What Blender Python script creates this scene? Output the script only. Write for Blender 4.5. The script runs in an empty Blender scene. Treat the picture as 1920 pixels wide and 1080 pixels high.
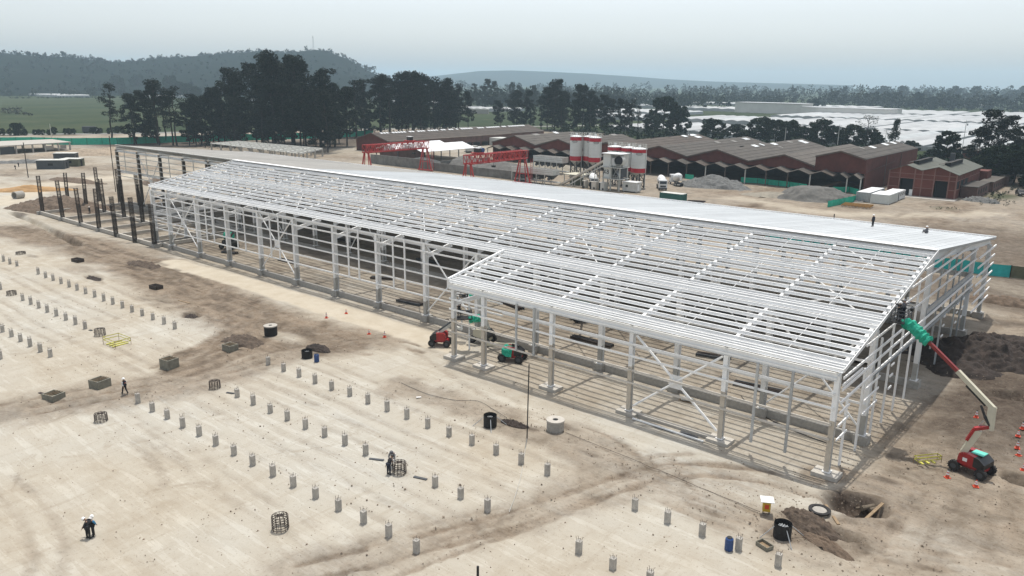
# Steel frame building site seen from the air. Units are metres; the building's long side runs along X.
import bpy, bmesh, math, random
import numpy as np
from mathutils import Vector, Matrix, Euler

S = bpy.context.scene
C = S.collection
R = math.radians
PI = math.pi

# ------------------------------------------------------------------ camera, sky, sun, exposure
cam_d = bpy.data.cameras.new('camera')
cam = bpy.data.objects.new('camera', cam_d)
C.objects.link(cam)
cam_d.sensor_width = 36.0
cam_d.lens = 27.575
cam_d.clip_start = 0.5
cam_d.clip_end = 60000
CAM_F, CAM_PITCH, CAM_ROLL, CAM_YAW = None, 0.2570, 0.0105, -0.6950
_fw = Vector((math.sin(CAM_YAW)*math.cos(CAM_PITCH), math.cos(CAM_YAW)*math.cos(CAM_PITCH), -math.sin(CAM_PITCH)))
_rt = Vector((math.cos(CAM_YAW), -math.sin(CAM_YAW), 0))
_up = _rt.cross(_fw)
_r = _rt*math.cos(CAM_ROLL) + _up*math.sin(CAM_ROLL)
_u = -_rt*math.sin(CAM_ROLL) + _up*math.cos(CAM_ROLL)
M4 = Matrix(((_r.x, _u.x, -_fw.x, 0), (_r.y, _u.y, -_fw.y, 0), (_r.z, _u.z, -_fw.z, 31.0), (0, 0, 0, 1)))
cam.matrix_world = M4
S.camera = cam

SUN_DIR = Vector((-0.15, 0.24, 1.0)).normalized()      # from the ground towards the sun
sun_el = math.asin(SUN_DIR.z)
sun_az = math.atan2(SUN_DIR.x, SUN_DIR.y)
world = bpy.data.worlds.new('World')
S.world = world
world.use_nodes = True
wn = world.node_tree.nodes
wl = world.node_tree.links
for n in list(wn):
    wn.remove(n)
sky = wn.new('ShaderNodeTexSky')
sky.sky_type = 'NISHITA'
sky.sun_disc = False
sky.sun_elevation = sun_el
sky.sun_rotation = sun_az
sky.altitude = 0
sky.air_density = 1.0
sky.dust_density = 2.0
sky.ozone_density = 1.5
hsv = wn.new('ShaderNodeHueSaturation')
hsv.inputs['Saturation'].default_value = 0.34
wbg = wn.new('ShaderNodeBackground')
wbg.inputs["Strength"].default_value = 0.142
wo = wn.new('ShaderNodeOutputWorld')
wl.new(sky.outputs[0], hsv.inputs['Color'])
wl.new(hsv.outputs[0], wbg.inputs[0])
wl.new(wbg.outputs[0], wo.inputs[0])

sun_d = bpy.data.lights.new('sun', 'SUN')
sun_d.energy = 2.7
sun_d.angle = R(0.8)
sun_d.color = (1.0, 0.955, 0.88)
sun = bpy.data.objects.new('sun', sun_d)
C.objects.link(sun)
sun.location = (0, 0, 200)
sun.rotation_euler = SUN_DIR.to_track_quat('Z', 'Y').to_euler()

S.view_settings.view_transform = 'Standard'
S.view_settings.look = 'None'
S.view_settings.exposure = 0.44
S.view_settings.gamma = 1.0
S.view_settings.use_curve_mapping = False
S.cycles.use_denoising = True
S.cycles.max_bounces = 6
S.cycles.diffuse_bounces = 3
S.cycles.glossy_bounces = 2
S.cycles.transmission_bounces = 3
S.cycles.transparent_max_bounces = 8
S.cycles.volume_bounces = 1
S.cycles.caustics_reflective = False
S.cycles.caustics_refractive = False
S.render.film_transparent = False

# ------------------------------------------------------------------ helpers
class MB:
    """collects simple shapes and links them as one mesh object"""
    def __init__(s):
        s.v = []; s.f = []
    def add(s, vs, fs):
        o = len(s.v)
        s.v += [tuple(v) for v in vs]
        s.f += [tuple(i+o for i in f) for f in fs]
        return s
    def box(s, c, d, rz=0.0, rx=0.0, ry=0.0):
        """box with centre c and full size d"""
        x, y, z = d[0]/2, d[1]/2, d[2]/2
        vs = [Vector((sx*x, sy*y, sz*z)) for sx in (-1, 1) for sy in (-1, 1) for sz in (-1, 1)]
        if rz or rx or ry:
            m = Euler((rx, ry, rz)).to_matrix()
            vs = [m @ v for v in vs]
        cv = Vector(c)
        vs = [v+cv for v in vs]
        return s.add(vs, [(0,1,3,2),(4,6,7,5),(0,4,5,1),(2,3,7,6),(0,2,6,4),(1,5,7,3)])
    def bx(s, x0, x1, y0, y1, z0, z1):
        return s.box(((x0+x1)/2, (y0+y1)/2, (z0+z1)/2), (abs(x1-x0), abs(y1-y0), abs(z1-z0)))
    def beam(s, a, b, w, h, up=(0, 0, 1)):
        """rectangular bar from a to b, width w, height h (along up)"""
        a = Vector(a); b = Vector(b); d = (b-a)
        if d.length < 1e-6: return s
        d.normalize(); u = Vector(up)
        if abs(d.dot(u)) > 0.98: u = Vector((1, 0, 0))
        sd = d.cross(u).normalized(); u = sd.cross(d).normalized()
        vs = []
        for p in (a, b):
            for sx, sz in ((-1,-1),(1,-1),(1,1),(-1,1)):
                vs.append(p + sd*sx*w/2 + u*sz*h/2)
        return s.add(vs, [(0,1,2,3),(4,7,6,5),(0,4,5,1),(1,5,6,2),(2,6,7,3),(3,7,4,0)])
    def ibeam(s, a, b, w, h, t=0.03, up=(0, 0, 1)):
        a = Vector(a); b = Vector(b); d = (b-a).normalized(); u = Vector(up)
        if abs(d.dot(u)) > 0.98: u = Vector((1, 0, 0))
        sd = d.cross(u).normalized(); u = sd.cross(d).normalized()
        for k in (-1, 1):
            s.beam(a+u*k*(h/2-t/2), b+u*k*(h/2-t/2), w, t, up=u)
        s.beam(a, b, t*0.8, h-2*t, up=u)
        return s
    def tube(s, a, b, r0, r1=None, n=8, caps=True):
        r1 = r0 if r1 is None else r1
        a = Vector(a); b = Vector(b); d = (b-a)
        if d.length < 1e-6: return s
        d.normalize()
        u = Vector((0, 0, 1)) if abs(d.z) < 0.95 else Vector((1, 0, 0))
        sd = d.cross(u).normalized(); u = sd.cross(d)
        vs = []
        for p, r in ((a, r0), (b, r1)):
            for i in range(n):
                t = 2*PI*i/n
                vs.append(p + sd*math.cos(t)*r + u*math.sin(t)*r)
        fs = [(i, (i+1) % n, n+(i+1) % n, n+i) for i in range(n)]
        if caps: fs += [tuple(range(n))[::-1], tuple(range(n, 2*n))]
        return s.add(vs, fs)
    def lathe(s, c, prof, n=16, axis='Z', cap=True):
        """prof = list of (radius, height)"""
        vs = []
        for r, h in prof:
            for i in range(n):
                t = 2*PI*i/n
                if axis == 'Z': q = (c[0]+r*math.cos(t), c[1]+r*math.sin(t), c[2]+h)
                elif axis == 'X': q = (c[0]+h, c[1]+r*math.cos(t), c[2]+r*math.sin(t))
                else: q = (c[0]+r*math.cos(t), c[1]+h, c[2]+r*math.sin(t))
                vs.append(q)
        fs = []
        for k in range(len(prof)-1):
            for i in range(n):
                j = (i+1) % n
                fs.append((k*n+i, k*n+j, (k+1)*n+j, (k+1)*n+i))
        if cap:
            fs += [tuple(range(n))[::-1], tuple(range((len(prof)-1)*n, len(prof)*n))]
        return s.add(vs, fs)
    def prism(s, pts, d0, d1, axis='Y'):
        """closed outline in a plane pushed along an axis. axis Y: pts are (x, z)"""
        n = len(pts); vs = []
        for d in (d0, d1):
            for a, b in pts:
                vs.append((a, d, b) if axis == 'Y' else ((d, a, b) if axis == 'X' else (a, b, d)))
        fs = [(i, (i+1) % n, n+(i+1) % n, n+i) for i in range(n)]
        fs += [tuple(range(n))[::-1], tuple(range(n, 2*n))]
        return s.add(vs, fs)
    def mesh(s, name, mat, smooth=False):
        me = bpy.data.meshes.new(name)
        me.from_pydata(s.v, [], s.f)
        me.update()
        bm = bmesh.new(); bm.from_mesh(me)
        bmesh.ops.recalc_face_normals(bm, faces=bm.faces)
        bm.to_mesh(me); bm.free()
        if smooth:
            me.polygons.foreach_set('use_smooth', [True]*len(me.polygons))
        if mat: me.materials.append(mat)
        return me
    def build(s, name, mat, parent=None, smooth=False):
        return link(name, s.mesh(name, mat, smooth), parent)

def link(name, me, parent=None, loc=None, rz=None):
    o = bpy.data.objects.new(name, me)
    C.objects.link(o)
    if parent: o.parent = parent
    if loc is not None: o.location = loc
    if rz is not None: o.rotation_euler = (0, 0, rz)
    return o
def tag(o, label, cat, group=None, kind=None):
    if label: o['label'] = label
    if cat: o['category'] = cat
    if group: o['group'] = group
    if kind: o['kind'] = kind
    return o
def thing(name, label, cat, loc=(0, 0, 0), rz=0.0, group=None):
    o = bpy.data.objects.new(name, None)
    o.empty_display_size = 0.5
    C.objects.link(o)
    o.location = loc; o.rotation_euler = (0, 0, rz)
    return tag(o, label, cat, group)
def structure(o):
    o['kind'] = 'structure'
    return o
def kids():
    d = {}
    for o in C.objects:
        if o.parent: d.setdefault(o.parent.name, []).append(o)
    return d
def dup(root, loc, rz, label, group=None, scale=None):
    r = root.copy(); C.objects.link(r)
    r.location = loc; r.rotation_euler = (0, 0, rz)
    if scale: r.scale = scale
    r['label'] = label
    if group: r['group'] = group
    for ch in list(root.children):
        c = ch.copy(); C.objects.link(c); c.parent = r
        for g in list(ch.children):
            d = g.copy(); C.objects.link(d); d.parent = c
    return r
ORD = ['first', 'second', 'third', 'fourth', 'fifth', 'sixth', 'seventh', 'eighth', 'ninth', 'tenth', 'eleventh', 'twelfth',
       'thirteenth', 'fourteenth', 'fifteenth', 'sixteenth', 'seventeenth', 'eighteenth', 'nineteenth', 'twentieth',
       'twenty-first', 'twenty-second', 'twenty-third', 'twenty-fourth', 'twenty-fifth', 'twenty-sixth', 'twenty-seventh',
       'twenty-eighth', 'twenty-ninth', 'thirtieth']

def mat(name, col, rough=0.7, metal=0.0, var=0.0, scale=1.0, col2=None, bump=0.0, bscale=None, spec=0.5, trans=0.0, coord='Object'):
    m = bpy.data.materials.new(name); m.use_nodes = True
    nt = m.node_tree; b = nt.nodes['Principled BSDF']
    b.inputs['Roughness'].default_value = rough
    b.inputs['Metallic'].default_value = metal
    b.inputs['Specular IOR Level'].default_value = spec
    b.inputs['Base Color'].default_value = (*col, 1)
    if var or col2:
        g = nt.nodes.new('ShaderNodeNewGeometry')
        nz = nt.nodes.new('ShaderNodeTexNoise')
        nz.inputs['Scale'].default_value = scale
        nz.inputs['Detail'].default_value = 5
        nz.inputs['Roughness'].default_value = 0.65
        nt.links.new(g.outputs['Position'], nz.inputs['Vector'])
        cr = nt.nodes.new('ShaderNodeValToRGB')
        cr.color_ramp.elements[0].position = 0.32
        cr.color_ramp.elements[1].position = 0.68
        c2 = col2 if col2 else tuple(min(1, c*(1+var)) for c in col)
        c1 = col if col2 else tuple(c*(1-var) for c in col)
        cr.color_ramp.elements[0].color = (*c1, 1)
        cr.color_ramp.elements[1].color = (*c2, 1)
        nt.links.new(nz.outputs['Fac'], cr.inputs['Fac'])
        nt.links.new(cr.outputs['Color'], b.inputs['Base Color'])
        if bump:
            bp = nt.nodes.new('ShaderNodeBump')
            bp.inputs['Strength'].default_value = bump
            bp.inputs['Distance'].default_value = 0.05
            n2 = nt.nodes.new('ShaderNodeTexNoise')
            n2.inputs['Scale'].default_value = bscale or scale*6
            n2.inputs['Detail'].default_value = 4
            nt.links.new(g.outputs['Position'], n2.inputs['Vector'])
            nt.links.new(n2.outputs['Fac'], bp.inputs['Height'])
            nt.links.new(bp.outputs['Normal'], b.inputs['Normal'])
    return m

# numpy value noise for terrain relief
_rs = np.random.RandomState(7)
_tab = _rs.rand(256, 256)
def vnoise(x, y):
    xi = np.floor(x).astype(int); yi = np.floor(y).astype(int)
    fx = x-xi; fy = y-yi
    fx = fx*fx*(3-2*fx); fy = fy*fy*(3-2*fy)
    a = _tab[xi % 256, yi % 256]; b = _tab[(xi+1) % 256, yi % 256]
    c = _tab[xi % 256, (yi+1) % 256]; d = _tab[(xi+1) % 256, (yi+1) % 256]
    return (a*(1-fx)+b*fx)*(1-fy)+(c*(1-fx)+d*fx)*fy
def fbm(x, y, o=4):
    s = 0; a = 0.5; t = 0
    for k in range(o):
        s = s+a*vnoise(x*2**k+17*k, y*2**k+31*k); t += a; a *= 0.5
    return s/t
def segdist(x, y, a, b):
    ax, ay = a; bx, by = b
    dx, dy = bx-ax, by-ay
    t = np.clip(((x-ax)*dx+(y-ay)*dy)/(dx*dx+dy*dy+1e-9), 0, 1)
    return np.hypot(x-ax-t*dx, y-ay-t*dy)
def polydist(x, y, pts):
    d = None
    for a, b in zip(pts[:-1], pts[1:]):
        e = segdist(x, y, a, b)
        d = e if d is None else np.minimum(d, e)
    return d
def smooth(e0, e1, x):
    t = np.clip((x-e0)/(e1-e0), 0, 1)
    return t*t*(3-2*t)


# ------------------------------------------------------------------ materials
M = {}
M['steel'] = mat('white_painted_steel', (0.88, 0.88, 0.865), rough=0.45, var=0.05, scale=0.7)
M['steel_low'] = mat('beige_steel', (0.52, 0.46, 0.375), rough=0.5, var=0.12, scale=1.5)  # beige tone for the lower length of the front annex columns
M['steel_grey'] = mat('grey_grouted_steel', (0.36, 0.35, 0.32), rough=0.6, var=0.15, scale=1.5)
M['steel_brown'] = mat('shaded_brown_steel', (0.15, 0.125, 0.10), rough=0.6, var=0.2, scale=0.8)  # brown made darker: the shade on the far-left columns is put into the colour
M['steel_warm'] = mat('warm_tan_steel', (0.56, 0.52, 0.46), rough=0.5, var=0.1, scale=1)  # warmer tone for the lower annex girts
M['galv'] = mat('galvanised_steel', (0.42, 0.44, 0.45), rough=0.42, metal=0.4, var=0.12, scale=2.0)
M['roofing'] = mat('roof_sheet_metal', (0.50, 0.52, 0.525), rough=0.5, var=0.08, scale=0.12)
M['old_roofing'] = mat('dusty_roof_sheet', (0.40, 0.385, 0.355), rough=0.6, var=0.10, scale=0.15)
M['concrete'] = mat('concrete', (0.34, 0.32, 0.285), rough=0.9, var=0.16, scale=3.0, bump=0.4, bscale=30)
M['pale_concrete'] = mat('pale_concrete', (0.45, 0.42, 0.37), rough=0.9, var=0.12, scale=3.0, bump=0.3, bscale=30)
M['rust'] = mat('rusty_rebar', (0.045, 0.032, 0.026), rough=0.85, var=0.3, scale=8)
M['brick'] = mat('red_brick', (0.120, 0.036, 0.026), rough=0.9, var=0.22, scale=0.45)
M['brick_trim'] = mat('pinkish_concrete_frame', (0.20, 0.105, 0.085), rough=0.9, var=0.15, scale=0.8)
M['fibre'] = mat('weathered_fibre_cement', (0.082, 0.072, 0.061), rough=0.92, var=0.25, scale=0.35, bump=0.2, bscale=4)
M['fibre_old'] = mat('brown_fibre_cement', (0.078, 0.062, 0.050), rough=0.92, var=0.25, scale=0.3)
M['fascia'] = mat('roof_edge_boards', (0.11, 0.085, 0.07), rough=0.85, var=0.15, scale=1)
M['skylight'] = mat('white_translucent_sheet', (0.75, 0.77, 0.77), rough=0.35)
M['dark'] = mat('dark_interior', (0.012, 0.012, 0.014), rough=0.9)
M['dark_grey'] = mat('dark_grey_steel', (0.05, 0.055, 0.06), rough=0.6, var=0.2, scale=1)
M['red'] = mat('red_crane_paint', (0.42, 0.035, 0.03), rough=0.5, var=0.15, scale=0.8)
M['lift_red'] = mat('dusty_glossy_red_paint', (0.30, 0.014, 0.016), rough=0.38, var=0.25, scale=2.5)
M['band_red'] = mat('silo_band_red', (0.42, 0.010, 0.024), rough=0.4)
M['white'] = mat('white_paint', (0.72, 0.73, 0.72), rough=0.45, var=0.06, scale=0.6)
M['dirty_white'] = mat('dusty_white_paint', (0.52, 0.52, 0.48), rough=0.6, var=0.15, scale=0.8)
M['cream'] = mat('cream_paint', (0.52, 0.49, 0.38), rough=0.5, var=0.08, scale=1)
M['black'] = mat('black_plastic', (0.012, 0.012, 0.013), rough=0.45)
M['rubber'] = mat('tyre_rubber', (0.022, 0.02, 0.019), rough=0.85)
M['glass'] = mat('dark_glass', (0.02, 0.025, 0.03), rough=0.08)
M['chrome'] = mat('bare_steel_rod', (0.5, 0.5, 0.5), rough=0.3, metal=0.8)
M['teal'] = mat('green_mesh_fabric', (0.015, 0.36, 0.235), rough=0.75, var=0.18, scale=1.2)
M['teal_blue'] = mat('turquoise_mesh_fabric', (0.02, 0.36, 0.34), rough=0.75, var=0.15, scale=1.0)
M['olive'] = mat('olive_tarpaulin', (0.11, 0.115, 0.07), rough=0.8, var=0.15, scale=1.0)
M['container_green'] = mat('faded_green_container_paint', (0.018, 0.11, 0.09), rough=0.55, var=0.15, scale=0.8)
M['blue'] = mat('blue_plastic', (0.012, 0.05, 0.17), rough=0.4)
M['yellow'] = mat('yellow_paint', (0.50, 0.33, 0.03), rough=0.5, var=0.1, scale=1)
M['tape'] = mat('yellow_tape', (0.55, 0.52, 0.10), rough=0.5)
M['timber'] = mat('raw_timber', (0.24, 0.17, 0.10), rough=0.85, var=0.25, scale=4)
M['orange'] = mat('orange_plastic', (0.58, 0.07, 0.03), rough=0.45)
M['gravel_grey'] = mat('grey_aggregate', (0.115, 0.11, 0.10), rough=0.95, var=0.22, scale=1.2, bump=0.7, bscale=6)
M['gravel_pale'] = mat('pale_aggregate', (0.24, 0.215, 0.17), rough=0.95, var=0.18, scale=0.8, bump=0.6, bscale=6)
M['soil'] = mat('brown_soil', (0.125, 0.09, 0.063), rough=0.95, var=0.35, scale=1.5, bump=0.9, bscale=7)
M['soil_dark'] = mat('dark_wet_soil', (0.036, 0.026, 0.021), rough=0.92, var=0.45, scale=1.3, bump=1.0, bscale=6)
M['sand_soil'] = mat('sandy_soil', (0.30, 0.24, 0.175), rough=0.95, var=0.22, scale=1.2, bump=0.7, bscale=8)
M['rubble'] = mat('grey_rubble', (0.13, 0.13, 0.125), rough=0.95, var=0.35, scale=2.0, bump=0.8, bscale=5)
M['bark'] = mat('grey_brown_bark', (0.022, 0.018, 0.016), rough=0.9, var=0.25, scale=2)
M['asphalt'] = mat('pale_worn_road', (0.19, 0.19, 0.175), rough=0.9, var=0.10, scale=0.2)
M['pale_road'] = mat('compacted_pale_road', (0.46, 0.385, 0.285), rough=0.95, var=0.10, scale=0.5)
M['skin'] = mat('skin', (0.27, 0.15, 0.10), rough=0.6)
M['helmet'] = mat('white_helmet', (0.80, 0.80, 0.78), rough=0.3)
M['navy'] = mat('navy_cloth', (0.012, 0.016, 0.03), rough=0.85)
M['blackcloth'] = mat('black_cloth', (0.012, 0.012, 0.014), rough=0.85)
M['bluecloth'] = mat('light_blue_cloth', (0.04, 0.22, 0.42), rough=0.8)
M['whitecloth'] = mat('white_cloth', (0.62, 0.60, 0.57), rough=0.85)
M['vest'] = mat('orange_vest', (0.62, 0.16, 0.08), rough=0.7)
M['greycloth'] = mat('grey_cloth', (0.12, 0.12, 0.13), rough=0.85)
M['sand_orange'] = mat('orange_sand', (0.36, 0.22, 0.10), rough=0.95, var=0.2, scale=0.6)
M['timber_grey'] = mat('weathered_timber', (0.13, 0.105, 0.075), rough=0.9, var=0.3, scale=4)
M['teal_pale'] = mat('pale_turquoise_sheet', (0.12, 0.55, 0.45), rough=0.6)
M['lift_red_dark'] = mat('dusty_dark_red_paint', (0.20, 0.02, 0.018), rough=0.4)
M['silo_white'] = mat('silo_off_white', (0.60, 0.62, 0.59), rough=0.5, var=0.06, scale=0.5)
M['cream_pale'] = mat('pale_dusty_cream', (0.56, 0.52, 0.45), rough=0.6, var=0.1, scale=1)
M['brick_dull'] = mat('dull_brown_brick', (0.10, 0.055, 0.045), rough=0.9, var=0.3, scale=0.5)
M['fibre_green'] = mat('mossy_fibre_cement', (0.10, 0.105, 0.088), rough=0.92, var=0.2, scale=0.4)
M['dark_heap'] = mat('dark_aggregate', (0.05, 0.052, 0.05), rough=0.95, var=0.3, scale=1)
M['yellow_timber'] = mat('orange_brown_timber', (0.30, 0.16, 0.04), rough=0.8, var=0.25, scale=2)
M['trackmat'] = mat('concrete_slab_grey', (0.33, 0.325, 0.30), rough=0.9, var=0.15, scale=0.8)

def per_object(m, lo, hi):
    """each piece a little lighter or darker than the next"""
    nt = m.node_tree; b = nt.nodes['Principled BSDF']; inp = b.inputs['Base Color']
    oi = nt.nodes.new('ShaderNodeObjectInfo'); mr = nt.nodes.new('ShaderNodeMapRange')
    mr.inputs['To Min'].default_value = lo; mr.inputs['To Max'].default_value = hi
    nt.links.new(oi.outputs['Random'], mr.inputs['Value'])
    mx = nt.nodes.new('ShaderNodeMix'); mx.data_type = 'RGBA'; mx.blend_type = 'MULTIPLY'; mx.inputs[0].default_value = 1.0
    if inp.is_linked:
        nt.links.new(inp.links[0].from_socket, mx.inputs[6])
    else: mx.inputs[6].default_value = inp.default_value
    nt.links.new(mr.outputs[0], mx.inputs[7]); nt.links.new(mx.outputs[2], inp)
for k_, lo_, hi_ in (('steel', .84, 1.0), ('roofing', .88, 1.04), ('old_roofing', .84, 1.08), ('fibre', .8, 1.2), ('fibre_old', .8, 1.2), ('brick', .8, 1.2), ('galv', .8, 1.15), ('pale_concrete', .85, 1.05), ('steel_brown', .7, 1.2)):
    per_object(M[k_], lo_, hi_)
def leaf_mat(name, c1, c2):
    m = mat(name, c1, rough=0.75, col2=c2, scale=0.35, spec=0.12)
    nt = m.node_tree; b = nt.nodes['Principled BSDF']
    return m
M['leaf_dark'] = leaf_mat('eucalyptus_leaves', (0.006, 0.011, 0.008), (0.016, 0.024, 0.016))
M['leaf_green'] = leaf_mat('broadleaf_leaves', (0.008, 0.016, 0.009), (0.022, 0.040, 0.021))
M['leaf_grey'] = leaf_mat('dry_leaves', (0.035, 0.042, 0.032), (0.08, 0.08, 0.06))
M['leaf_far'] = leaf_mat('distant_leaves', (0.010, 0.018, 0.013), (0.024, 0.034, 0.022))

# greenhouse film: whitish plastic over bays, duller and dirtier in places
M['film'] = mat('greenhouse_film', (0.30, 0.31, 0.31), rough=0.6, col2=(0.45, 0.455, 0.45), scale=0.03)
per_object(M['film'], .82, 1.06)
M['film_wall'] = mat('greenhouse_side_film', (0.36, 0.38, 0.38), rough=0.6, var=0.15, scale=0.1)

# ------------------------------------------------------------------ ground: one sheet to the horizon
def grow(a, b, step, far, ratio=1.13, maxs=500):
    core = list(np.arange(a, b+1e-6, step))
    lo, s = [a], step
    while lo[-1] > -far:
        s = min(s*ratio, maxs); lo.append(lo[-1]-s)
    hi, s = [b], step
    while hi[-1] < far:
        s = min(s*ratio, maxs); hi.append(hi[-1]+s)
    return np.array(lo[:0:-1]+core+hi[1:])
gxs = grow(-150, 2, 0.34, 10000, 1.04)
gys = grow(16, 122, 0.34, 10000, 1.045)
PITS = [  # centre, radii, rotation, depth
    ((-13.92, 57.94), 2.6, 1.8, 0.45, 1.15), ((-13.76, 53.19), 1.5, 0.8, 0.2, 0.9), ((-5.15, 71.03), 1.6, 1.2, 0.0, 1.0),
    ((-8.36, 91.54), 3.0, 1.8, 0.3, 0.9), ((-98.40, 50.01), 2.2, 1.3, 0.1, 0.6), ((-128.95, 50.34), 3.0, 1.1, 0.0, 0.4)]
TRENCHES = [([(-206.95, 64.41), (-191.88, 63.64), (-171.37, 61.34), (-156.22, 59.35)], 1.5, 1.0)]
def curve(pts, n=9):
    out = []
    for i in range(len(pts)-1):
        p0 = pts[max(i-1, 0)]; p1 = pts[i]; p2 = pts[i+1]; p3 = pts[min(i+2, len(pts)-1)]
        for k in range(n):
            t_ = k/n
            out.append(tuple(.5*((2*p1[j])+(-p0[j]+p2[j])*t_+(2*p0[j]-5*p1[j]+4*p2[j]-p3[j])*t_*t_+(-p0[j]+3*p1[j]-3*p2[j]+p3[j])*t_**3) for j in (0, 1)))
    return out+[pts[-1]]
def offset(pts, o):
    out = []
    for i, p in enumerate(pts):
        a = pts[max(i-1, 0)]; b = pts[min(i+1, len(pts)-1)]; l = math.hypot(b[0]-a[0], b[1]-a[1])+1e-9
        out.append((p[0]-(b[1]-a[1])/l*o, p[1]+(b[0]-a[0])/l*o))
    return out
RUTS = []      # wheel marks: polyline, half width, strength
def rut(pts, k=1.0, gauge=1.9, w=.30):
    c = curve(pts)
    for s_ in (-1, 1): RUTS.append((offset(c, s_*gauge/2), w, k))
rut([(-80.58, 21.60), (-78.97, 28.11), (-77.18, 35.33), (-76.36, 42.80), (-75.92, 51.59), (-71.61, 59.40), (-64.58, 61.67)], 1.0)
rut([(-82.93, 22.35), (-81.00, 29.44), (-78.85, 37.34), (-79.63, 44.08), (-82.75, 49.48), (-90.04, 54.87), (-97.36, 57.99), (-108.02, 59.03)], 1.0, 2.2, .4)
rut([(-83.69, 40.47), (-85.27, 46.69), (-89.93, 53.05), (-96.07, 57.69), (-103.24, 58.84)], 1.3, 2.6, .5)
rut([(-82.05, 37.77), (-85.24, 44.59), (-90.02, 51.71), (-95.22, 55.26), (-101.46, 56.93)], .9)
rut([(-140.10, 59.10), (-116.75, 57.71), (-93.36, 54.53), (-78.41, 53.35), (-68.59, 56.83)], .9)
rut([(-151.53, 58.39), (-126.04, 58.88), (-99.69, 55.89), (-81.14, 53.71), (-72.93, 55.55)], .8)
rut([(-178.36, 62.96), (-144.96, 61.28), (-129.10, 61.32), (-104.08, 58.48)], .9, 2.4, .4)
rut([(-38.99, 25.44), (-36.00, 32.02), (-32.94, 39.17), (-30.71, 46.20), (-27.60, 54.11), (-21.84, 57.92), (-16.00, 58.45)], 1.0, 2.0, .35)
rut([(-35.15, 28.45), (-33.34, 35.61), (-31.62, 41.28), (-29.82, 48.64), (-26.26, 55.28)], .9)
rut([(-38.32, 28.36), (-35.38, 36.11), (-32.62, 41.91), (-31.03, 48.16), (-30.10, 53.18), (-27.16, 57.03)], .7)
rut([(-29.23, 55.22), (-25.23, 51.51), (-20.67, 51.28), (-14.43, 51.54), (-8.79, 53.89), (-3.48, 56.10)], .9)
rut([(-29.95, 52.07), (-25.46, 50.22), (-19.29, 50.06), (-13.42, 50.71), (-9.09, 52.42), (-4.52, 54.90)], .8, 2.2)
rut([(-39.22, 55.01), (-35.70, 55.09), (-32.18, 53.97), (-29.61, 52.36), (-27.69, 51.64)], .9)
rut([(-58.03, 52.23), (-50.86, 52.84), (-44.91, 54.06), (-38.41, 53.90), (-32.33, 52.52)], .6)
rut([(-8.21, 88.90), (-7.85, 75.21), (-9.65, 63.97), (-9.95, 55.87), (-9.92, 50.54)], .8, 2.3)
rut([(-10.66, 98.71), (-12.31, 85.30), (-12.64, 73.81), (-12.25, 65.08)], .7, 2.3)
rut([(-11.83, 93.40), (-12.24, 80.26), (-13.61, 68.85), (-14.78, 65.29)], .6)
rut([(-83.62, 63.95), (-68.69, 62.01), (-56.21, 58.43), (-46.15, 55.55)], .4)
rut([(-69.50, 28.47), (-63.46, 27.99), (-58.56, 27.13), (-56.29, 26.17)], .35)
rut([(-67.15, 17.29), (-60.06, 17.10), (-54.07, 15.97), (-51.20, 14.60)], .4)
rut([(-141.68, 179.20), (-123.51, 180.17), (-90.53, 179.50), (-65.78, 185.54), (-45.91, 200.22), (-27.77, 224.57)], .9, 2.6, .5)
rut([(-93.02, 199.75), (-69.95, 196.77), (-53.40, 205.73), (-29.04, 233.34)], .9, 2.6, .5)
rut([(-54.39, 188.31), (-39.76, 184.08), (-23.02, 191.58)], 1.0, 2.6, .5)
rut([(-52.95, 199.72), (-38.83, 199.12), (-24.81, 211.34)], .9, 2.6, .5)
rut([(-289.06, 88.56), (-290.20, 104.94), (-295.03, 124.64), (-310.10, 143.37)], .7, 2.6, .5)
rut([(-267.14, 81.52), (-262.98, 94.73), (-265.71, 111.89), (-283.36, 136.55)], .7, 2.6, .5)
for yy_, a_, b_, k_ in ((34.2, -100, -36, .30), (36.5, -96, -34, .34), (41.6, -90, -34, .30), (43.8, -86, -33, .34), (49.6, -84, -30, .4), (28.8, -80, -34, .26), (42.2, -150, -104, .4), (34.6, -130, -100, .36), (50.5, -140, -96, .5)):
    rut([(a_, yy_), ((a_*2+b_)/3, yy_+.3), ((a_+b_*2)/3, yy_-.3), (b_, yy_)], k_)
def rut_mask(x, y):
    m = np.zeros_like(x); wob_ = (fbm(x*.5, y*.5, 2)-.5)*.5; br = smooth(.30, .55, fbm(x*.22+9, y*.22+4, 3))
    for pts, w, k in RUTS:
        xs_ = [q[0] for q in pts]; ys_ = [q[1] for q in pts]
        sel = (x > min(xs_)-3) & (x < max(xs_)+3) & (y > min(ys_)-3) & (y < max(ys_)+3)
        if not sel.any(): continue
        d = polydist(x[sel], y[sel], pts)
        m[sel] = np.maximum(m[sel], k*smooth(w*1.7, w*.6, np.abs(d)+wob_[sel]))
    return m*(.35+.65*br)
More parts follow.
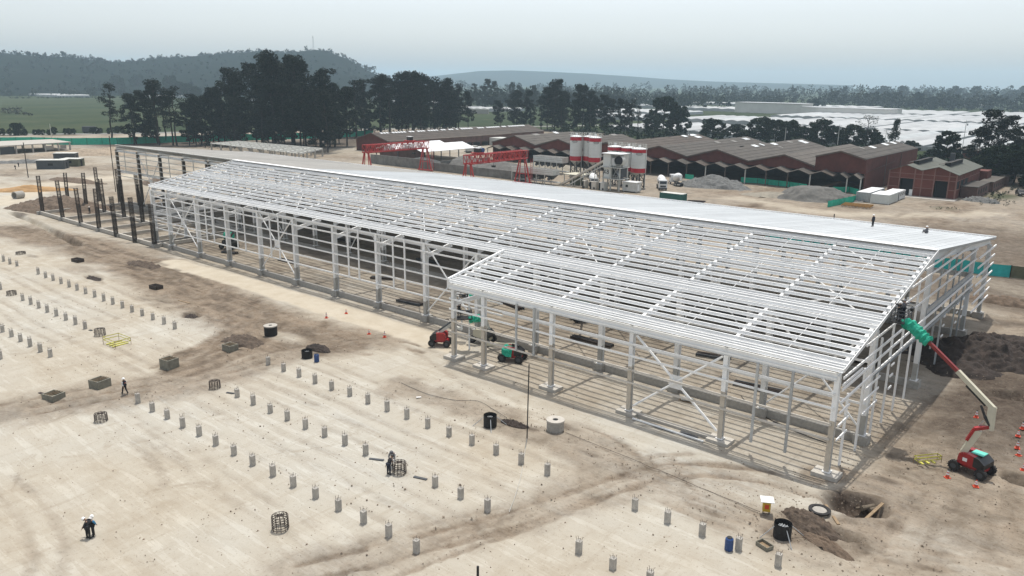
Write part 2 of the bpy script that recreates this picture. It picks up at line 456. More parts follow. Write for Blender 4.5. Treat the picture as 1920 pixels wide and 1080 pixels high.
def ground_z(x, y):
    x = np.asarray(x, float); y = np.asarray(y, float)
    near = smooth(-420, -260, x)*smooth(60, 5, x)*smooth(420, 300, y)
    z = (fbm(x*0.16, y*0.16, 4)-0.5)*0.22
    z = z*near
    # lowered floor inside the main building
    f = smooth(66.5, 69.5, y)*smooth(127, 124, y)*smooth(-216, -205, x)*smooth(-9, -15, x)
    z = z*(1-0.6*f) - 0.48*f
    # tracks churned by machines
    for pts, hw, dp in TRACKS:
        d = polydist(x, y, pts)
        m = smooth(hw, hw*0.3, d)
        z = z + m*(fbm(x*0.9, y*0.9, 3)-0.62)*dp
    for (cx, cy), rx, ry, rot, dp in PITS:
        u = (x-cx)*math.cos(rot)+(y-cy)*math.sin(rot); v = -(x-cx)*math.sin(rot)+(y-cy)*math.cos(rot)
        q = np.sqrt((u/rx)**2+(v/ry)**2)+(fbm(x*0.8, y*0.8, 3)-0.5)*0.5
        z = z - dp*smooth(1.0, 0.55, q) + 0.22*np.exp(-((q-1.15)/0.2)**2)
    for pts, hw, dp in TRENCHES:
        d = polydist(x, y, pts)+(fbm(x*0.7, y*0.7, 2)-0.5)*0.8
        z = z - dp*smooth(hw*0.6, hw*0.3, d) + 0.25*np.exp(-((d-hw)/0.5)**2)
    return z
TRACKS = [
    ([(-96.20, 57.94), (-90.99, 54.02), (-85.64, 46.91), (-83.69, 40.47)], 1.4, 0.35),
    ([(-71.61, 59.40), (-76.73, 52.16), (-76.36, 42.80), (-76.75, 35.12), (-80.42, 27.18), (-81.53, 21.90)], 4.0, 0.15),
    ([(-38.66, 26.88), (-35.60, 33.66), (-32.94, 39.17), (-30.71, 46.20), (-27.71, 53.41), (-21.47, 57.05)], 3.5, 0.14),
    ([(-28.04, 53.12), (-22.54, 50.67), (-15.70, 50.89), (-9.42, 53.75), (-3.07, 57.23)], 3.2, 0.16),
    ([(-148.70, 61.00), (-116.75, 57.71), (-93.81, 54.81), (-82.12, 52.83)], 3.5, 0.22)]
GX, GY = np.meshgrid(gxs, gys, indexing='ij')
GZ = ground_z(GX, GY)
RM = rut_mask(GX, GY)
GZ = GZ - RM*0.13
nx, ny = GX.shape
verts = np.stack([GX.ravel(), GY.ravel(), GZ.ravel()], 1)
ii = np.arange(nx*ny).reshape(nx, ny)
quads = np.stack([ii[:-1, :-1].ravel(), ii[1:, :-1].ravel(), ii[1:, 1:].ravel(), ii[:-1, 1:].ravel()], 1)
me = bpy.data.meshes.new('ground')
me.vertices.add(len(verts)); me.vertices.foreach_set('co', verts.ravel())
me.loops.add(quads.size); me.loops.foreach_set('vertex_index', quads.ravel())
me.polygons.add(len(quads))
me.polygons.foreach_set('loop_start', np.arange(0, quads.size, 4))
me.polygons.foreach_set('use_smooth', [True]*len(quads))
me.update(); me.validate()

def blob(x, y, c, rx, ry, rot=0.0):
    u = (x-c[0])*math.cos(rot)+(y-c[1])*math.sin(rot); v = -(x-c[0])*math.sin(rot)+(y-c[1])*math.cos(rot)
    return smooth(1.0, 0.35, np.sqrt((u/rx)**2+(v/ry)**2))
X, Y = GX, GY
wob = (fbm(X*0.12, Y*0.12, 4)-0.5)
fine = (fbm(X*0.55, Y*0.55, 3)-0.5)
brown = np.clip(RM*.80, 0, .9); pale = np.zeros_like(X); green = np.zeros_like(X); wet = np.zeros_like(X)
def band(pts, hw, k, wb=5.0):
    return k*smooth(hw*1.25, hw*0.45, polydist(X, Y, pts)+wob*wb+fine*2)
for b_ in [
    band([(-186.28, 55.55), (-159.87, 60.82), (-123.62, 58.58), (-100.19, 56.19), (-83.98, 54.08), (-74.53, 56.81)], 6.5, 0.88),
    band([(-71.61, 59.40), (-76.73, 52.16), (-76.36, 42.80), (-76.75, 35.12), (-80.42, 27.18), (-81.53, 21.90)], 4.4, 0.62),
    band([(-79.87, 39.70), (-81.62, 45.25), (-79.58, 49.64), (-78.41, 53.35)], 3.4, 0.85, 4),
    band([(-148.70, 61.00), (-135.72, 60.81), (-120.02, 59.42)], 4.5, 0.75, 4),
    band([(-96.20, 57.94), (-90.99, 54.02), (-85.64, 46.91), (-83.69, 40.47)], 1.5, 0.9, 1.5),
    band([(-57.70, 51.92), (-47.23, 52.02), (-37.92, 52.42), (-30.78, 52.58)], 2.6, 0.55, 4),
    band([(-38.66, 26.88), (-35.60, 33.66), (-32.94, 39.17), (-30.71, 46.20), (-27.71, 53.41), (-21.47, 57.05)], 3.6, 0.40, 4),
    band([(-28.04, 53.12), (-22.54, 50.67), (-15.70, 50.89), (-9.42, 53.75), (-3.07, 57.23)], 3.4, 0.45, 4),
    band([(-39.60, 54.68), (-32.87, 53.36), (-27.69, 51.64)], 2.2, 0.5, 3),
    0.72*smooth(-19, -14, X+wob*5)*smooth(48, 60, Y+wob*8),
    0.50*smooth(60, 76, Y+wob*4)*smooth(132, 128, Y)*smooth(-212, -204, X)*smooth(-10, -16, X),
    0.30*smooth(57, 62, Y+wob*2)*smooth(-62, -58, X)*smooth(-10, -20, X)*smooth(70, 68, Y),
    0.85*smooth(124, 132, Y+wob*6)*smooth(-130, -90, X+wob*30)*(.75+wob*1.2),
    0.62*smooth(124, 132, Y+wob*20)*smooth(-260, -200, X),
    (0.45+wob*1.3)*smooth(-150, -165, X+wob*10)*smooth(66, 76, Y+wob*10+(X+150)*.12),
    0.75*band([(-17.84, 61.40), (-14.89, 62.78), (-12.14, 58.68), (-13.40, 52.88), (-16.80, 51.75)], 2.2, 1.0, 2),
    0.55*blob(X, Y, (-133.56, 60.53), 4.5, 2.2), 0.75*blob(X, Y, (-128.95, 50.34), 3.6, 1.5), 0.6*blob(X, Y, (-98.40, 50.01), 3.0, 1.8),
    0.5*blob(X, Y, (-136.90, 51.54), 6, 3), 0.9*blob(X, Y, (-82.75, 49.48), 5, 3.6), 0.7*blob(X, Y, (-80.86, 43.46), 6, 2.5), 0.6*blob(X, Y, (-143.72, 65.59), 14, 5), 0.4*blob(X, Y, (-22.32, 52.96), 3, 2)]:
    brown = np.maximum(brown, b_)
wet = np.maximum(wet, 0.85*smooth(-17.5, -12.5, X+wob*5)*smooth(74, 84, Y+wob*10)*smooth(104, 97, Y+wob*6))
wet = np.maximum(wet, 0.75*blob(X, Y, (-13.82, 108.13), 9, 5, 0.3))
wet = np.maximum(wet, 0.6*smooth(126, 130, Y+wob*5)*smooth(-60, -30, X+wob*20)*smooth(215, 190, Y+wob*15))
for c_, rx_, ry_, k_ in [((-14.30, 58.65), 3.2, 2.4, .98), ((-13.76, 53.19), 1.7, 1.0, .95), ((-5.15, 71.03), 1.6, 1.2, .9), ((-15.75, 53.12), 2.2, 1.2, .6),
                         ((-8.36, 91.54), 3.4, 2.2, .8), ((-44.48, 51.98), 1.8, .8, .6), ((-42.02, 52.56), 2.0, .7, .7), ((-39.22, 55.01), 2.2, .8, .5), ((-74.04, 53.26), 1.8, .8, .7),
                         ((-83.48, 48.84), 1.5, .9, .6), ((-44.25, 39.00), 1.6, .9, .25), ((-16.98, 50.23), 1.6, .8, .6), ((-128.95, 50.34), 2.8, 1.0, .95), ((-98.87, 50.27), 1.7, .8, .9), ((-83.84, 49.06), 1.3, .8, .95), ((-81.17, 46.92), .8, .5, .9), ((-93.01, 55.53), .9, .5, .8), ((-133.49, 61.15), 3.0, 1.1, .6), ((-74.04, 53.26), 2.2, .8, .9), ((-203.57, 65.51), 5, 1.5, .7), ((-171.37, 61.34), 3.5, .8, .7), ((-107.92, 51.11), 1.8, .3, .6), ((-111.27, 50.01), 2.5, .5, .4), ((-153.70, 50.16), 3, 1, .4), ((-34.44, 51.99), 1.6, .6, .5), ((-14.35, 122.69), 7, 2.5, .6), ((-14.26, 76.89), 3.5, 1.8, .6), ((-13.89, 69.94), 3, .8, .6), ((-13.57, 63.93), 1.6, .8, .7), ((-38.35, 169.84), 9, 2, .5), ((-29.70, 202.15), 8, 2.5, .6), ((-26.70, 173.58), 9, 3, .5)]:
    wet = np.maximum(wet, k_*blob(X, Y, c_, rx_, ry_))
for pts_, hw_ in (([(-384.89, 181.39),(-363.08, 205.28),(-349.41, 220.25),(-328.56, 243.10),(-343.02, 271.28)], 24), ([(-361.81, 288.14),(-358.35, 327.79),(-362.92, 389.27)], 22), ([(-373.62, 425.64),(-332.59, 425.31),(-264.80, 443.82),(-231.17, 451.29)], 24), ([(-206.95, 410.86),(-150.04, 412.10),(-112.61, 409.86),(-91.04, 399.63)], 12), ([(-40.76, 314.65),(-50.74, 326.68),(-64.13, 351.50)], 14)):
    wet = np.maximum(wet, .85*smooth(hw_*1.3, hw_*.6, polydist(X, Y, pts_)+wob*14))
wet = np.maximum(wet, .75*RM*smooth(.30, .65, brown-RM*.4)*smooth(.35, .6, fbm(X*.4+5, Y*.4, 3)))
# dark earth thrown out beside the columns and on the building floor
floor = smooth(70, 72, Y)*smooth(124, 122, Y)*smooth(-205, -203, X)*smooth(-17, -18, X)
wet = np.maximum(wet, floor*0.32*smooth(0.52, 0.62, fbm(X*0.10+3, Y*0.35, 3)))
pale = np.maximum(pale, smooth(2.6, 1.9, polydist(X, Y, [(-131.01, 63.99), (-107.30, 64.92), (-86.80, 64.59), (-71.53, 64.61), (-62.89, 64.48)])+fine*1.0))
pale = np.maximum(pale, 0.8*smooth(6.5, 4.5, polydist(X, Y, [(-253.03, 76.99), (-250.98, 88.78), (-260.86, 106.49), (-260.98, 116.62)])+wob*4))
pale = np.maximum(pale, 0.9*smooth(5, 3.5, polydist(X, Y, [(-224.86, 67.94), (-234.13, 74.69), (-239.88, 80.59)])+wob*3))
pale = np.maximum(pale, 0.7*smooth(3.5, 2.5, polydist(X, Y, [(-37.95, 153.52), (-19.32, 145.23), (-14.55, 142.32)])+wob))
brown = brown*(1-.8*blob(X, Y, (-81.03, 53.24), 5.0, 2.0, 0.0))
pale = np.maximum(pale, 0.55*smooth(4, 2, polydist(X, Y, [(-92.47, 208.70), (-64.37, 199.79), (-48.23, 209.53), (-33.13, 229.45)])+wob*5))
def side(a, b):   # >0 to the left of a->b
    return ((b[0]-a[0])*(Y-a[1])-(b[1]-a[1])*(X-a[0]))/math.hypot(b[0]-a[0], b[1]-a[1])
far_l = side((-457.99, 142.82), (-447.37, 190.89))
g1 = smooth(-1, 3, side((-505, 100), (-440, 280)))
g2 = smooth(-1, 3, side((-440, 280), (-375, 430)))
g3 = smooth(-1, 6, side((-375, 430), (-300, 470)))
green = np.where(Y < 280, g1, np.where(Y < 430, g2, np.maximum(g3, 0)))
green = np.where((Y >= 430) | ((Y > 345) & (X > -260)), np.maximum(green, smooth(345, 365, Y+wob*10)), green)
green = np.maximum(green, smooth(330, 345, Y)*smooth(-260, -240, X))
green = np.maximum(green, smooth(20, 60, X))
green = np.maximum(green, smooth(-700, -760, X))
grass_spots = 0.7*blob(X, Y, (-44.47, 228.15), 5, 3)*(fine > -0.05)+0.8*blob(X, Y, (-36.80, 268.48), 7, 9)
green = np.maximum(green, grass_spots)
green = np.clip(green, 0, 1)
ca = me.color_attributes.new('mask', 'FLOAT_COLOR', 'POINT')
cols = np.stack([brown.ravel(), pale.ravel(), green.ravel(), wet.ravel()], 1).clip(0, 1)
ca.data.foreach_set('color', cols.ravel())

def ground_material():
    m = bpy.data.materials.new('site_ground'); m.use_nodes = True
    nt = m.node_tree; N = nt.nodes; L = nt.links; b = N['Principled BSDF']
    b.inputs['Roughness'].default_value = 0.95
    b.inputs['Specular IOR Level'].default_value = 0.15
    geo = N.new('ShaderNodeNewGeometry')
    at = N.new('ShaderNodeAttribute'); at.attribute_name = 'mask'
    sp = N.new('ShaderNodeSeparateColor'); L.new(at.outputs['Color'], sp.inputs[0])
    def noise(scale, detail=5, rough=0.6, sx=1, sy=1, rot=0.0, dist=0.0):
        mp = N.new('ShaderNodeMapping'); mp.inputs['Scale'].default_value = (sx, sy, 1); mp.inputs['Rotation'].default_value = (0, 0, rot)
        nz = N.new('ShaderNodeTexNoise'); nz.inputs['Scale'].default_value = scale; nz.inputs['Detail'].default_value = detail
        nz.inputs['Roughness'].default_value = rough; nz.inputs['Distortion'].default_value = dist
        L.new(geo.outputs['Position'], mp.inputs['Vector']); L.new(mp.outputs[0], nz.inputs['Vector'])
        return nz.outputs['Fac']
    def ramp(v, p0, p1, c0=(0, 0, 0), c1=(1, 1, 1)):
        r = N.new('ShaderNodeValToRGB'); e = r.color_ramp.elements
        e[0].position = p0; e[1].position = p1; e[0].color = (*c0, 1); e[1].color = (*c1, 1)
        L.new(v, r.inputs['Fac']); return r.outputs['Color']
    def mix(f, a, c, mode='MIX'):
        n = N.new('ShaderNodeMix'); n.data_type = 'RGBA'; n.blend_type = mode
        if isinstance(f, float): n.inputs[0].default_value = f
        else: L.new(f, n.inputs[0])
        for k, v in ((6, a), (7, c)):
            if isinstance(v, tuple): n.inputs[k].default_value = (*v, 1)
            else: L.new(v, n.inputs[k])
        return n.outputs[2]
    def mul(a, c):
        n = N.new('ShaderNodeMath'); n.operation = 'MULTIPLY'
        for k, v in ((0, a), (1, c)):
            if isinstance(v, float): n.inputs[k].default_value = v
            else: L.new(v, n.inputs[k])
        return n.outputs[0]
    def addc(a, c):
        n = N.new('ShaderNodeMath'); n.operation = 'ADD'; n.use_clamp = True
        for k, v in ((0, a), (1, c)):
            if isinstance(v, float): n.inputs[k].default_value = v
            else: L.new(v, n.inputs[k])
        return n.outputs[0]
    big = noise(0.045, 4, 0.6)
    mid = noise(0.35, 6, 0.65)
    streak = noise(0.9, 5, 0.7, sx=0.10, sy=1.0)
    streak2 = noise(1.1, 5, 0.7, sx=1.0, sy=0.12, rot=0.55)
    small = noise(4.0, 6, 0.7)
    base = ramp(mid, 0.32, 0.70, (0.344, 0.297, 0.231), (0.463, 0.429, 0.360))
    base = mix(ramp(big, 0.42, 0.62), base, (0.453, 0.434, 0.382))
    base = mix(mul(ramp(streak, 0.52, 0.66), 0.26), base, (0.507, 0.478, 0.415))
    base = mix(mul(ramp(streak2, 0.54, 0.66), 0.30), base, (0.278, 0.233, 0.175))
    base = mix(mul(ramp(streak, 0.46, 0.36), 0.28), base, (0.289, 0.247, 0.188))
    patch = noise(0.16, 7, 0.72, dist=1.2)
    base = mix(mul(ramp(patch, 0.60, 0.70), 0.55), base, (0.245, 0.200, 0.146))
    base = mix(mul(ramp(small, 0.58, 0.68), 0.60), base, (0.207, 0.167, 0.124))
    grit = noise(14.0, 3, 0.7)
    base = mix(mul(ramp(grit, 0.60, 0.70), 0.40), base, (0.185, 0.153, 0.116))
    brn = ramp(mid, 0.34, 0.66, (0.088, 0.063, 0.044), (0.245, 0.190, 0.138))
    brn = mix(mul(ramp(streak, 0.46, 0.58), 0.6), brn, (0.235, 0.185, 0.135))
    brn = mix(mul(ramp(patch, 0.50, 0.62), 0.55), brn, (0.062, 0.045, 0.032))
    brn = mix(mul(ramp(small, 0.52, 0.64), 0.65), brn, (0.068, 0.048, 0.034))
    # break the edges of the stained areas with noise
    ed = noise(0.8, 6, 0.75)
    e2 = N.new('ShaderNodeMath'); e2.operation = 'SUBTRACT'; L.new(ed, e2.inputs[0]); e2.inputs[1].default_value = 0.5
    e3 = mul(e2.outputs[0], 0.9)
    bm_ = N.new('ShaderNodeMath'); bm_.operation = 'MULTIPLY_ADD'; bm_.use_clamp = True
    L.new(e3, bm_.inputs[0]); L.new(ramp(sp.outputs[0], 0.02, 0.25), bm_.inputs[1]); L.new(sp.outputs[0], bm_.inputs[2])
    col = mix(bm_.outputs[0], base, brn)
    pl = ramp(mid, 0.3, 0.7, (0.40, 0.345, 0.265), (0.49, 0.44, 0.355))
    col = mix(sp.outputs[1], col, pl)
    b.inputs['Specular IOR Level'].default_value = 0.05
    wt = ramp(small, 0.35, 0.65, (0.0342, 0.0251, 0.0198), (0.0988, 0.0760, 0.0593))
    wm = N.new('ShaderNodeMath'); wm.operation = 'MULTIPLY_ADD'; wm.use_clamp = True
    L.new(e3, wm.inputs[0]); L.new(ramp(at.outputs['Alpha'], 0.02, 0.3), wm.inputs[1]); L.new(at.outputs['Alpha'], wm.inputs[2])
    col = mix(wm.outputs[0], col, wt)
    fnoise = noise(0.012, 5, 0.6, sx=1.0, sy=0.4, rot=0.5)
    gfine = noise(0.09, 6, 0.7)
    grn = ramp(fnoise, 0.35, 0.65, (0.022, 0.038, 0.016), (0.052, 0.064, 0.030))
    grn = mix(mul(ramp(gfine, 0.5, 0.7), 0.5), grn, (0.10, 0.095, 0.055))
    col = mix(sp.outputs[2], col, grn)
    L.new(col, b.inputs['Base Color'])
    bp = N.new('ShaderNodeBump'); bp.inputs['Strength'].default_value = 0.55; bp.inputs['Distance'].default_value = 0.10
    hsum = addc(mul(small, 0.5), mul(streak, 0.5))
    L.new(hsum, bp.inputs['Height']); L.new(bp.outputs[0], b.inputs['Normal'])
    return m
M['ground'] = ground_material()
me.materials.append(M['ground'])
ground = link('ground', me)
structure(ground)
def gz(x, y):
    return float(ground_z(np.array([x]), np.array([y]))[0])

def ribbon(name, pts, w, z, m, kind='structure'):
    """flat strip following a line, laid just above the ground"""
    mb = MB(); L_ = []; R_ = []
    for i, (x, y) in enumerate(pts):
        a = pts[max(i-1, 0)]; b = pts[min(i+1, len(pts)-1)]
        dx, dy = b[0]-a[0], b[1]-a[1]; l = math.hypot(dx, dy); nx_, ny_ = -dy/l, dx/l
        L_.append((x+nx_*w/2, y+ny_*w/2, z)); R_.append((x-nx_*w/2, y-ny_*w/2, z))
    n = len(pts)
    mb.add(L_+R_, [(i, i+1, n+i+1, n+i) for i in range(n-1)])
    o = mb.build(name, m); o['kind'] = kind
    return o
hw_pts = [(-640, -260), (-560, -40), (-517.03, 130.99), (-498.36, 155.78), (-468.84, 200.23), (-446.11, 252.89), (-412.23, 330.69), (-345, 480), (-270, 700)]
ribbon('highway', hw_pts, 9.0, 0.12, M['asphalt'])


# ------------------------------------------------------------------ the steel building frame
XR = -17.5                    # right hand gable
XL = -149.3                   # left hand gable of the open part
XE = -203.7                   # far end of the roofed part
XS = [-17.5, -26.9, -36.4, -45.9, -55.3, -64.7, -74.1, -83.8, -93.5, -103.4, -113.2, -123.1, -133.0, -143.4, -149.3]
XS2 = [-159.8, -170.7, -181.6, -192.5, -203.7]
YA, YM, YMID, YR_, Y4, Y5 = 61.56, 70.85, 79.86, 88.87, 112.56, 123.67
def roof_z(y):                # top of rafters
    if y <= YR_: return 9.23+(y-YA)*(14.38-9.23)/(YR_-YA)
    return 14.38-(y-YR_)*(14.38-10.75)/(Y5-YR_)
PED = 0.35                    # top of the pedestals
FLOOR = -0.48
bld = thing('steel_building', 'long white steel building frame with open purlins and part of its roof sheeted', 'steel building', (0, 0, 0))
ST, GV, LOW = M['steel'], M['galv'], M['steel_low']

def column(x, y, zb, zt, w=0.42, h=0.62, low=None, mt=None):
    m = MB(); m.ibeam((x, y, zb), (x, y, zt), w, h, 0.05, up=(0, 1, 0))
    m.box((x, y, zb+0.03), (w+0.25, h+0.2, 0.06))
    o = m.build('column', mt or ST, bld)
    if low:
        q = MB(); q.ibeam((x, y, zb+.07), (x, y, low), w+.012, h+.012, 0.056, up=(0, 1, 0)); q.build('column_foot', M['steel_low'] if y < 65 else M['steel_grey'], bld)  # tinted lower length: beige on the annex line, grey elsewhere
    return o
def pedestal(x, y, z0, z1, w):
    MB().bx(x-w/2, x+w/2, y-w/2, y+w/2, z0, z1).build('pedestal', M['concrete'], bld)
# annex line on low pads
for i, x in enumerate(XS[:5]+[-59.9]):
    column(x, YA, 0.36, roof_z(YA)-0.45, 0.40, 0.50, low=4.9)
    MB().bx(x-1.05, x+1.05, YA-0.75, YA+0.75, -0.15, 0.32).build('pad', M['pale_concrete'], bld)
for x in XS:
    for y, zt in ((YM, roof_z(YM)), (YR_, roof_z(YR_)), (Y4, roof_z(Y4)), (Y5, roof_z(Y5))):
        column(x, y, PED, zt-0.75, 0.46, 0.70, low=2.3)
        pedestal(x, y, -0.75, PED, 1.25)
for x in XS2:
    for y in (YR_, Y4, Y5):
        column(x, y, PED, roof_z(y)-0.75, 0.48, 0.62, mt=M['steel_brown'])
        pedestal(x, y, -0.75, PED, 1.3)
# haunched rafters, one per bay line and slope
def rafter(x, y0, y1, d0, d1, w=0.30):
    z0, z1 = roof_z(y0), roof_z(y1)
    m = MB()
    vs = []
    t = 0.05
    # tapered I: top flange, web, bottom flange
    m.beam((x, y0, z0-t/2), (x, y1, z1-t/2), w, t)
    m.beam((x, y0, z0-d0), (x, y1, z1-d1), w, t)
    m.add([(x-0.02, y0, z0-d0), (x+0.02, y0, z0-d0), (x-0.02, y1, z1-d1), (x+0.02, y1, z1-d1),
           (x-0.02, y0, z0-t), (x+0.02, y0, z0-t), (x-0.02, y1, z1-t), (x+0.02, y1, z1-t)],
          [(0, 2, 6, 4), (1, 5, 7, 3), (0, 4, 5, 1), (2, 3, 7, 6)])
    m.build('rafter', ST, bld)
for x in XS[:5]+[-59.9]:
    rafter(x, YA-0.3, YM, 0.45, 0.6)
for x in XS:
    rafter(x, YM, YMID, 0.75, 0.55); rafter(x, YMID, YR_, 0.55, 0.8)
for x in XS+XS2:
    rafter(x, YR_, Y4, 0.8, 0.75); rafter(x, Y4, Y5, 0.75, 0.5)
# purlins, lying on the rafters and running the length of the building
def purlin(y, x0, x1, dz=0.0, w=0.15, h=0.26):
    z = roof_z(y)+h/2+dz
    m = MB()
    m.beam((x0, y, z), (x1, y, z), 0.025, h)
    m.beam((x0, y+w/2, z+h/2-0.012), (x1, y+w/2, z+h/2-0.012), w, 0.024)
    m.beam((x0, y-w/2, z-h/2+0.012), (x1, y-w/2, z-h/2+0.012), w, 0.024)
    m.build('purlin', ST, bld)
xa0, xa1 = -60.3, XR+0.45
for k in range(1, 8):
    purlin(YA+(YM-YA)*k/8.0, xa0, xa1)
for dy in (-0.35, 0.05, 0.45):
    purlin(YA+dy, xa0, xa1)
for k in range(1, 14):
    y = YM+(YR_-YM)*k/14.0
    if k == 7:
        purlin(y-0.28, XL-0.3, xa1, w=0.16, h=0.28); purlin(y+0.28, XL-0.3, xa1, w=0.16, h=0.28)
    else:
        purlin(y, XL-0.3, xa1)
purlin(YR_-0.62, XL-0.3, xa1); purlin(YR_-0.28, XL-0.3, xa1)
purlin(YM-0.32, XL-0.3, xa1, w=0.18, h=0.28); purlin(YM+0.25, XL-0.3, xa1, w=0.18, h=0.28)
purlin(YM+0.75, XL-0.3, xa1, w=0.14, h=0.24)
# tie rods and roof bracing
for i in range(len(XS)-1):
    xm = (XS[i]+XS[i+1])/2
    m = MB()
    y0 = YA if i < 4 else YM
    m.beam((xm, y0, roof_z(y0)+0.1), (xm, YR_, roof_z(YR_)+0.1), 0.035, 0.035)
    m.build('sag_rod', ST, bld)
for i in (1, 4, 7, 10, 13):
    xa, xb = XS[i-1], XS[i]
    for ya, yb in ((YM, YMID), (YMID, YR_)):
        for (p, q) in (((xa, ya), (xb, yb)), ((xb, ya), (xa, yb))):
            m = MB(); m.tube((p[0], p[1], roof_z(p[1])-0.35), (q[0], q[1], roof_z(q[1])-0.35), 0.07, n=6)
            m.build('roof_brace', ST, bld)
# eave struts and ridge beams between columns
def strut(y, z, x0, x1, w=0.2, h=0.32, m_=None):
    MB().ibeam((x0, y, z), (x1, y, z), w, h, 0.03).build('strut', m_ or ST, bld)
strut(YA-0.25, roof_z(YA)-0.60, xa0, XR, 0.2, 0.7)
strut(YM, roof_z(YM)-1.0, XL, XR, 0.22, 0.42)
strut(YMID, roof_z(YMID)-0.75, XL, XR, 0.18, 0.28)
strut(YR_, roof_z(YR_)-1.0, XE, XR, 0.22, 0.42)
strut(Y4, roof_z(Y4)-1.0, XE, XR)
strut(Y5, roof_z(Y5)-0.75, XE, XR)
strut((Y4+YR_)/2, roof_z((Y4+YR_)/2)-0.7, XE, XR, 0.16, 0.25)
# mid-height mezzanine beams on the front line, seen as short deep members running in from each column
for x in XS[6:]:
    MB().ibeam((x, YM, 8.4), (x, YM+5.0, 9.35), 0.24, 0.55, 0.04).build('haunch_beam', ST, bld)
# front girts
def girt(a, b, w=0.09, h=0.22, m_=None, name='girt'):
    m = MB(); m.beam(a, b, w, h); m.build(name, m_ or ST, bld)
for z in (10.3, 9.2, 7.6, 6.1, 4.6, 3.1):
    girt((XL, YM-0.42, z), (-60.2, YM-0.42, z), h=0.20)
girt((XL, YM-0.42, 5.2), (-143.4, YM-0.42, 5.2), h=0.2)
for z in (8.5, 7.2, 6.0, 4.6, 3.3):
    girt((xa0, YA-0.34, z), (XR, YA-0.34, z), h=0.18, m_=M['steel_warm'] if z < 5 else ST)
# heavier rails on the main line seen through the annex
for z in (9.0, 7.4, 3.4):
    girt((-60.2, YM-0.42, z), (XR, YM-0.42, z), h=0.2)
# pairs of window posts between the front columns
for i in range(6, 12):
    if i in (8,): continue
    xa, xb = XS[i], XS[i+1]
    for f in (0.36, 0.60):
        xp = xa+(xb-xa)*f
        MB().beam((xp, YM-0.56, 3.1), (xp, YM-0.56, 10.4), 0.22, 0.14, up=(0, 1, 0)).build('window_post', ST, bld)
for xp in (-50.3, -47.9):
    MB().beam((xp, YA-0.47, 3.3), (xp, YA-0.47, 8.5), 0.22, 0.14, up=(0, 1, 0)).build('window_post', GV, bld)
for xp in (-23.9, -20.9):
    MB().beam((xp, YA-0.47, 3.3-2.2), (xp, YA-0.47, 8.3), 0.22, 0.14, up=(0, 1, 0)).build('window_post', GV, bld)
# crossed wind braces in some bays, with a gusset plate where they meet
def xbrace(xa, xb, y, z0, z1, r=0.10):
    for a, b in (((xa, y, z0), (xb, y, z1)), ((xb, y+0.02, z0), (xa, y+0.02, z1))):
        MB().tube(a, b, r, n=6).build('wind_brace', ST, bld)
    xm, zm = (xa+xb)/2, (z0+z1)/2
    MB().box((xm, y+0.01, zm), (1.3, 0.05, 1.3)).build('gusset_plate', ST, bld)
xbrace(-142.9, -133.4, YM-0.1, 1.0, 9.9)
xbrace(-112.8, -103.8, YM-0.1, 1.0, 9.9)
xbrace(-73.7, -65.1, YM-0.1, 1.0, 9.9)
xbrace(-36.0, -27.3, YA+0.05, 0.9, 8.0, 0.12)
xbrace(-26.5, -17.9, YM-0.1, 1.0, 9.9)
for y_ in (YR_, Y4, Y5):
    for (xa, xb) in ((-45.5, -36.8), (-112.8, -103.8), (-142.9, -133.4)):
        xbrace(xa, xb, y_, 1.0, roof_z(y_)-1.4)
xbrace(-192.2, -181.9, YR_, 1.0, 12.5)
# crane-way and floor beams on interior lines
for y_, z in ((YR_, 8.2), (Y4, 7.6)):
    strut(y_+0.4, z, XE, XR, 0.3, 0.6)
# wall girts of the taller roofed part seen past the open part's left gable
for z in (14.0, 13.2, 12.1, 10.9, 9.8, 8.6, 7.2):
    girt((XE, YR_-0.42, z), (XL, YR_-0.42, z), h=0.16, m_=M['dirty_white'])
for k, x in enumerate(XS2):
    xp = x+5.2
    MB().beam((xp, YR_-0.5, 8.2), (xp, YR_-0.5, 13.8), 0.2, 0.12, up=(0, 1, 0)).build('window_post', M['dirty_white'], bld)
# left gable of the open part
for y_ in (YM+6.0, YM+12.0):
    column(XL, y_, PED, roof_z(y_)-0.6, 0.4, 0.5)
for z in (10.2, 9.2, 7.6, 6.1, 4.6, 3.1):
    girt((XL-0.35, YM, z), (XL-0.35, YR_, z), w=0.08, h=0.18)
MB().ibeam((XL, YM, 8.6), (XL, YR_, 8.6), 0.25, 0.6, 0.04).build('gable_beam', ST, bld)
MB().ibeam((XL, YM, 5.6), (XL, YR_, 5.6), 0.25, 0.6, 0.04).build('gable_beam', ST, bld)
# open annex end (left)
MB().ibeam((-59.9, YA, 6.6), (-59.9, YM, 6.6), 0.2, 0.45, 0.03).build('gable_beam', ST, bld)
# right hand gable
GX_ = XR+0.42
for z in (8.0, 6.6, 7.3):
    pass
def grail(y0, z0, y1, z1=None, h=0.20, w=0.10, m_=None):
    z1 = z0 if z1 is None else z1
    girt((GX_, y0, z0), (GX_, y1, z1), w=w, h=h, m_=m_)
grail(YA, 8.0, YM-4.2); 
for z, y1 in ((8.6, YMID-1.5), (7.6, Y4), (6.5, Y4)):
    grail(YA, z, y1, h=0.22)
for z, y0, y1 in ((9.9, 67, 112.5), (11.2, 74, 112.5), (12.4, 80, 106), (13.3, 85, 98)):
    grail(y0, z, y1)
for z in (5.6, 4.5, 3.25):       # rungs between corner column and door post, and either side of the doors
    for ya, yb in ((YA, 64.1), (68.3, 72.6), (76.2, 77.2), (97.3, 98.2), (107.4, 108.4), (104.3, 105.2)):
        grail(ya, z, yb, h=0.18)
for z in (9.6, 8.3, 7.1, 5.9, 4.7, 3.5, 2.3):   # short girts left projecting past the far column
    grail(114.5, z, 126.2, h=0.24, w=0.12)
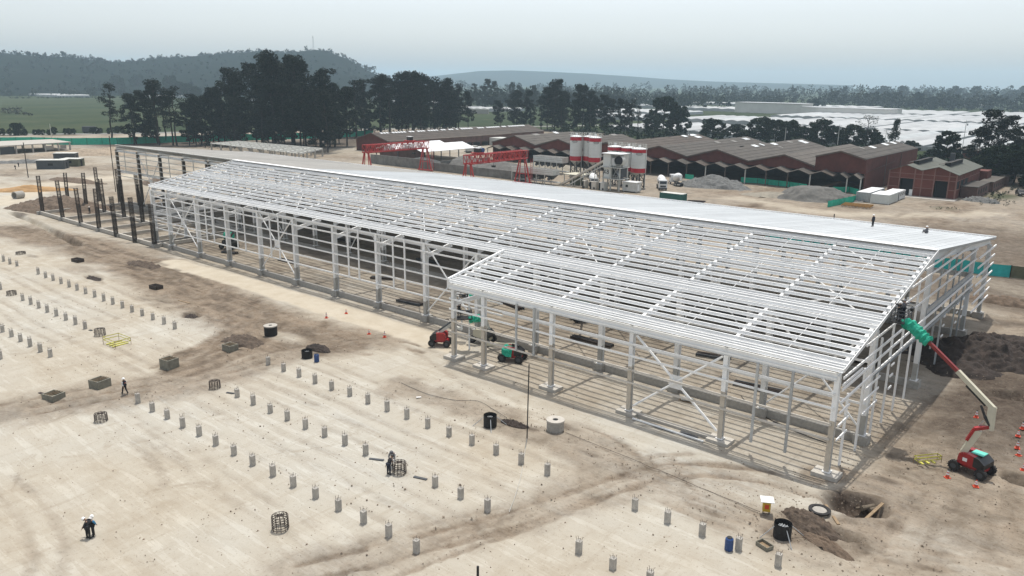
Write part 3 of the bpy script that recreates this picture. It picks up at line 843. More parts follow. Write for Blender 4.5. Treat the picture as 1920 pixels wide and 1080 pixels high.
for yp, zb, zt in ((64.1, 0.05, 6.5), (68.3, 0.05, 7.5), (72.6, 0.05, 9.2), (76.2, 0.05, 10.4), (84.1, 0.05, 12.6), (93.6, 3.0, 13.0), (97.3, 0.05, 12.6), (104.3, 0.05, 11.8), (108.0, 0.05, 7.4), (80.0, 0.05, 11.4), (101.0, 5.4, 12.4)):
    MB().beam((XR+0.2, yp, zb-0.3), (XR+0.2, yp, zt), 0.16, 0.24, up=(0, 1, 0)).build('gable_post', ST if yp < 90 else GV, bld)
MB().ibeam((XR+0.25, YR_, 7.95), (XR+0.25, Y4, 7.75), 0.2, 0.95, 0.05).build('gable_beam', GV, bld)
MB().ibeam((XR+0.25, YM, 6.2), (XR+0.25, Y4+1.5, 5.6), 0.2, 0.35, 0.04).build('gable_beam', GV, bld)
# edge trims along the gable rafters and eaves
m = MB(); m.beam((XR+0.5, YA-0.4, roof_z(YA-0.4)+0.2), (XR+0.5, YR_, roof_z(YR_)+0.2), 0.06, 0.34); m.build('rake_trim', ST, bld)
m = MB(); m.beam((XR+0.5, YR_, roof_z(YR_)+0.2), (XR+0.5, Y5+0.6, roof_z(Y5+0.6)+0.2), 0.06, 0.30); m.build('rake_trim', GV, bld)
m = MB(); m.beam((XL-0.35, YM-0.4, roof_z(YM-0.4)+0.3), (XL-0.35, YR_, roof_z(YR_)+0.3), 0.10, 0.16); m.build('rake_trim', ST, bld)
m = MB(); m.beam((-60.35, YA-0.4, roof_z(YA-0.4)+0.3), (-60.35, YM, roof_z(YM)+0.3), 0.22, 0.26); m.build('rake_trim', ST, bld)
m = MB(); m.beam((XL, YR_-0.1, roof_z(YR_)+0.42), (XE, YR_-0.1, roof_z(YR_)+0.42), 0.3, 0.10); m.build('ridge_flashing', M['dirty_white'], bld)
m = MB(); m.beam((XL, YR_-0.1, roof_z(YR_)+0.42), (XR+0.4, YR_-0.1, roof_z(YR_)+0.40), 1.0, 0.06); m.build('ridge_flashing', ST, bld)
# under-sheet purlins of the roofed slope
for k in range(1, 14):
    y = YR_+(Y5-YR_)*k/14.0
    girt((XE, y, roof_z(y)+0.1), (XR, y, roof_z(y)+0.1), w=0.09, h=0.2, name='purlin')
# roof sheets: ribbed panels running down the far slope, in three lapped lengths
def panel_mesh(wid, m_):
    mb = MB()
    ys = [YR_-0.2, YR_+11.5, YR_+23.2, Y5+0.75]
    for k in range(3):
        ya, yb = ys[k], ys[k+1]+0.12
        za, zb = roof_z(ya if ya > YR_ else YR_)+0.30-0.022*k, roof_z(yb)+0.30-0.022*k
        prof = [(0, 0.0), (0.04, 0.05), (0.09, 0.05), (0.13, 0), (wid*0.52-.05, 0), (wid*0.52, 0.03), (wid*0.52+.05, 0), (wid-0.004, 0)]
        n = len(prof)
        vs = [(x, ya, za+h) for x, h in prof]+[(x, yb, zb+h) for x, h in prof]
        mb.add(vs, [(i, i+1, n+i+1, n+i) for i in range(n-1)])
    return mb.mesh('roof_panel', m_)
pw = 1.004
npan = int((XR+0.45-(XE-0.3))/pw)
pm_new, pm_old, pm_mid = panel_mesh(pw, M['roofing']), panel_mesh(pw, M['old_roofing']), None
for i in range(npan):
    x = XR+0.45-pw*(i+1)
    o = link('roof_panel', pm_new if x > -128 else pm_old, bld, loc=(x, 0, 0))
m = MB(); m.beam((XE-0.3, Y5+0.80, roof_z(Y5)+0.30), (XR+0.5, Y5+0.80, roof_z(Y5)+0.30), 0.12, 0.14); m.build('eave_gutter', ST, bld)
# grade beams between pedestals
def grade(x0, y0, x1, y1, w=0.45, z0=-0.8, z1=0.28, m_='concrete'):
    MB().beam((x0, y0, (z0+z1)/2), (x1, y1, (z0+z1)/2), w, z1-z0).build('grade_beam', M[m_], bld)
for i in range(len(XS)-1):
    for y_ in (YM, YR_, Y4, Y5):
        grade(XS[i]-0.63, y_, XS[i+1]+0.63, y_)
for i in range(len(XS2)):
    xa = XL if i == 0 else XS2[i-1]
    for y_ in (YR_, Y4, Y5):
        grade(xa-0.65, y_, XS2[i]+0.65, y_)
for x in (XS[0], XS[14]):
    for a, b in ((YR_, Y4), (YM, YR_)):
        if x == XS[0]: continue
        grade(x, a+0.63, x, b-0.63)
MB().beam((-36.4+1.06, YA, 0.1), (-26.9-1.06, YA, 0.1), 0.5, 0.40).build('grade_beam', M['pale_concrete'], bld)
MB().beam((-35.3, YA-1.1, 0.16), (-27.9, YA-1.2, 0.16), 0.18, 0.12).build('loose_girt', ST, bld)

m = MB()
for x in XS:
    for k in range(1, 14):
        y = YM+(YR_-YM)*k/14.0; m.box((x+.07, y-.06, roof_z(y)+.12), (.02, .14, .22))
m.build('purlin_cleats', GV, bld)['kind'] = 'stuff'


# ------------------------------------------------------------------ short concrete piles in rows
M['pile_concrete'] = mat('pale_cast_concrete', (0.40, 0.375, 0.335), rough=0.9, var=0.22, scale=2.2, bump=0.3, bscale=25)
def make_pile(seed):
    rnd = random.Random(seed)
    t = thing('concrete_pile', 'short concrete pile', 'pile')
    m = MB(); s_ = 0.19; hgt = 0.95
    m.prism([(-s_, -s_+.03), (-s_+.03, -s_), (s_-.03, -s_), (s_, -s_+.03), (s_, s_-.03), (s_-.03, s_), (-s_+.03, s_), (-s_, s_-.03)], -0.15, hgt, axis='Z')
    m.build('shaft', M['pile_concrete'], t)
    m = MB()
    for sx in (-1, 1):
        for sy in (-1, 1):
            a = (sx*0.12, sy*0.12, hgt-0.02); l = rnd.uniform(0.18, 0.30)
            b = (sx*(0.12+rnd.uniform(0, .05)), sy*(0.12+rnd.uniform(0, .05)), hgt+l)
            m.tube(a, b, 0.014, n=4)
            m.tube(b, (b[0]+sx*rnd.uniform(-.02, .09), b[1]+rnd.uniform(-.06, .06), b[2]+.015), 0.013, n=4)
    for k in range(4):
        a = k*PI/2
        m.tube((0.13*math.cos(a), 0.13*math.sin(a), hgt+.10), (0.13*math.cos(a+PI/2), 0.13*math.sin(a+PI/2), hgt+.10), 0.010, n=4)
    m.build('rebar', M['rust'], t)
    return t
rnd = random.Random(11)
rows = [
    ('the long front row of fifteen', [(-74.30, 31.68),(-71.23, 31.62),(-68.50, 31.71),(-65.63, 31.71),(-62.83, 31.78),(-60.06, 31.79),(-57.23, 31.83),(-54.42, 31.85),(-51.58, 31.90),(-48.88, 31.95),(-46.06, 32.00),(-43.31, 32.03),(-40.47, 32.07),(-37.80, 32.11),(-35.01, 32.13)]),
    ('the gapped row beside the two workers', [(-68.35, 38.90),(-65.48, 38.91),(-62.55, 38.90),(-59.86, 38.97),(-57.01, 38.96),(-54.32, 39.08),(-51.50, 39.13),(-48.71, 39.13),(-40.39, 39.22),(-37.62, 39.23),(-34.93, 39.30)]),
    ('the row ending near the black pole', [(-74.19, 46.31),(-71.03, 46.19),(-68.42, 46.35),(-65.60, 46.35),(-62.85, 46.40),(-60.09, 46.54),(-57.23, 46.51),(-54.42, 46.55),(-51.69, 46.62),(-48.75, 46.51),(-46.00, 46.51),(-43.27, 46.60),(-40.45, 46.61),(-37.71, 46.67),(-34.87, 46.57)]),
    ('the row of five below the yellow box', [(-26.62, 46.61),(-23.85, 46.58),(-21.12, 46.64),(-18.40, 46.65),(-15.61, 46.63)]),
    ('the row of three at the bottom', [(-26.60, 39.31),(-23.84, 39.29),(-21.06, 39.29)]),
    ('the group of three at the far left edge', [(-152.61, 45.31),(-149.58, 45.30),(-146.99, 45.49)]),
    ('the long far left row of sixteen', [(-138.32, 45.68),(-134.79, 45.50),(-132.10, 45.60),(-129.07, 45.61),(-126.13, 45.63),(-123.28, 45.64),(-120.14, 45.58),(-117.35, 45.70),(-114.35, 45.69),(-111.72, 45.80),(-108.84, 45.84),(-105.79, 45.76),(-103.05, 45.85),(-100.33, 45.97),(-97.42, 46.03),(-94.44, 45.93)]),
    ('the row beside the taped yellow frame', [(-131.99, 38.18),(-123.11, 38.17),(-120.17, 38.19),(-117.33, 38.20),(-114.26, 38.16),(-111.50, 38.26),(-108.52, 38.31),(-105.64, 38.36),(-102.62, 38.32)]),
    ('the third left row of six', [(-109.10, 31.06),(-106.17, 31.10),(-103.34, 31.14),(-100.35, 31.15),(-97.43, 31.20),(-94.63, 31.25)]),
    ('the small left edge row below the row of six', [(-98.24, 27.32)]),
]
protos = [make_pile(k) for k in range(4)]
first = set()
for desc, pts in rows:
    for i, (x, y) in enumerate(pts):
        k = rnd.randrange(4)
        lab = 'concrete pile, %s from the left in %s' % (ORD[i], desc)
        if len(pts) == 1: lab = 'lone concrete pile with rebar at the left edge below the row of six'
        rz_ = rnd.uniform(-0.08, 0.08)
        loc = (x, y, gz(x, y)+rnd.uniform(-0.06, 0.03))
        if k not in first:
            first.add(k); o = protos[k]; o.location = loc; o.rotation_euler = (0, 0, rz_); o['label'] = lab; o['group'] = 'concrete piles in rows on the sand'
        else:
            o = dup(protos[k], loc, rz_, lab, 'concrete piles in rows on the sand')
        o.scale = (1, 1, rnd.uniform(0.92, 1.06))

# ------------------------------------------------------------------ tall rebar cages standing on the footings at far left
def make_cage(hgt, w=0.62, n=4):
    t = thing('rebar_cage', 'tall rebar cage', 'rebar cage')
    m = MB()
    for i in range(n):
        for (sx, sy) in ((i/(n-1)*2-1, -1), (i/(n-1)*2-1, 1), (-1, i/(n-1)*2-1), (1, i/(n-1)*2-1)):
            m.beam((sx*w/2, sy*w/2, 0), (sx*w/2, sy*w/2, hgt), 0.05, 0.05)
    m.build('bars', M['rust'], t)
    m = MB(); z = 0.2
    while z < hgt:
        for a, b in (((-1, -1), (1, -1)), ((1, -1), (1, 1)), ((1, 1), (-1, 1)), ((-1, 1), (-1, -1))):
            m.beam((a[0]*w/2, a[1]*w/2, z), (b[0]*w/2, b[1]*w/2, z), 0.05, 0.05)
        z += 0.13 if z < hgt*0.56 else 0.75
    m.build('ties', M['rust'], t)['kind'] = 'stuff'
    return t
cage_p = [make_cage(8.9), make_cage(8.2)]
cages = [((-203.33, 69.99), 0), ((-190.67, 69.60), 0), ((-180.75, 69.49), 1), ((-171.50, 69.38), 0), ((-162.44, 68.88), 1), ((-153.78, 68.63), 0), ((-147.01, 69.24), 1),
         ((-202.64, 79.61), 0), ((-193.81, 80.13), 1), ((-182.99, 79.86), 0), ((-172.44, 79.15), 0), ((-205.49, 89.03), 0), ((-196.75, 89.98), 1), ((-211.96, 79.07), 1), ((-212.94, 87.04), 0)]
cl = ['leftmost of the front line', 'second of the front line', 'third of the front line', 'fourth of the front line, in its middle',
      'fifth of the front line', 'sixth of the front line', 'last of the front line, against the white gable', 'leftmost of the second line', 'second of the second line',
      'third of the second line', 'last of the second line by the gable', 'left of two by the brown columns', 'right of two by the brown columns', 'lone one behind the front left end', 'lone one left of the rear pair']
used = set()
for ((x, y), k), lab in zip(cages, cl):
    lab = 'tall dark rebar cage on a footing, '+lab
    if k not in used:
        used.add(k); o = cage_p[k]; o.location = (x, y, -0.3); o['label'] = lab; o['group'] = 'rebar cages standing on the footings'
    else: o = dup(cage_p[k], (x, y, -0.3), 0, lab, 'rebar cages standing on the footings')
    o.rotation_euler = (rnd.uniform(-.025, .025), rnd.uniform(-.025, .025), rnd.uniform(-.05, .05))
def footing_grid():
    t = thing('foundation_beams', 'grid of low concrete foundation beams under the rebar cages', 'foundation', (0, 0, 0))
    front = [(-203.33, 69.99), (-190.67, 69.60), (-180.75, 69.49), (-171.50, 69.38), (-162.44, 68.88), (-153.78, 68.63), (-147.01, 69.24)]
    yf = 69.4
    xs_ = [c[0] for c in front]
    for a, b in zip(xs_[:-1], xs_[1:]):
        MB().beam((a, yf, 0.0), (b, yf, 0.0), 0.45, 0.75).build('beam', M['pale_concrete'], t)
    for y_ in (80.4, 91.0):
        for a, b in zip(xs_[:-1], xs_[1:]):
            MB().beam((a, y_, -0.05), (b, y_, -0.05), 0.4, 0.6).build('beam', M['pale_concrete'], t)
    for x in xs_:
        MB().beam((x, yf+0.25, -0.02), (x, 80.2, -0.02), 0.4, 0.6).build('beam', M['pale_concrete'], t)
        MB().beam((x, 80.6, -0.02), (x, 90.8, -0.02), 0.4, 0.6).build('beam', M['pale_concrete'], t)
        MB().box((x, yf, -0.1), (1.2, 1.2, 0.7)).build('footing', M['concrete'], t)
footing_grid()

# ------------------------------------------------------------------ round rebar baskets, dark shuttering frames
def basket(loc, r, h, label, rz=0):
    t = thing('rebar_basket', label, 'rebar basket', (loc[0], loc[1], gz(*loc)), rz, 'rebar baskets lying about the site')
    m = MB(); n = 12
    for i in range(n):
        a = 2*PI*i/n
        m.beam((r*math.cos(a), r*math.sin(a), 0), (r*0.98*math.cos(a), r*0.98*math.sin(a), h), 0.035, 0.035)
        m.beam((r*0.98*math.cos(a), r*0.98*math.sin(a), h), (r*0.45*math.cos(a+PI), r*0.45*math.sin(a+PI), h+0.03), 0.03, 0.03)
    m.build('bars', M['rust'], t)
    m = MB()
    for k in range(6):
        z = 0.08+k*(h-0.1)/5
        for i in range(n):
            a = 2*PI*i/n; b = 2*PI*(i+1)/n
            m.beam((r*math.cos(a), r*math.sin(a), z), (r*math.cos(b), r*math.sin(b), z), 0.03, 0.03)
    m.build('hoops', M['rust'], t)
basket((-44.40, 27.74), 0.58, 1.05, 'round rebar basket lying alone at bottom centre-left')
basket((-72.52, 27.39), 0.56, 0.75, 'low rebar basket alone at left below the concrete boxes')
basket((-72.24, 38.70), 0.55, 0.8, 'rebar basket left of the middle pile row')
basket((-44.21, 38.91), 0.56, 0.95, 'rebar basket beside the two crouching workers')
basket((-98.58, 38.43), 0.62, 0.85, 'rebar basket beside the taped yellow frame')
basket((-127.44, 38.18), 0.65, 0.6, 'rebar basket at the left edge in the second left row')
basket((-157.07, 49.50), 0.8, 0.45, 'low flat rebar basket at the upper left edge')
def dark_frame(loc, label, rz):
    t = thing('steel_mould', label, 'steel mould', (loc[0], loc[1], gz(*loc)), rz, 'dark steel moulds')
    m = MB()
    for a in (-1, 1):
        m.box((0, a*0.55, 0.28), (1.9, 0.07, 0.56)); m.box((a*0.95, 0, 0.28), (0.07, 1.03, 0.56))
    m.build('frame', M['rust'], t)
    m = MB()
    for k in range(-3, 4): m.beam((k*0.28, -0.5, 0.5), (k*0.28, 0.5, 0.5), 0.04, 0.04)
    m.build('bars', M['rust'], t)
dark_frame((-142.93, 53.62), 'dark open steel box lying near the far left pile row', 0.2)
dark_frame((-115.53, 53.94), 'dark open steel box with timber bars near the brown dirt band', 0.1)

# ------------------------------------------------------------------ concrete boxes, manhole rings, drums
def conc_box(loc, w, d, h, label, rz, bars=True):
    t = thing('concrete_chamber', label, 'concrete chamber', (loc[0], loc[1], gz(*loc)-0.1), rz, 'square concrete chambers')
    m = MB(); th = 0.13
    for a in (-1, 1):
        m.box((0, a*(d/2-th/2), h/2), (w, th, h)); m.box((a*(w/2-th/2), 0, h/2), (th, d-2*th-0.004, h))
    m.box((0, 0, 0.05), (w-0.3, d-0.3, 0.1))
    m.build('walls', M['conc_green'], t)
    if bars:
        m = MB()
        for k in (-1, 0, 1):
            m.beam((k*w*0.22, -d/2, h+.02), (k*w*0.22+.15, d/2, h+.02), 0.05, 0.04)
        m.build('bars', M['timber'], t)
M['conc_green'] = mat('mossy_grey_concrete', (0.20, 0.19, 0.15), rough=0.92, var=0.2, scale=2.5, bump=0.4, bscale=20)
conc_box((-81.58, 38.63), 1.5, 1.4, 1.15, 'tall square concrete chamber at the edge of the brown tracks', 0.15)
conc_box((-81.34, 31.07), 1.5, 1.5, 0.95, 'square concrete chamber behind the walking worker', 0.25)
conc_box((-81.74, 26.75), 1.6, 1.4, 0.6, 'low square concrete chamber, leftmost of the chambers', 0.3)
conc_box((-81.92, 46.25), 1.5, 1.2, 0.8, 'half buried concrete chamber in the brown spoil', 0.1)
def ring(loc, r, h, label, side, top, hole=0.4, stays=False):
    t = thing('manhole_ring', label, 'manhole ring', (loc[0], loc[1], gz(*loc)-0.05), 0, 'manhole rings and cylinders')
    m = MB(); m.lathe((0, 0, 0), [(r*0.97, 0), (r, 0.1), (r, h*0.5), (r*0.97, h*0.52), (r, h*0.54), (r, h)], n=24, cap=False)
    m.lathe((0, 0, 0), [(r*0.88, h), (r*0.88, 0.05)], n=24, cap=False)
    m.build('cylinder', M[side], t, smooth=False)
    m = MB()
    if top:
        m.lathe((0, 0, 0), [(hole, h+0.001), (hole, h+0.13), (r*1.06, h+0.13), (r*1.06, h+0.001), (hole, h+0.001)], n=28, cap=False)
        m.build('lid', M[top], t)
        m = MB(); m.lathe((0, 0, 0), [(hole*0.98, h*0.6), (hole*0.98, h+0.05)], n=20); m.build('opening', M['dark'], t)
    else:
        m.lathe((0, 0, 0), [(r*0.87, h*0.45), (r*0.5, h*0.5)], n=20); m.build('infill', M['dark'], t)
        m = MB()
        for k in (-1, 0, 1):
            m.beam((k*0.18, -0.35, h*0.75), (k*0.18, 0.35, h*0.75), 0.05, 0.05); m.beam((-0.35, k*0.18, h*0.75), (0.35, k*0.18, h*0.75), 0.05, 0.05)
        m.build('grille', M['galv'], t)
    if stays:
        for k in range(4):
            a = PI/4+k*PI/2
            MB().tube((r*math.cos(a), r*math.sin(a), h*0.8), ((r+1.0)*math.cos(a), (r+1.0)*math.sin(a), 0.05), 0.03, n=5).build('stay', M['galv'], t)
M['black_rough'] = mat('black_tar_coating', (0.014, 0.013, 0.013), rough=0.8, var=0.3, scale=3)
ring((-83.27, 52.67), 0.80, 1.15, 'black manhole cylinder with pale concrete lid in the middle distance', 'black_rough', 'pale_concrete', 0.22)
ring((-72.69, 50.47), 0.62, 0.95, 'small black cylinder beside a blue drum', 'black_rough', None)
ring((-44.72, 50.66), 0.62, 1.15, 'black cylinder held by four inclined stays', 'black_rough', None, stays=True)
ring((-39.51, 53.83), 0.80, 0.95, 'grey concrete manhole with pale round lid by the tall black pole', 'concrete', 'pale_concrete', 0.26)
ring((-16.78, 50.31), 0.62, 1.15, 'black cylinder with white grille at lower right', 'black_rough', None, stays=True)
def drum(loc, label):
    t = thing('blue_drum', label, 'drum', (loc[0], loc[1], gz(*loc)-0.02), 0, 'blue plastic drums')
    MB().lathe((0, 0, 0), [(0.24, 0), (0.29, 0.06), (0.29, 0.28), (0.275, 0.31), (0.29, 0.34), (0.29, 0.62), (0.275, 0.65), (0.29, 0.68), (0.27, 0.88), (0.19, 0.95)], n=18).build('body', M['blue'], t, smooth=False)
    MB().lathe((0, 0, 0), [(0.18, 0.952), (0.18, 1.0)], n=16).build('lid', M['black'], t)
drum((-70.70, 50.33), 'blue plastic drum beside the small black cylinder')
drum((-18.91, 46.22), 'blue plastic drum standing between two piles at lower right')
t = thing('lid_ring', 'flat dark manhole lid ring lying beside the pit', 'lid ring', (*(-15.87, 55.24), gz(*(-15.87, 55.24))+.22))
MB().lathe((0, 0, 0), [(0.55, 0.0), (0.55, 0.10), (0.80, 0.10), (0.80, 0.0)], n=28, cap=False).build('rim', M['black_rough'], t)
MB().lathe((0, 0, 0), [(0.54, 0.0), (0.50, 0.06)], n=24).build('plate', M['concrete'], t)
# yellow box under a white board
t = thing('switch_box', 'small yellow switch box under a white sloping board', 'switch box', (*(-18.91, 52.61), 0.0), 0.5)
m = MB(); m.box((0, 0, 0.62), (0.55, 0.35, 0.85)); m.build('cabinet', M['yellow'], t)
m = MB(); m.box((0, -0.18, 0.6), (0.3, 0.02, 0.35)); m.build('panel', M['orange'], t)
for sx in (-1, 1):
    MB().box((sx*0.22, 0, 0.1), (0.05, 0.3, 0.2)).build('leg', M['dark_grey'], t)
MB().box((0, 0, 1.12), (0.95, 0.85, 0.05), rx=0.08).build('cover_board', M['white'], t)
# mixing trough and logs
t = thing('mixing_trough', 'shallow timber mixing trough beside the blue drum', 'trough', (*(-17.19, 48.21), 0.02), -0.35)
m = MB(); m.box((0, 0, 0.05), (0.95, 0.6, 0.05)); m.build('floor', M['timber'], t)
for a in (-1, 1):
    MB().box((0, a*0.32, 0.16), (1.0, 0.04, 0.26)).build('side_board', M['conc_green'], t)
    MB().box((a*0.50, 0, 0.16), (0.04, 0.60, 0.26)).build('end_board', M['conc_green'], t)
for k, (px, lab) in enumerate([((-13.69, 59.39), 'thin log, leftmost of three beside the pit'), ((-13.39, 59.44), 'thick middle log of three beside the pit'), ((-12.94, 59.51), 'right log of three beside the pit')]):
    r_ = (0.10, 0.2, 0.15)[k]
    m = MB(); m.tube((-0.9+0.1*k, 0, r_), (0.9, 0.05, r_+0.02), r_, r_*0.85, n=10)
    o = m.build('log', M['timber_grey'] if 'timber_grey' in M else M['timber'])
    o.location = (px[0], px[1], gz(px[0], px[1])+0.04); o.rotation_euler = (0, 0, 0.95+0.05*k)
    tag(o, lab, 'log', 'logs beside the pit')
# square pit with timber edge boards near the annex corner
for k, (a, b, lab) in enumerate([((-15.88, 56.65), (-14.21, 54.46), 'left'), ((-13.03, 55.48), (-12.63, 59.78), 'right')]):
    m = MB(); m.beam((a[0], a[1], 0.06), (b[0], b[1], 0.06), 0.22, 0.1)
    tag(m.build('edge_board', M['timber']), 'timber board along the %s edge of the pit by the corner column' % lab, 'board', 'boards round the pit')
# taped barrier frames
def tape_frame(loc, w, d, h, label, rz, film=False):
    t = thing('barrier_frame', label, 'barrier', (loc[0], loc[1], 0.0), rz, 'yellow taped barriers')
    cs = [(-w/2, -d/2), (w/2, -d/2), (w/2, d/2), (-w/2, d/2)]
    for c in cs: MB().tube((c[0], c[1], 0), (c[0], c[1], h), 0.03, n=5).build('post', M['timber'], t)
    for i in range(4):
        a, b = cs[i], cs[(i+1) % 4]
        for z in (h*0.55, h*0.92):
            MB().beam((a[0], a[1], z), (b[0], b[1], z), 0.015, 0.09).build('tape', M['tape'], t)
    for k in (-1, 0, 1):
        MB().box((k*w*0.25, 0, 0.06), (0.2, d, 0.1)).build('board', M['tape'], t)
tape_frame((-93.74, 38.35), 2.9, 1.9, 0.9, 'yellow taped rectangular barrier frame on the pale sand', 0.05)
tape_frame((-11.73, 69.45), 2.3, 0.5, 0.7, 'small yellow barrier frame left of the red boom lift', 0.9)
# poles
def pole(a, h, r, label, m_='black_rough', tilt=(0, 0)):
    o = MB().tube((0, 0, -0.2), (tilt[0], tilt[1], h), r, r*0.9, n=8).build('site_pole', M[m_])
    o.location = (a[0], a[1], 0); tag(o, label, 'pole', 'thin poles on the site')
    return o
pole((-40.35, 50.72), 7.1, 0.055, 'tall thin black pole beside the grey concrete manhole', tilt=(0.1, 0))
pole((-29.62, 32.41), 1.1, 0.09, 'short black post at the bottom edge centre')
pole((-278.34, 93.09), 11.0, 0.14, 'tall dark pole left of the rebar cages', 'bark')
pole((-226.02, 97.10), 15.5, 0.12, 'tall thin pole in front of the brown columns', 'bark')
pole((-87.85, 56.84), 0.1, 0.02, 'thin marker stake in the dirt', 'timber')
# small stones and clods strewn over the sand
def scatter_stones():
    rs = random.Random(5); mb = MB()
    for k in range(5000):
        if k < 2200: x, y = rs.uniform(-120, -5), rs.uniform(18, 62)
        elif k < 3800: x, y = rs.uniform(-20, 2), rs.uniform(46, 110)
        else:
            a = rs.choice([(-74.04, 53.26), (-83.72, 48.62), (-44.48, 51.98), (-16.80, 51.75), (-16.69, 55.74), (-13.81, 71.37), (-30.78, 52.58), (-22.63, 52.68), (-79.58, 49.64), (-96.82, 48.79), (-39.22, 55.01), (-44.25, 39.00)])
            x, y = a[0]+rs.gauss(0, 3.0), a[1]+rs.gauss(0, 1.8)
        s_ = abs(rs.gauss(0, 0.035))+0.018
        z = gz(x, y) if k >= 3800 else 0.02
        vs = [(x+s_*math.cos(t_)*rs.uniform(.7, 1.3), y+s_*math.sin(t_)*rs.uniform(.7, 1.3), z-0.03) for t_ in (0, 1.57, 3.14, 4.71)]
        hh_ = z+s_*rs.uniform(.3, .7)
        vs += [(x+s_*.55*math.cos(t_)*rs.uniform(.6, 1.3), y+s_*.55*math.sin(t_)*rs.uniform(.6, 1.3), hh_) for t_ in (.3, 1.9, 3.4, 5.0)]
        mb.add(vs, [(0, 1, 5, 4), (1, 2, 6, 5), (2, 3, 7, 6), (3, 0, 4, 7), (4, 5, 6, 7)])
    o = mb.build('stones', M['clod']); tag(o, 'small stones and clods of earth scattered over the sand', 'stones', None, 'stuff')
M['clod'] = mat('clods', (0.24, 0.19, 0.14), rough=0.95, var=0.4, scale=0.9)
scatter_stones()

# ------------------------------------------------------------------ earth and gravel heaps: noisy mounds of their own
M['soil_mid'] = mat('dug_brown_soil', (0.085, 0.062, 0.045), rough=0.95, var=0.45, scale=1.8, bump=1.0, bscale=8)
def heap(loc, rx, ry, h, m_, label, rz=0.0, cat='heap', seed=1, flat=0.0, rough=0.35, n=34, z0=None, group=None, name='heap'):
    me_ = bpy.data.meshes.new(name)
    u = np.linspace(-1.15, 1.15, n); UX, UY = np.meshgrid(u, u, indexing='ij')
    rr = np.hypot(UX, UY)*(1+0.5*(fbm(UX*1.6+seed*3.1, UY*1.6+seed*1.7, 3)-0.5))+(fbm(UX*6+seed, UY*6+seed*2.2, 3)-0.5)*.30
    prof = np.clip(1-rr, 0, 1)
    if flat: prof = np.minimum(prof, flat)/flat
    else: prof = prof**0.85
    Z = h*prof*(0.82+0.36*fbm(UX*2.3+seed, UY*2.3+seed*2, 4))
    Z = Z + (fbm(UX*7+seed, UY*7, 4)-0.5)*rough*smooth(1.1, 0.8, rr) + (fbm(UX*19+seed, UY*19, 2)-0.5)*rough*.45*smooth(1.1, 0.8, rr)
    Z = Z + 0.10*smooth(1.25, .8, rr) - 0.25*smooth(.95, 1.2, rr)
    Z = np.where(rr > 1.2, -0.4, Z)
    vs = np.stack([UX.ravel()*rx, UY.ravel()*ry, Z.ravel()], 1)
    I = np.arange(n*n).reshape(n, n)
    q = np.stack([I[:-1, :-1].ravel(), I[1:, :-1].ravel(), I[1:, 1:].ravel(), I[:-1, 1:].ravel()], 1)
    keep = ~np.all(np.take(Z.ravel(), q) < -0.3, axis=1)
    me_.from_pydata(vs.tolist(), [], q[keep].tolist()); me_.update()
    me_.polygons.foreach_set('use_smooth', [True]*len(me_.polygons))
    me_.materials.append(M[m_])
    o = link(name, me_, None, (loc[0], loc[1], gz(*loc) if z0 is None else z0), rz)
    tag(o, label, cat, group)
    return o
heap((-12.26, 104.84), 9.5, 6.0, 2.6, 'soil_dark', 'large dark wet earth heap right of the gable', 0.4, 'earth heap', 3, rough=1.9, n=110, name='earth_heap')
heap((-10.89, 109.40), 6.0, 4.0, 1.8, 'soil_dark', 'dark earth heap cut by the right edge of the frame', 0.1, 'earth heap', 5, rough=0.9, n=44, name='earth_heap')
heap((-14.44, 97.63), 4.0, 2.6, 1.3, 'soil_dark', 'small dark earth heap touching the gable shadow', 0.2, 'earth heap', 9, rough=0.8, n=40, name='earth_heap')
heap((-14.91, 133.00), 5.0, 2.2, 1.0, 'soil', 'brown earth heap by the right edge under the pale road', 0, 'earth heap', 6, rough=0.7, name='earth_heap')
heap((-15.78, 53.20), 2.2, 1.1, 0.6, 'soil_mid', 'brown spoil bank between black cylinder and round hole', -0.4, 'earth heap', 4, rough=0.5, n=44, name='earth_heap')
heap((-14.22, 51.47), 2.2, 0.6, 0.25, 'soil', 'thin strip of spoil at lower right', -0.35, 'earth heap', 17, rough=0.4, name='earth_heap')
heap((-74.02, 53.02), 1.9, 0.9, 0.6, 'soil_dark', 'small dark spoil heap behind the small black cylinder', 0.1, 'earth heap', 8, rough=0.4, name='earth_heap')
heap((-83.48, 48.84), 2.8, 1.6, 0.7, 'soil_mid', 'brown spoil heap beside the black manhole cylinder', 0.1, 'earth heap', 10, rough=0.5, name='earth_heap')
heap((-43.07, 52.26), 1.5, 0.5, 0.3, 'soil_dark', 'low soil heap at the foot of the tall black pole', 0.1, 'earth heap', 12, rough=0.35, name='earth_heap')
heap((-132.77, 60.15), 4.0, 1.6, 0.6, 'soil_mid', 'brown churned heap at the edge of the pale road', 0.1, 'earth heap', 13, rough=0.6, name='earth_heap')
heap((-129.60, 50.70), 2.8, 0.9, 0.35, 'soil_dark', 'flat black mound near the far left pile row', 0.0, 'earth heap', 15, rough=0.4, name='earth_heap')
heap((-99.18, 50.67), 1.9, 0.8, 0.35, 'soil_dark', 'low grey mound round the open hole', 0.0, 'earth heap', 18, rough=0.4, name='earth_heap')
heap((-210.89, 77.65), 13, 5.5, 2.6, 'soil', 'long brown earth bank behind the rebar cages', 0.25, 'earth heap', 19, rough=1.0, n=56, name='earth_heap')
heap((-211.09, 69.25), 7, 3.5, 1.8, 'soil', 'brown earth heap left of the rebar cages', 0.1, 'earth heap', 20, rough=0.9, n=40, name='earth_heap')
heap((-234.23, 113.94), 8, 4.0, 2.0, 'soil', 'brown earth heap behind the brown columns', 0.0, 'earth heap', 21, rough=0.8, name='earth_heap')
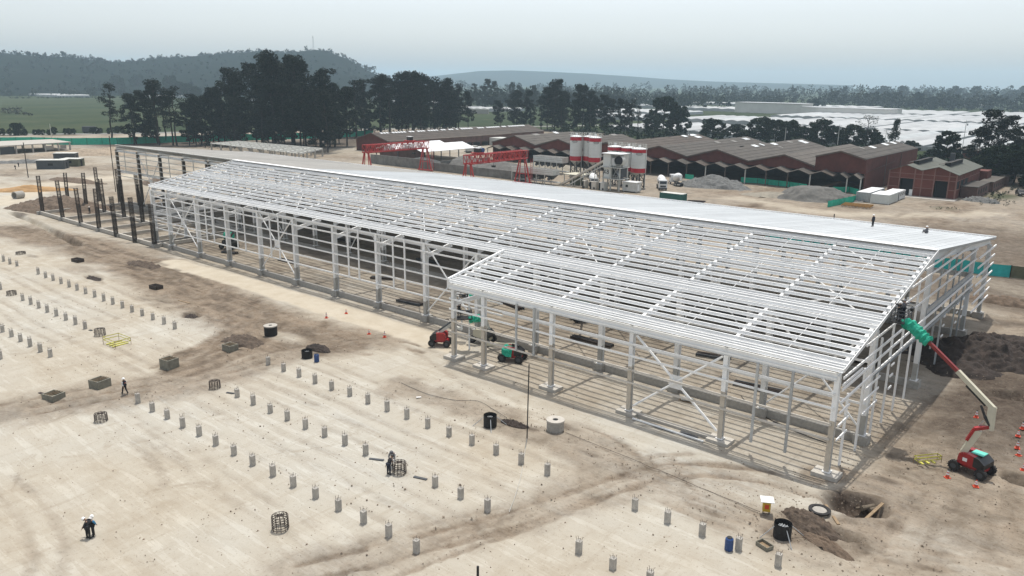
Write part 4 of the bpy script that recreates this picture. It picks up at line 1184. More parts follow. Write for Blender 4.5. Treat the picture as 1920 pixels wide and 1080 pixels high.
heap((-258.51, 99.15), 12, 3.0, 1.0, 'soil', 'low brown strip of earth in the left yard', 0.2, 'earth heap', 22, rough=0.6, name='earth_heap')
heap((-244.98, 81.71), 11, 2.6, 1.5, 'sand_orange', 'orange brown sand bank by the left edge', 0.9, 'sand heap', 23, rough=0.4, name='sand_heap')
heap((-345.87, 139.20), 18, 7, 2.4, 'sand_soil', 'pale sandy heap in front of the green fence', 0.9, 'sand heap', 24, rough=0.9, name='sand_heap')
heap((-345.92, 150.09), 12, 6, 2.6, 'sand_soil', 'second sandy heap beside the roof end', 0.7, 'sand heap', 25, rough=0.9, name='sand_heap')


# ------------------------------------------------------------------ people
def skin_obj(name, pts, edges, radii, m_, parent, sub=1):
    me_ = bpy.data.meshes.new(name)
    me_.from_pydata(pts, edges, []); me_.update()
    o = link(name, me_, parent)
    sk = o.modifiers.new('skin', 'SKIN')
    for v, r in zip(me_.skin_vertices[0].data, radii):
        v.radius = (r, r) if not isinstance(r, tuple) else r
    me_.skin_vertices[0].data[0].use_root = True
    sb = o.modifiers.new('sub', 'SUBSURF'); sb.levels = sub; sb.render_levels = sub
    me_.materials.append(m_)
    return o
def person(loc, rz, label, pose='stand', top='navy', legs='blackcloth', helmet='helmet', sleeves=None, z=None, hood=None, vest=None):
    t = thing('person', label, 'person', (loc[0], loc[1], gz(*loc) if z is None else z), rz, None)
    P = {'pel': (0, 0, .93), 'bel': (0, .01, 1.08), 'che': (0, .01, 1.30), 'nek': (0, .01, 1.46), 'hd': (0, .03, 1.56), 'crn': (0, .03, 1.66)}
    L = {}
    for s, n in ((-1, 'l'), (1, 'r')):
        P['hip'+n] = (s*.10, 0, .90); P['kne'+n] = (s*.11, .02, .49); P['ank'+n] = (s*.12, 0, .09); P['toe'+n] = (s*.13, .14, .05)
        P['sh'+n] = (s*.19, 0, 1.39); P['elb'+n] = (s*.25, .0, 1.11); P['wri'+n] = (s*.24, .08, .88); P['pal'+n] = (s*.24, .10, .80)
    if pose == 'walk':
        P['knel'] = (-.1, .18, .52); P['ankl'] = (-.1, .26, .12); P['toel'] = (-.1, .40, .10)
        P['kner'] = (.1, -.03, .48); P['ankr'] = (.1, -.24, .12); P['toer'] = (.1, -.12, .05)
        P['wril'] = (-.26, -.14, .92); P['pall'] = (-.26, -.16, .84); P['wrir'] = (.25, .24, 1.0); P['palr'] = (.24, .31, .97)
    if pose in ('bend', 'crouch'):
        a = 0.75 if pose == 'bend' else 0.6
        for k in ('bel', 'che', 'nek', 'hd', 'crn', 'shl', 'shr', 'elbl', 'elbr', 'wril', 'wrir', 'pall', 'palr'):
            x, y, z_ = P[k]; dz = z_-.93
            P[k] = (x, y+dz*math.sin(a), .93+dz*math.cos(a))
        for s, n in ((-1, 'l'), (1, 'r')):
            P['elb'+n] = (s*.24, .46, 1.0); P['wri'+n] = (s*.16, .60, .80); P['pal'+n] = (s*.14, .66, .74)
    if pose == 'crouch':
        for k in list(P):
            if k[:3] not in ('kne', 'ank', 'toe'): P[k] = (P[k][0], P[k][1]-.15, P[k][2]-.42)
        for s, n in ((-1, 'l'), (1, 'r')): P['kne'+n] = (s*.18, .25, .50)
    if pose == 'reach':
        P['elbr'] = (.26, .2, 1.42); P['wrir'] = (.22, .42, 1.55); P['palr'] = (.21, .50, 1.60)
        P['elbl'] = (-.26, .2, 1.25); P['wril'] = (-.2, .42, 1.28); P['pall'] = (-.2, .50, 1.30)
    if pose == 'sit':
        for k in list(P):
            if k[:3] not in ('kne', 'ank', 'toe'): P[k] = (P[k][0], P[k][1], P[k][2]-.75)
        for s, n in ((-1, 'l'), (1, 'r')): P['kne'+n] = (s*.15, .38, .42); P['ank'+n] = (s*.14, .42, .09); P['toe'+n] = (s*.14, .55, .05)
    keys = ['pel', 'bel', 'che', 'nek', 'hd', 'crn']
    rad = {'pel': .11, 'bel': .105, 'che': .115, 'nek': .052, 'hd': .098, 'crn': .082, 'hip': .095, 'kne': .062, 'ank': .04, 'toe': .035, 'sh': .05, 'elb': .038, 'wri': .03, 'pal': .034}
    pts = []; idx = {}; rr = []; ed = []
    for k in keys: idx[k] = len(pts); pts.append(P[k]); rr.append(rad[k])
    for n in 'lr':
        for k in ('hip', 'kne', 'ank', 'toe', 'sh', 'elb', 'wri', 'pal'):
            idx[k+n] = len(pts); pts.append(P[k+n]); rr.append(rad[k])
    for a, b in zip(keys[:-1], keys[1:]): ed.append((idx[a], idx[b]))
    for n in 'lr':
        for a, b in (('pel', 'hip'), ('hip', 'kne'), ('kne', 'ank'), ('ank', 'toe')):
            ed.append((idx[a+n] if a != 'pel' else idx['pel'], idx[b+n]))
        for a, b in (('che', 'sh'), ('sh', 'elb'), ('elb', 'wri'), ('wri', 'pal')):
            ed.append((idx[a+n] if a != 'che' else idx['che'], idx[b+n]))
        w = Vector(P['wri'+n]); q = Vector(P['pal'+n]); d = (q-w).normalized(); sd = d.cross(Vector((0, 0, 1)));
        if sd.length < .2: sd = Vector((0, 1, 0))
        sd.normalize(); nn = sd.cross(d)
        for f, ln in ((-1.5, .060), (-.5, .075), (.5, .080), (1.5, .068)):
            a = q+sd*f*.018+d*.02; b = a+d*ln*.6-nn*.008; c = b+d*ln*.45-nn*.03
            i0 = len(pts); pts += [tuple(a), tuple(b), tuple(c)]; rr += [.009, .0085, .007]
            ed += [(idx['pal'+n], i0), (i0, i0+1), (i0+1, i0+2)]
        a = w+d*.03+sd*.035; b = a+d*.045+sd*.012
        i0 = len(pts); pts += [tuple(a), tuple(b)]; rr += [.011, .009]; ed += [(idx['wri'+n], i0), (i0, i0+1)]
    skin_obj('body', pts, ed, rr, M['skin'], t)
    # clothes
    def sub(names, edges, rads, nm, mt):
        skin_obj(nm, [P[k] for k in names], [(names.index(a), names.index(b)) for a, b in edges], rads, M[mt], t)
    P['col'] = tuple(Vector(P['che']).lerp(Vector(P['nek']), .62))
    sub(['pel', 'bel', 'che', 'shl', 'shr', 'col'], [('pel', 'bel'), ('bel', 'che'), ('che', 'shl'), ('che', 'shr'), ('che', 'col')], [.155, .155, .185, .105, .105, .09], 'jacket', top)
    for n in 'lr':
        sub(['sh'+n, 'elb'+n, 'wri'+n], [('sh'+n, 'elb'+n), ('elb'+n, 'wri'+n)], [.095, .068, .05], 'sleeve', sleeves or top)
    sub(['pel', 'hipl', 'knel', 'ankl', 'hipr', 'kner', 'ankr'], [('pel', 'hipl'), ('hipl', 'knel'), ('knel', 'ankl'), ('pel', 'hipr'), ('hipr', 'kner'), ('kner', 'ankr')],
        [.15, .115, .085, .066, .115, .085, .066], 'trousers', legs)
    for n in 'lr':
        a, b = Vector(P['ank'+n]), Vector(P['toe'+n])
        MB().beam(a+(b-a)*-.35+Vector((0, 0, -.03)), b+Vector((0, 0, -.01)), .10, .09).build('boot', M['black'], t)
    hd = Vector(P['hd']); up_ = (Vector(P['crn'])-Vector(P['nek'])).normalized(); fwd = Vector((0, 1, 0)); fwd = (fwd-up_*fwd.dot(up_)).normalized()
    if helmet:
        q = up_.to_track_quat('Z', 'Y').to_matrix()
        mb = MB(); mb.lathe((0, 0, 0), [(.165, 0), (.165, .015), (.135, .02), (.128, .07), (.10, .12), (.05, .15), (.01, .155)], n=14)
        mb.v = [tuple(q @ Vector(v)+hd+up_*.045) for v in mb.v]
        mb.build('helmet', M[helmet], t, smooth=True)
    m = MB()
    for s in (-1, 1):
        m.box(tuple(hd+fwd*.098+Vector((s*.035, 0, 0))+up_*.012), (.025, .02, .014))
    m.build('eyes', M['dark'], t)
    m = MB(); m.box(tuple(hd+fwd*.108-up_*.015), (.025, .035, .04)); m.box(tuple(hd+fwd*.098-up_*.055), (.05, .012, .012))
    for s in (-1, 1): m.box(tuple(hd+Vector((s*.10, 0, 0))), (.015, .04, .055))
    m.build('face', M['skin'], t)
    if hood:
        mb = MB(); mb.lathe((0, 0, 0), [(.15, -.14), (.14, -.05), (.125, .02), (.11, .06)], n=14, cap=False)
        q = up_.to_track_quat('Z', 'Y').to_matrix()
        mb.v = [tuple(q @ Vector(v)+hd-fwd*.025) for v in mb.v]
        mb.build('neck_cloth', M[hood], t, smooth=True)
    if vest:
        sub(['bel', 'che'], [('bel', 'che')], [.175, .205], 'vest', vest)
    return t
person((-77.56, 31.91), 1.9, 'worker walking in an orange vest and white helmet left of the first pile', 'walk', 'navy', 'blackcloth', vest='vest', sleeves='whitecloth')
person((-53.40, 18.33), 0.4, 'left worker of the pair at bottom left, bending, dark vest and light blue sleeve', 'bend', 'blackcloth', 'blackcloth', sleeves='bluecloth', hood='whitecloth')
person((-53.47, 18.72), 2.6, 'right worker of the pair at bottom left, all in black with a white helmet', 'bend', 'blackcloth', 'blackcloth')
person((-44.66, 38.15), 0.2, 'front worker of two beside the rebar basket, in black', 'bend', 'blackcloth', 'navy', helmet='black', sleeves='whitecloth')
person((-45.55, 39.46), -2.6, 'rear worker of two leaning over the rebar basket, in grey and white', 'bend', 'greycloth', 'whitecloth', helmet='greycloth')
person((-30.93, 116.11), 1.2, 'worker standing on the sheeted roof, seen from far', 'stand', 'navy', 'blackcloth', z=roof_z((-30.93, 116.11)[1])+.3)
person((-23.88, 115.55), 1.2, 'worker sitting on the roof edge right of the standing one', 'sit', 'greycloth', 'greycloth', z=roof_z((-23.88, 115.55)[1])+.3)
person((-305.76, 98.65), 0.3, 'distant person at left near the dark pole, left of two', 'walk', 'blackcloth', 'blackcloth', helmet=None)
person((-314.20, 102.51), 0.3, 'distant person at left near the dark pole, right of two', 'stand', 'blackcloth', 'blackcloth', helmet=None)
person((-196.32, 77.74), 1.3, 'worker standing among the rebar cages', 'reach', 'blackcloth', 'blackcloth')
person((-195.94, 82.56), 1.3, 'second worker among the cages, further right', 'stand', 'navy', 'blackcloth', helmet='yellow' if False else 'helmet')

# ------------------------------------------------------------------ traffic cones
def make_cone(kind):
    t = thing('traffic_cone', 'traffic cone', 'traffic cone')
    MB().box((0, 0, 0.025), (0.42, 0.42, 0.05)).build('base', M['orange'], t)
    h = 0.72 if kind == 0 else 0.55
    MB().lathe((0, 0, 0.05), [(0.16, 0), (0.125, h*0.35)], n=14, cap=False).build('cone', M['orange'], t)
    MB().lathe((0, 0, 0.05), [(0.125, h*0.35), (0.10, h*0.55)], n=14, cap=False).build('stripe', M['white'], t)
    MB().lathe((0, 0, 0.05), [(0.10, h*0.55), (0.085, h*0.66)], n=14, cap=False).build('cone', M['orange'], t)
    MB().lathe((0, 0, 0.05), [(0.085, h*0.66), (0.06, h*0.85)], n=14, cap=False).build('stripe', M['white'], t)
    MB().lathe((0, 0, 0.05), [(0.06, h*0.85), (0.035, h), (0.0, h)], n=14, cap=False).build('tip', M['black'] if kind == 0 else M['orange'], t)
    return t
cp = [make_cone(0), make_cone(1)]
cone_list = [((-10.49, 83.10), 0, 'traffic cone alone beside the boom of the red lift'), ((-6.62, 82.95), 0, 'topmost cone of the line at the right edge'),
    ((-6.68, 80.77), 1, 'second cone from the top of the line at the right edge'), ((-6.32, 77.78), 0, 'third cone of the line at the right edge'),
    ((-6.01, 76.28), 1, 'fourth cone of the line at the right edge'), ((-5.28, 73.32), 1, 'lowest cone, half cut by the right edge'),
    ((-9.83, 67.78), 0, 'cone left of the red boom lift wheels'), ((-7.74, 67.62), 1, 'cone in front of the red boom lift'),
    ((-83.91, 61.67), 0, 'left cone on the pale road of two near the black manhole'), ((-83.54, 64.71), 1, 'right cone on the pale road of two near the black manhole'),
    ((-74.12, 60.83), 1, 'left cone of two by the brown verge near the left red lift'), ((-71.69, 61.28), 0, 'right cone of two by the brown verge near the left red lift')]
seen_ = set()
for (c, k, lab) in cone_list:
    if k not in seen_:
        seen_.add(k); o = cp[k]; o.location = (c[0], c[1], gz(*c)); o['label'] = lab; o['group'] = 'traffic cones'
    else: o = dup(cp[k], (c[0], c[1], gz(*c)), rnd.uniform(0, 1.5), lab, 'traffic cones')

# ------------------------------------------------------------------ boom lifts
def wheel(t, c, r, w, rz):
    """wheel whose axle lies along local Y"""
    o = MB().lathe((0, -w/2, 0), [(r*.55, 0), (r*.9, 0.0), (r, w*.2), (r, w*.8), (r*.9, w), (r*.55, w)], n=20, axis='Y', cap=False).build('wheel', M['rubber'], t)
    MB().lathe((0, -w*.42, 0), [(r*.12, 0), (r*.56, 0.0), (r*.56, w*.84), (r*.12, w*.84)], n=16, axis='Y').build('rim', M['dark_grey'], o)
    tr = MB()
    for k in range(14):
        a = 2*PI*k/14
        tr.box((r*1.0*math.cos(a), 0, r*1.0*math.sin(a)), (0.10, w*.9, 0.06), ry=-a+PI/2)
    tr.build('tread', M['rubber'], o)
    o.location = c; o.rotation_euler = (0, 0, rz)
    return o
def platform(parent_t, c, rz, w=2.2, d=0.9):
    m = MB(); cs = [(-w/2, -d/2), (w/2, -d/2), (w/2, d/2), (-w/2, d/2)]
    R_ = Euler((0, 0, rz)).to_matrix()
    def tr(p): return tuple(R_ @ Vector(p)+Vector(c))
    fl = MB().box((0, 0, 0), (w, d, 0.10)); fl.v = [tr(v) for v in fl.v]; fl.build('platform_floor', M['black'], parent_t)
    for i in range(4):
        a, b = cs[i], cs[(i+1) % 4]
        for z in (0.45, 0.8, 1.1): m.beam(tr((a[0], a[1], z)), tr((b[0], b[1], z)), 0.05, 0.05)
        for f in (0, .5): m.beam(tr((a[0]+(b[0]-a[0])*f, a[1]+(b[1]-a[1])*f, 0)), tr((a[0]+(b[0]-a[0])*f, a[1]+(b[1]-a[1])*f, 1.1)), 0.05, 0.05)
    m.build('guard_rail', M['dark_grey'], parent_t)
    bx_ = MB().box((w*.3, -d/2-.1, .95), (.5, .25, .3)); bx_.v = [tr(v) for v in bx_.v]; bx_.build('control_box', M['black'], parent_t)
def chassis(t, L=2.7, Wd=2.1, r=0.48, body='lift_red', deck=None):
    m = MB(); m.box((0, 0, 0.62), (L*.86, Wd*.52, 0.34)); m.box((L*.36, 0, 0.55), (0.34, Wd*.78, 0.26)); m.box((-L*.36, 0, 0.55), (0.34, Wd*.78, 0.26)); m.build('chassis', M[body], t)
    for sx in (-1, 1):
        for sy in (-1, 1): wheel(t, (sx*L*.42, sy*Wd*.46, r), r, 0.36, 0)
def turret(t, L=2.5, Wd=1.9, z=0.86, body='lift_red', back='black', rz=0):
    prof = [(-L/2, z), (L/2, z), (L/2, z+.55), (L*.42, z+.88), (L*.05, z+1.0), (-L*.30, z+1.0), (-L*.46, z+.85), (-L/2, z+.5)]
    m = MB(); m.prism(prof, -Wd/2, -Wd*.16, axis='Y')
    m2 = MB(); m2.prism(prof, Wd*.16, Wd/2, axis='Y')
    m3 = MB(); m3.box((0, 0, z+.40), (L*.75, Wd*.3, .75))
    R_ = Euler((0, 0, rz)).to_matrix()
    for mm in (m, m2, m3): mm.v = [tuple(R_ @ Vector(v)) for v in mm.v]
    m.build('cowling', M[body], t); m2.build('cowling', M[body], t); m3.build('turntable', M['black'], t)
    for sx, mt in ((1, back),):
        q = MB(); q.prism([(L/2+.002, z+.02), (L/2+.36, z+.08), (L/2+.36, z+.5), (L*.42, z+.885), (L*.2, z+.95), (L*.2, z+.1)], -Wd/2-.012, Wd/2+.012, axis='Y')
        q.v = [tuple(R_ @ Vector(v)) for v in q.v]; q.build('counterweight', M[mt], t)
def local(t, p):      # world point into a thing's own axes
    R_ = Euler((0, 0, -t.rotation_euler.z)).to_matrix()
    return R_ @ (Vector(p)-Vector(t.location))
# big articulated lift at right, reaching the gable
a_, b_ = Vector((*(-9.63, 69.52), 0)), Vector((*(-7.50, 68.98), 0))
ang = math.atan2(b_.y-a_.y, b_.x-a_.x)
t = thing('boom_lift', 'red articulated boom lift at right with its long boom raised to the gable', 'boom lift', (*(-8.54, 70.23), gz(*(-8.54, 70.23))), ang, 'boom lifts')
chassis(t, 2.5, 1.9, 0.44); turret(t, 1.75, 1.75, 0.78)
MB().box((0.35, 0.1, 1.82), (0.95, 0.9, 0.06)).build('cover_sheet', M['teal_pale'], t)
MB().box((-0.3, -0.885, 1.25), (0.36, 0.01, 0.30)).build('label_plate', M['white'], t)

WD3 = {'k0': (-9.30, 69.90, 1.70), 'k1': (-8.50, 70.10, 3.80), 'k2': (-7.80, 70.30, 4.20), 'k3': (-7.90, 70.60, 5.40), 'k4': (-7.90, 70.60, 5.80), 'tip': (-15.30, 72.80, 10.90), 'wr0': (-13.50, 72.30, 9.70), 'mid': (-10.90, 71.60, 7.90),
       'c0': (-9.10, 69.90, 2.90), 'c1': (-8.30, 70.30, 4.60), 's0': (-8.70, 70.50, 5.80), 's1': (-8.30, 70.40, 5.00), 'bk': (-16.10, 73.20, 10.90), 'r0': (-9.20, 69.80, 2.80), 'r1': (-8.80, 69.90, 3.90), 'r2': (-7.90, 70.30, 4.20)}
g_ = lambda k: local(t, WD3[k])
MB().beam(g_('k0'), g_('k1'), 0.42, 0.50).build('lower_riser', M['cream'], t)
MB().beam(g_('r0'), g_('r1'), 0.30, 0.2).beam(g_('r1'), g_('r2'), 0.34, 0.26).build('riser_link', M['lift_red'], t)
MB().beam(g_('k2')+Vector((0, 0, -.25)), g_('k4')+Vector((0, 0, .1)), 0.34, 0.55).build('upright', M['cream'], t)
MB().beam(g_('c0'), g_('c1'), 0.12, 0.12).build('cylinder', M['chrome'], t)
MB().tube(g_('k2')+Vector((0, 0, .1)), g_('s1'), 0.14, n=8).build('hydraulic_ram', M['black'], t)
MB().tube(g_('s1'), g_('s0'), 0.10, n=8).build('hydraulic_ram', M['black'], t)
MB().beam(g_('k4')+(g_('k4')-g_('mid')).normalized()*.25, g_('mid'), 0.30, 0.38).build('main_boom', M['cream'], t)
MB().beam(g_('mid'), g_('wr0'), 0.24, 0.29).build('inner_boom', M['lift_red_dark'], t)
md = g_('mid'); k4 = g_('k4'); dv = (k4-md).normalized()
MB().beam(md+dv*1.1+Vector((0, 0, -.32)), md+dv*3.2+Vector((0, 0, -.32)), 0.26, 0.22).build('cable_box', M['black'], t)
def wrap(t, a, b, r, m_='teal', seed=1):
    a = Vector(a); b = Vector(b); rs = random.Random(seed); mb = MB(); n = 14; k_ = 12
    d = (b-a).normalized(); s1 = d.cross(Vector((0, 0, 1))).normalized(); s2 = s1.cross(d); vs = []
    for i in range(k_+1):
        c = a+(b-a)*i/k_
        for j in range(n):
            q = r*(1+rs.uniform(-.16, .16)+(.13 if i % 2 else -.1)); an = 2*PI*j/n
            vs.append(c+s1*math.cos(an)*q+s2*math.sin(an)*q*1.15+Vector((0, 0, -.06*math.sin(an*2))))
    mb.add(vs, [(i*n+j, i*n+(j+1) % n, (i+1)*n+(j+1) % n, (i+1)*n+j) for i in range(k_) for j in range(n)])
    mb.add([vs[j] for j in range(n)], [tuple(range(n))]); mb.add([vs[k_*n+j] for j in range(n)], [tuple(range(n))])
    mb.build('mesh_wrap', M[m_], t)
wrap(t, g_('wr0'), g_('tip'), 0.42)
wrap(t, g_('tip'), g_('bk')+Vector((.3, 0, -.25)), 0.36, seed=3)
bk = WD3['bk']; platform(t, local(t, (bk[0]-.1, bk[1]+.2, bk[2]+.0)), 1.57-ang, 2.4, 1.1)
person((bk[0]-.2, bk[1]-.2), 2.8, 'worker in the lift platform at the gable, nearer one, black clothes', 'reach', 'blackcloth', 'blackcloth', z=bk[2]+.06)
person((bk[0]-.1, bk[1]+.7), -0.6, 'second worker in the lift platform at the gable, in grey', 'reach', 'greycloth', 'navy', z=bk[2]+.06, helmet='greycloth')
# left red lift beside the annex
t = thing('boom_lift', 'red boom lift on the pale road at the annex corner', 'boom lift', (*(-64.46, 63.88), 0.02), 0.55, 'boom lifts')
chassis(t, 2.2, 1.6, 0.40); turret(t, 1.6, 1.5, 0.72, rz=PI)
b0 = local(t, (-64.40, 63.50, 1.60)); b1 = local(t, (-63.40, 64.60, 2.70)); b2 = local(t, (-61.40, 64.40, 2.50)); b3 = local(t, (-61.40, 64.40, 3.90))
MB().beam(b0, b1, 0.3, 0.34).build('main_boom', M['dirty_white'], t); MB().beam(b0+Vector((0, 0, .35)), b1+Vector((0, 0, .3)), 0.2, 0.16).build('boom_link', M['dark_grey'], t)
MB().beam(b1, b2, 0.25, 0.28).build('jib', M['dirty_white'], t)
MB().beam(b2, b3, 0.2, 0.2).build('jib_arm', M['white'], t)
platform(t, tuple(b3), 0.3, 2.3, 1.2)
pw_ = (-61.40, 64.40, 3.90)
person((pw_[0]-.4, pw_[1]), 1.0, 'worker in black in the platform behind the annex corner column', 'reach', 'blackcloth', 'blackcloth', z=pw_[2]+.06, helmet='black')
wrap(t, local(t, (-60.80, 65.00, 3.70)), local(t, (-59.80, 65.90, 3.90)), 0.38, seed=5)
# lift working higher inside the annex
t = thing('boom_lift', 'grey boom lift inside the annex, its boom end wrapped in green mesh', 'boom lift', (*(-61.59, 68.33), -0.1), 0.2, 'boom lifts')
chassis(t, 2.4, 1.8, 0.45, 'cream'); turret(t, 1.8, 1.7, 0.8, body='cream')
p0_, p1_ = local(t, (-61.00, 68.90, 1.50)), local(t, (-64.30, 67.20, 4.80))
MB().beam((0, 0, 1.8), p0_, 0.3, 0.3).build('riser', M['cream'], t)
MB().beam(p0_, local(t, (-61.90, 68.00, 6.00)), 0.25, 0.28).build('main_boom', M['dirty_white'], t)
MB().beam(local(t, (-61.90, 68.00, 6.00)), p1_, 0.2, 0.24).build('jib', M['black'], t)
wrap(t, local(t, (-62.90, 67.50, 5.70)), local(t, (-62.00, 68.00, 6.20)), 0.36, seed=7)
platform(t, tuple(p1_), 0.4, 1.8, 0.9)
# machine with green cloth under the annex front
t = thing('telehandler', 'red and black four wheeled lift draped with green mesh under the annex front', 'telehandler', (*(-54.41, 65.49), gz(*(-54.41, 65.49))), 0.35, 'boom lifts')
chassis(t, 2.45, 1.8, 0.46); turret(t, 1.8, 1.4, 0.75, body='lift_red')
cl_ = MB(); rs = random.Random(4)
gx_ = [i/9 for i in range(10)]; vs = []
for i in gx_:
    for j in range(7):
        f = j/6
        x_ = -1.25+1.5*i+rs.uniform(-.04, .04)
        if f < .35: y_, z_ = .55-1.1*f/.35*1.2, 1.95
        else: y_, z_ = -1.0-(f-.35)*.25, 1.95-(f-.35)/.65*1.15
        vs.append((x_*.82, y_*.82+rs.uniform(-.07, .07), z_*.88+rs.uniform(-.05, .06)))
cl_.add(vs, [(i*7+j, (i+1)*7+j, (i+1)*7+j+1, i*7+j+1) for i in range(9) for j in range(6)])
cl_.build('mesh_drape', M['teal'], t)
p_ = local(t, (-60.90, 67.60, -0.00))
MB().beam((0.3, .1, 1.9), p_, .3, .34).build('boom', M['cream'], t)
MB().beam((0.8, .1, 1.72), (-.1, .1, 1.85), .3, .3).build('engine_cover', M['black'], t)
t = thing('boom_lift', 'dark green lift deep inside the frame seen through the annex roof', 'boom lift', (*(-58.31, 85.05), -0.4), 0.9, 'boom lifts')
chassis(t, 2.6, 1.9, 0.46, 'container_green'); turret(t, 1.9, 1.8, 0.82, body='container_green')
q_ = local(t, (-54.50, 79.10, 4.20))
MB().beam((0, 0, 1.8), q_, .3, .3).build('main_boom', M['dark_grey'], t); MB().box(tuple(q_), (1.9, 1.0, 1.0)).build('platform_screen', M['container_green'], t)
t = thing('boom_lift', 'lift wrapped in green mesh near the left end of the frame', 'boom lift', (*(-135.73, 78.20), -0.4), 0.4, 'boom lifts')
chassis(t, 2.6, 1.9, 0.5, 'black'); turret(t, 1.9, 1.8, 0.82, body='black')
q_ = local(t, (-129.50, 75.60, 3.90))
MB().beam((0, 0, 1.8), q_, .3, .3).build('main_boom', M['dark_grey'], t); wrap(t, (-.9, 0, 2.4), (1.0, 0, 2.6), .55, seed=9)
# white temporary prop beside the machines
o = MB().tube((0, 0, 0), (0, 0, 6.5), 0.10, n=8).build('prop_post', M['white']); o.location = (*(-60.78, 65.05), 0); tag(o, 'slim white post standing just inside the annex left end', 'post')
for (c, lab) in (((-56.48, 68.87), 'pallet of pipes on the annex floor'), ((-34.04, 68.93), 'tray with white fittings on the annex floor')):
    t = thing('pallet', lab, 'pallet', (*c, gz(*c)), 0.2)
    for k in (-1, 0, 1): MB().box((0, k*.45, .06), (1.6, .1, .1)).build('runner', M['timber'], t)
    for k in range(-3, 4): MB().box((k*.23, 0, .13), (.14, 1.1, .03)).build('slat', M['timber'], t)
    for k in range(3): MB().tube((-.5, -.3+k*.3, .26), (.6, -.25+k*.28, .28), .10, n=8).build('pipe', M['dirty_white'], t)
rs = random.Random(21)
for k, (x, y, l, a) in enumerate([(-132, 76, 3.5, .2), (-118, 79, 5, 0), (-96, 82, 4, .5), (-82, 75, 4.5, .1), (-70, 84, 5, -.3), (-52, 78, 6, 0), (-38, 83, 4, .2), (-30, 77, 5, .1), (-125, 98, 6, .1), (-100, 96, 5, 0), (-80, 100, 6, .3), (-60, 97, 5, -.1), (-44, 101, 6, 0), (-33, 104, 5, .1), (-24, 93, 4, .2)]):
    t = thing('beam_stack', 'stack of dark steel members on the floor inside the frame, %s from the left' % ORD[k], 'steel stack', (x, y, -.42), a, 'steel stacks on the building floor')
    for j in range(3): MB().ibeam((-l/2, -.4+j*.4, .18), (l/2, -.4+j*.4+.1, .18), .2, .3).build('member', M['rust'] if (k+j) % 3 else M['dark_grey'], t)
# cords and string lines lying on the ground, small offcuts and holes beside the work
def cord(pts, r, label, m_='rust', z=.05):
    c = curve(pts, 8); m = MB()
    for a, b in zip(c[:-1], c[1:]): m.tube((a[0], a[1], gz(*a)+z), (b[0], b[1], gz(*b)+z), r, n=4, caps=False)
    tag(m.build('cord', M[m_]), label, 'cord')
cord([(-58.82, 52.34), (-54.66, 52.08), (-51.45, 52.68), (-49.45, 54.07), (-46.85, 53.54), (-44.57, 52.87)], .02, 'dark hose curving to the black cylinder with stays', 'black')
cord([(-38.41, 53.90), (-31.30, 53.42), (-25.52, 52.95), (-19.30, 52.46)], .02, 'thin string line running to the yellow switch box')
cord([(-40.35, 50.72), (-35.98, 44.42), (-33.50, 40.14)], .015, 'thin string hanging to the ground from the tall black pole', 'dirty_white')
cord([(-30.44, 74.00), (-27.47, 71.09), (-23.02, 69.21), (-19.20, 68.07)], .04, 'dark cable lying along the annex floor', 'black')
for k, (c, l, a, m_, lab) in enumerate([((-47.35, 39.15), 1.3, .5, 'dark_grey', 'dark plank left of the two workers at the basket'), ((-42.22, 39.34), 1.2, .3, 'dark_grey', 'dark plank right of the two workers at the basket'), ((-69.75, 38.97), .9, .4, 'black', 'small black board near the middle pile row'),
    ((-105.41, 52.99), 2.6, .1, 'timber', 'slatted timber pallet lying on the sand at left'), ((-32.17, 60.42), 2.6, -.05, 'dark_grey', 'dark bar lying in front of the annex pads, left'), ((-29.63, 60.98), 1.8, -.05, 'dark_grey', 'dark bar lying in front of the annex pads, right'),
    ((-83.84, 26.38), .8, .2, 'rust', 'scrap of rusty steel beside the low concrete chamber'), ((-101.44, 38.48), .5, .2, 'black', 'small dark scrap left of the rebar basket by the taped frame'), ((-54.56, 50.86), .5, .9, 'whitecloth', 'small white trestle near the long hose')]):
    o = MB().box((0, 0, .04), (l, .26, .07)).build('offcut', M[m_]); o.location = (c[0], c[1], gz(*c)); o.rotation_euler = (0, 0, a); tag(o, lab, 'offcut')


# ------------------------------------------------------------------ old brick warehouse: six gabled bays with a zigzag canopy in front
FY = 246.5
def gable_bay(t, x0, xa, x1, y0, y1, ze, za, wall_z0, roof='fibre', over=0.5):
    # front gable wall, from the canopy line up, and the two roof slopes
    m = MB(); m.prism([(x0, wall_z0), (x1, wall_z0), (x1, ze-.15), (xa, za-.15), (x0, ze-.15)], y0, y0+0.35, axis='Y'); m.build('gable_wall', M['brick'], t)
    m = MB(); m.prism([(x0, 0), (x1, 0), (x1, ze-.15), (xa, za-.15), (x0, ze-.15)], y1-0.35, y1, axis='Y'); m.build('back_wall', M['brick'], t)
    for (a, b, za_, zb_) in ((x0, xa, ze, za), (xa, x1, za, ze)):
        m = MB(); n = 14; th = 0.08
        lo, hi = (a, b)
        m.add([(a, y0-over, za_), (b, y0-over, zb_), (b, y1+over, zb_), (a, y1+over, za_),
               (a, y0-over, za_-th), (b, y0-over, zb_-th), (b, y1+over, zb_-th), (a, y1+over, za_-th)],
              [(0, 1, 2, 3), (4, 7, 6, 5), (0, 4, 5, 1), (1, 5, 6, 2), (2, 6, 7, 3), (3, 7, 4, 0)])
        # laps between rows of sheets
        k = 1
        L_ = math.hypot(b-a, zb_-za_)
        while k*2.4 < L_:
            f = k*2.4/L_; x = a+(b-a)*f; z = za_+(zb_-za_)*f
            m.beam((x, y0-over, z+.03), (x, y1+over, z+.03), 0.10, 0.06); k += 1
        m.build('roof_slope', M[roof], t)
        m = MB(); m.beam((a, y0-over-.04, za_-.12), (b, y0-over-.04, zb_-.12), .1, .42); m.build('barge_board', M['fascia'], t)
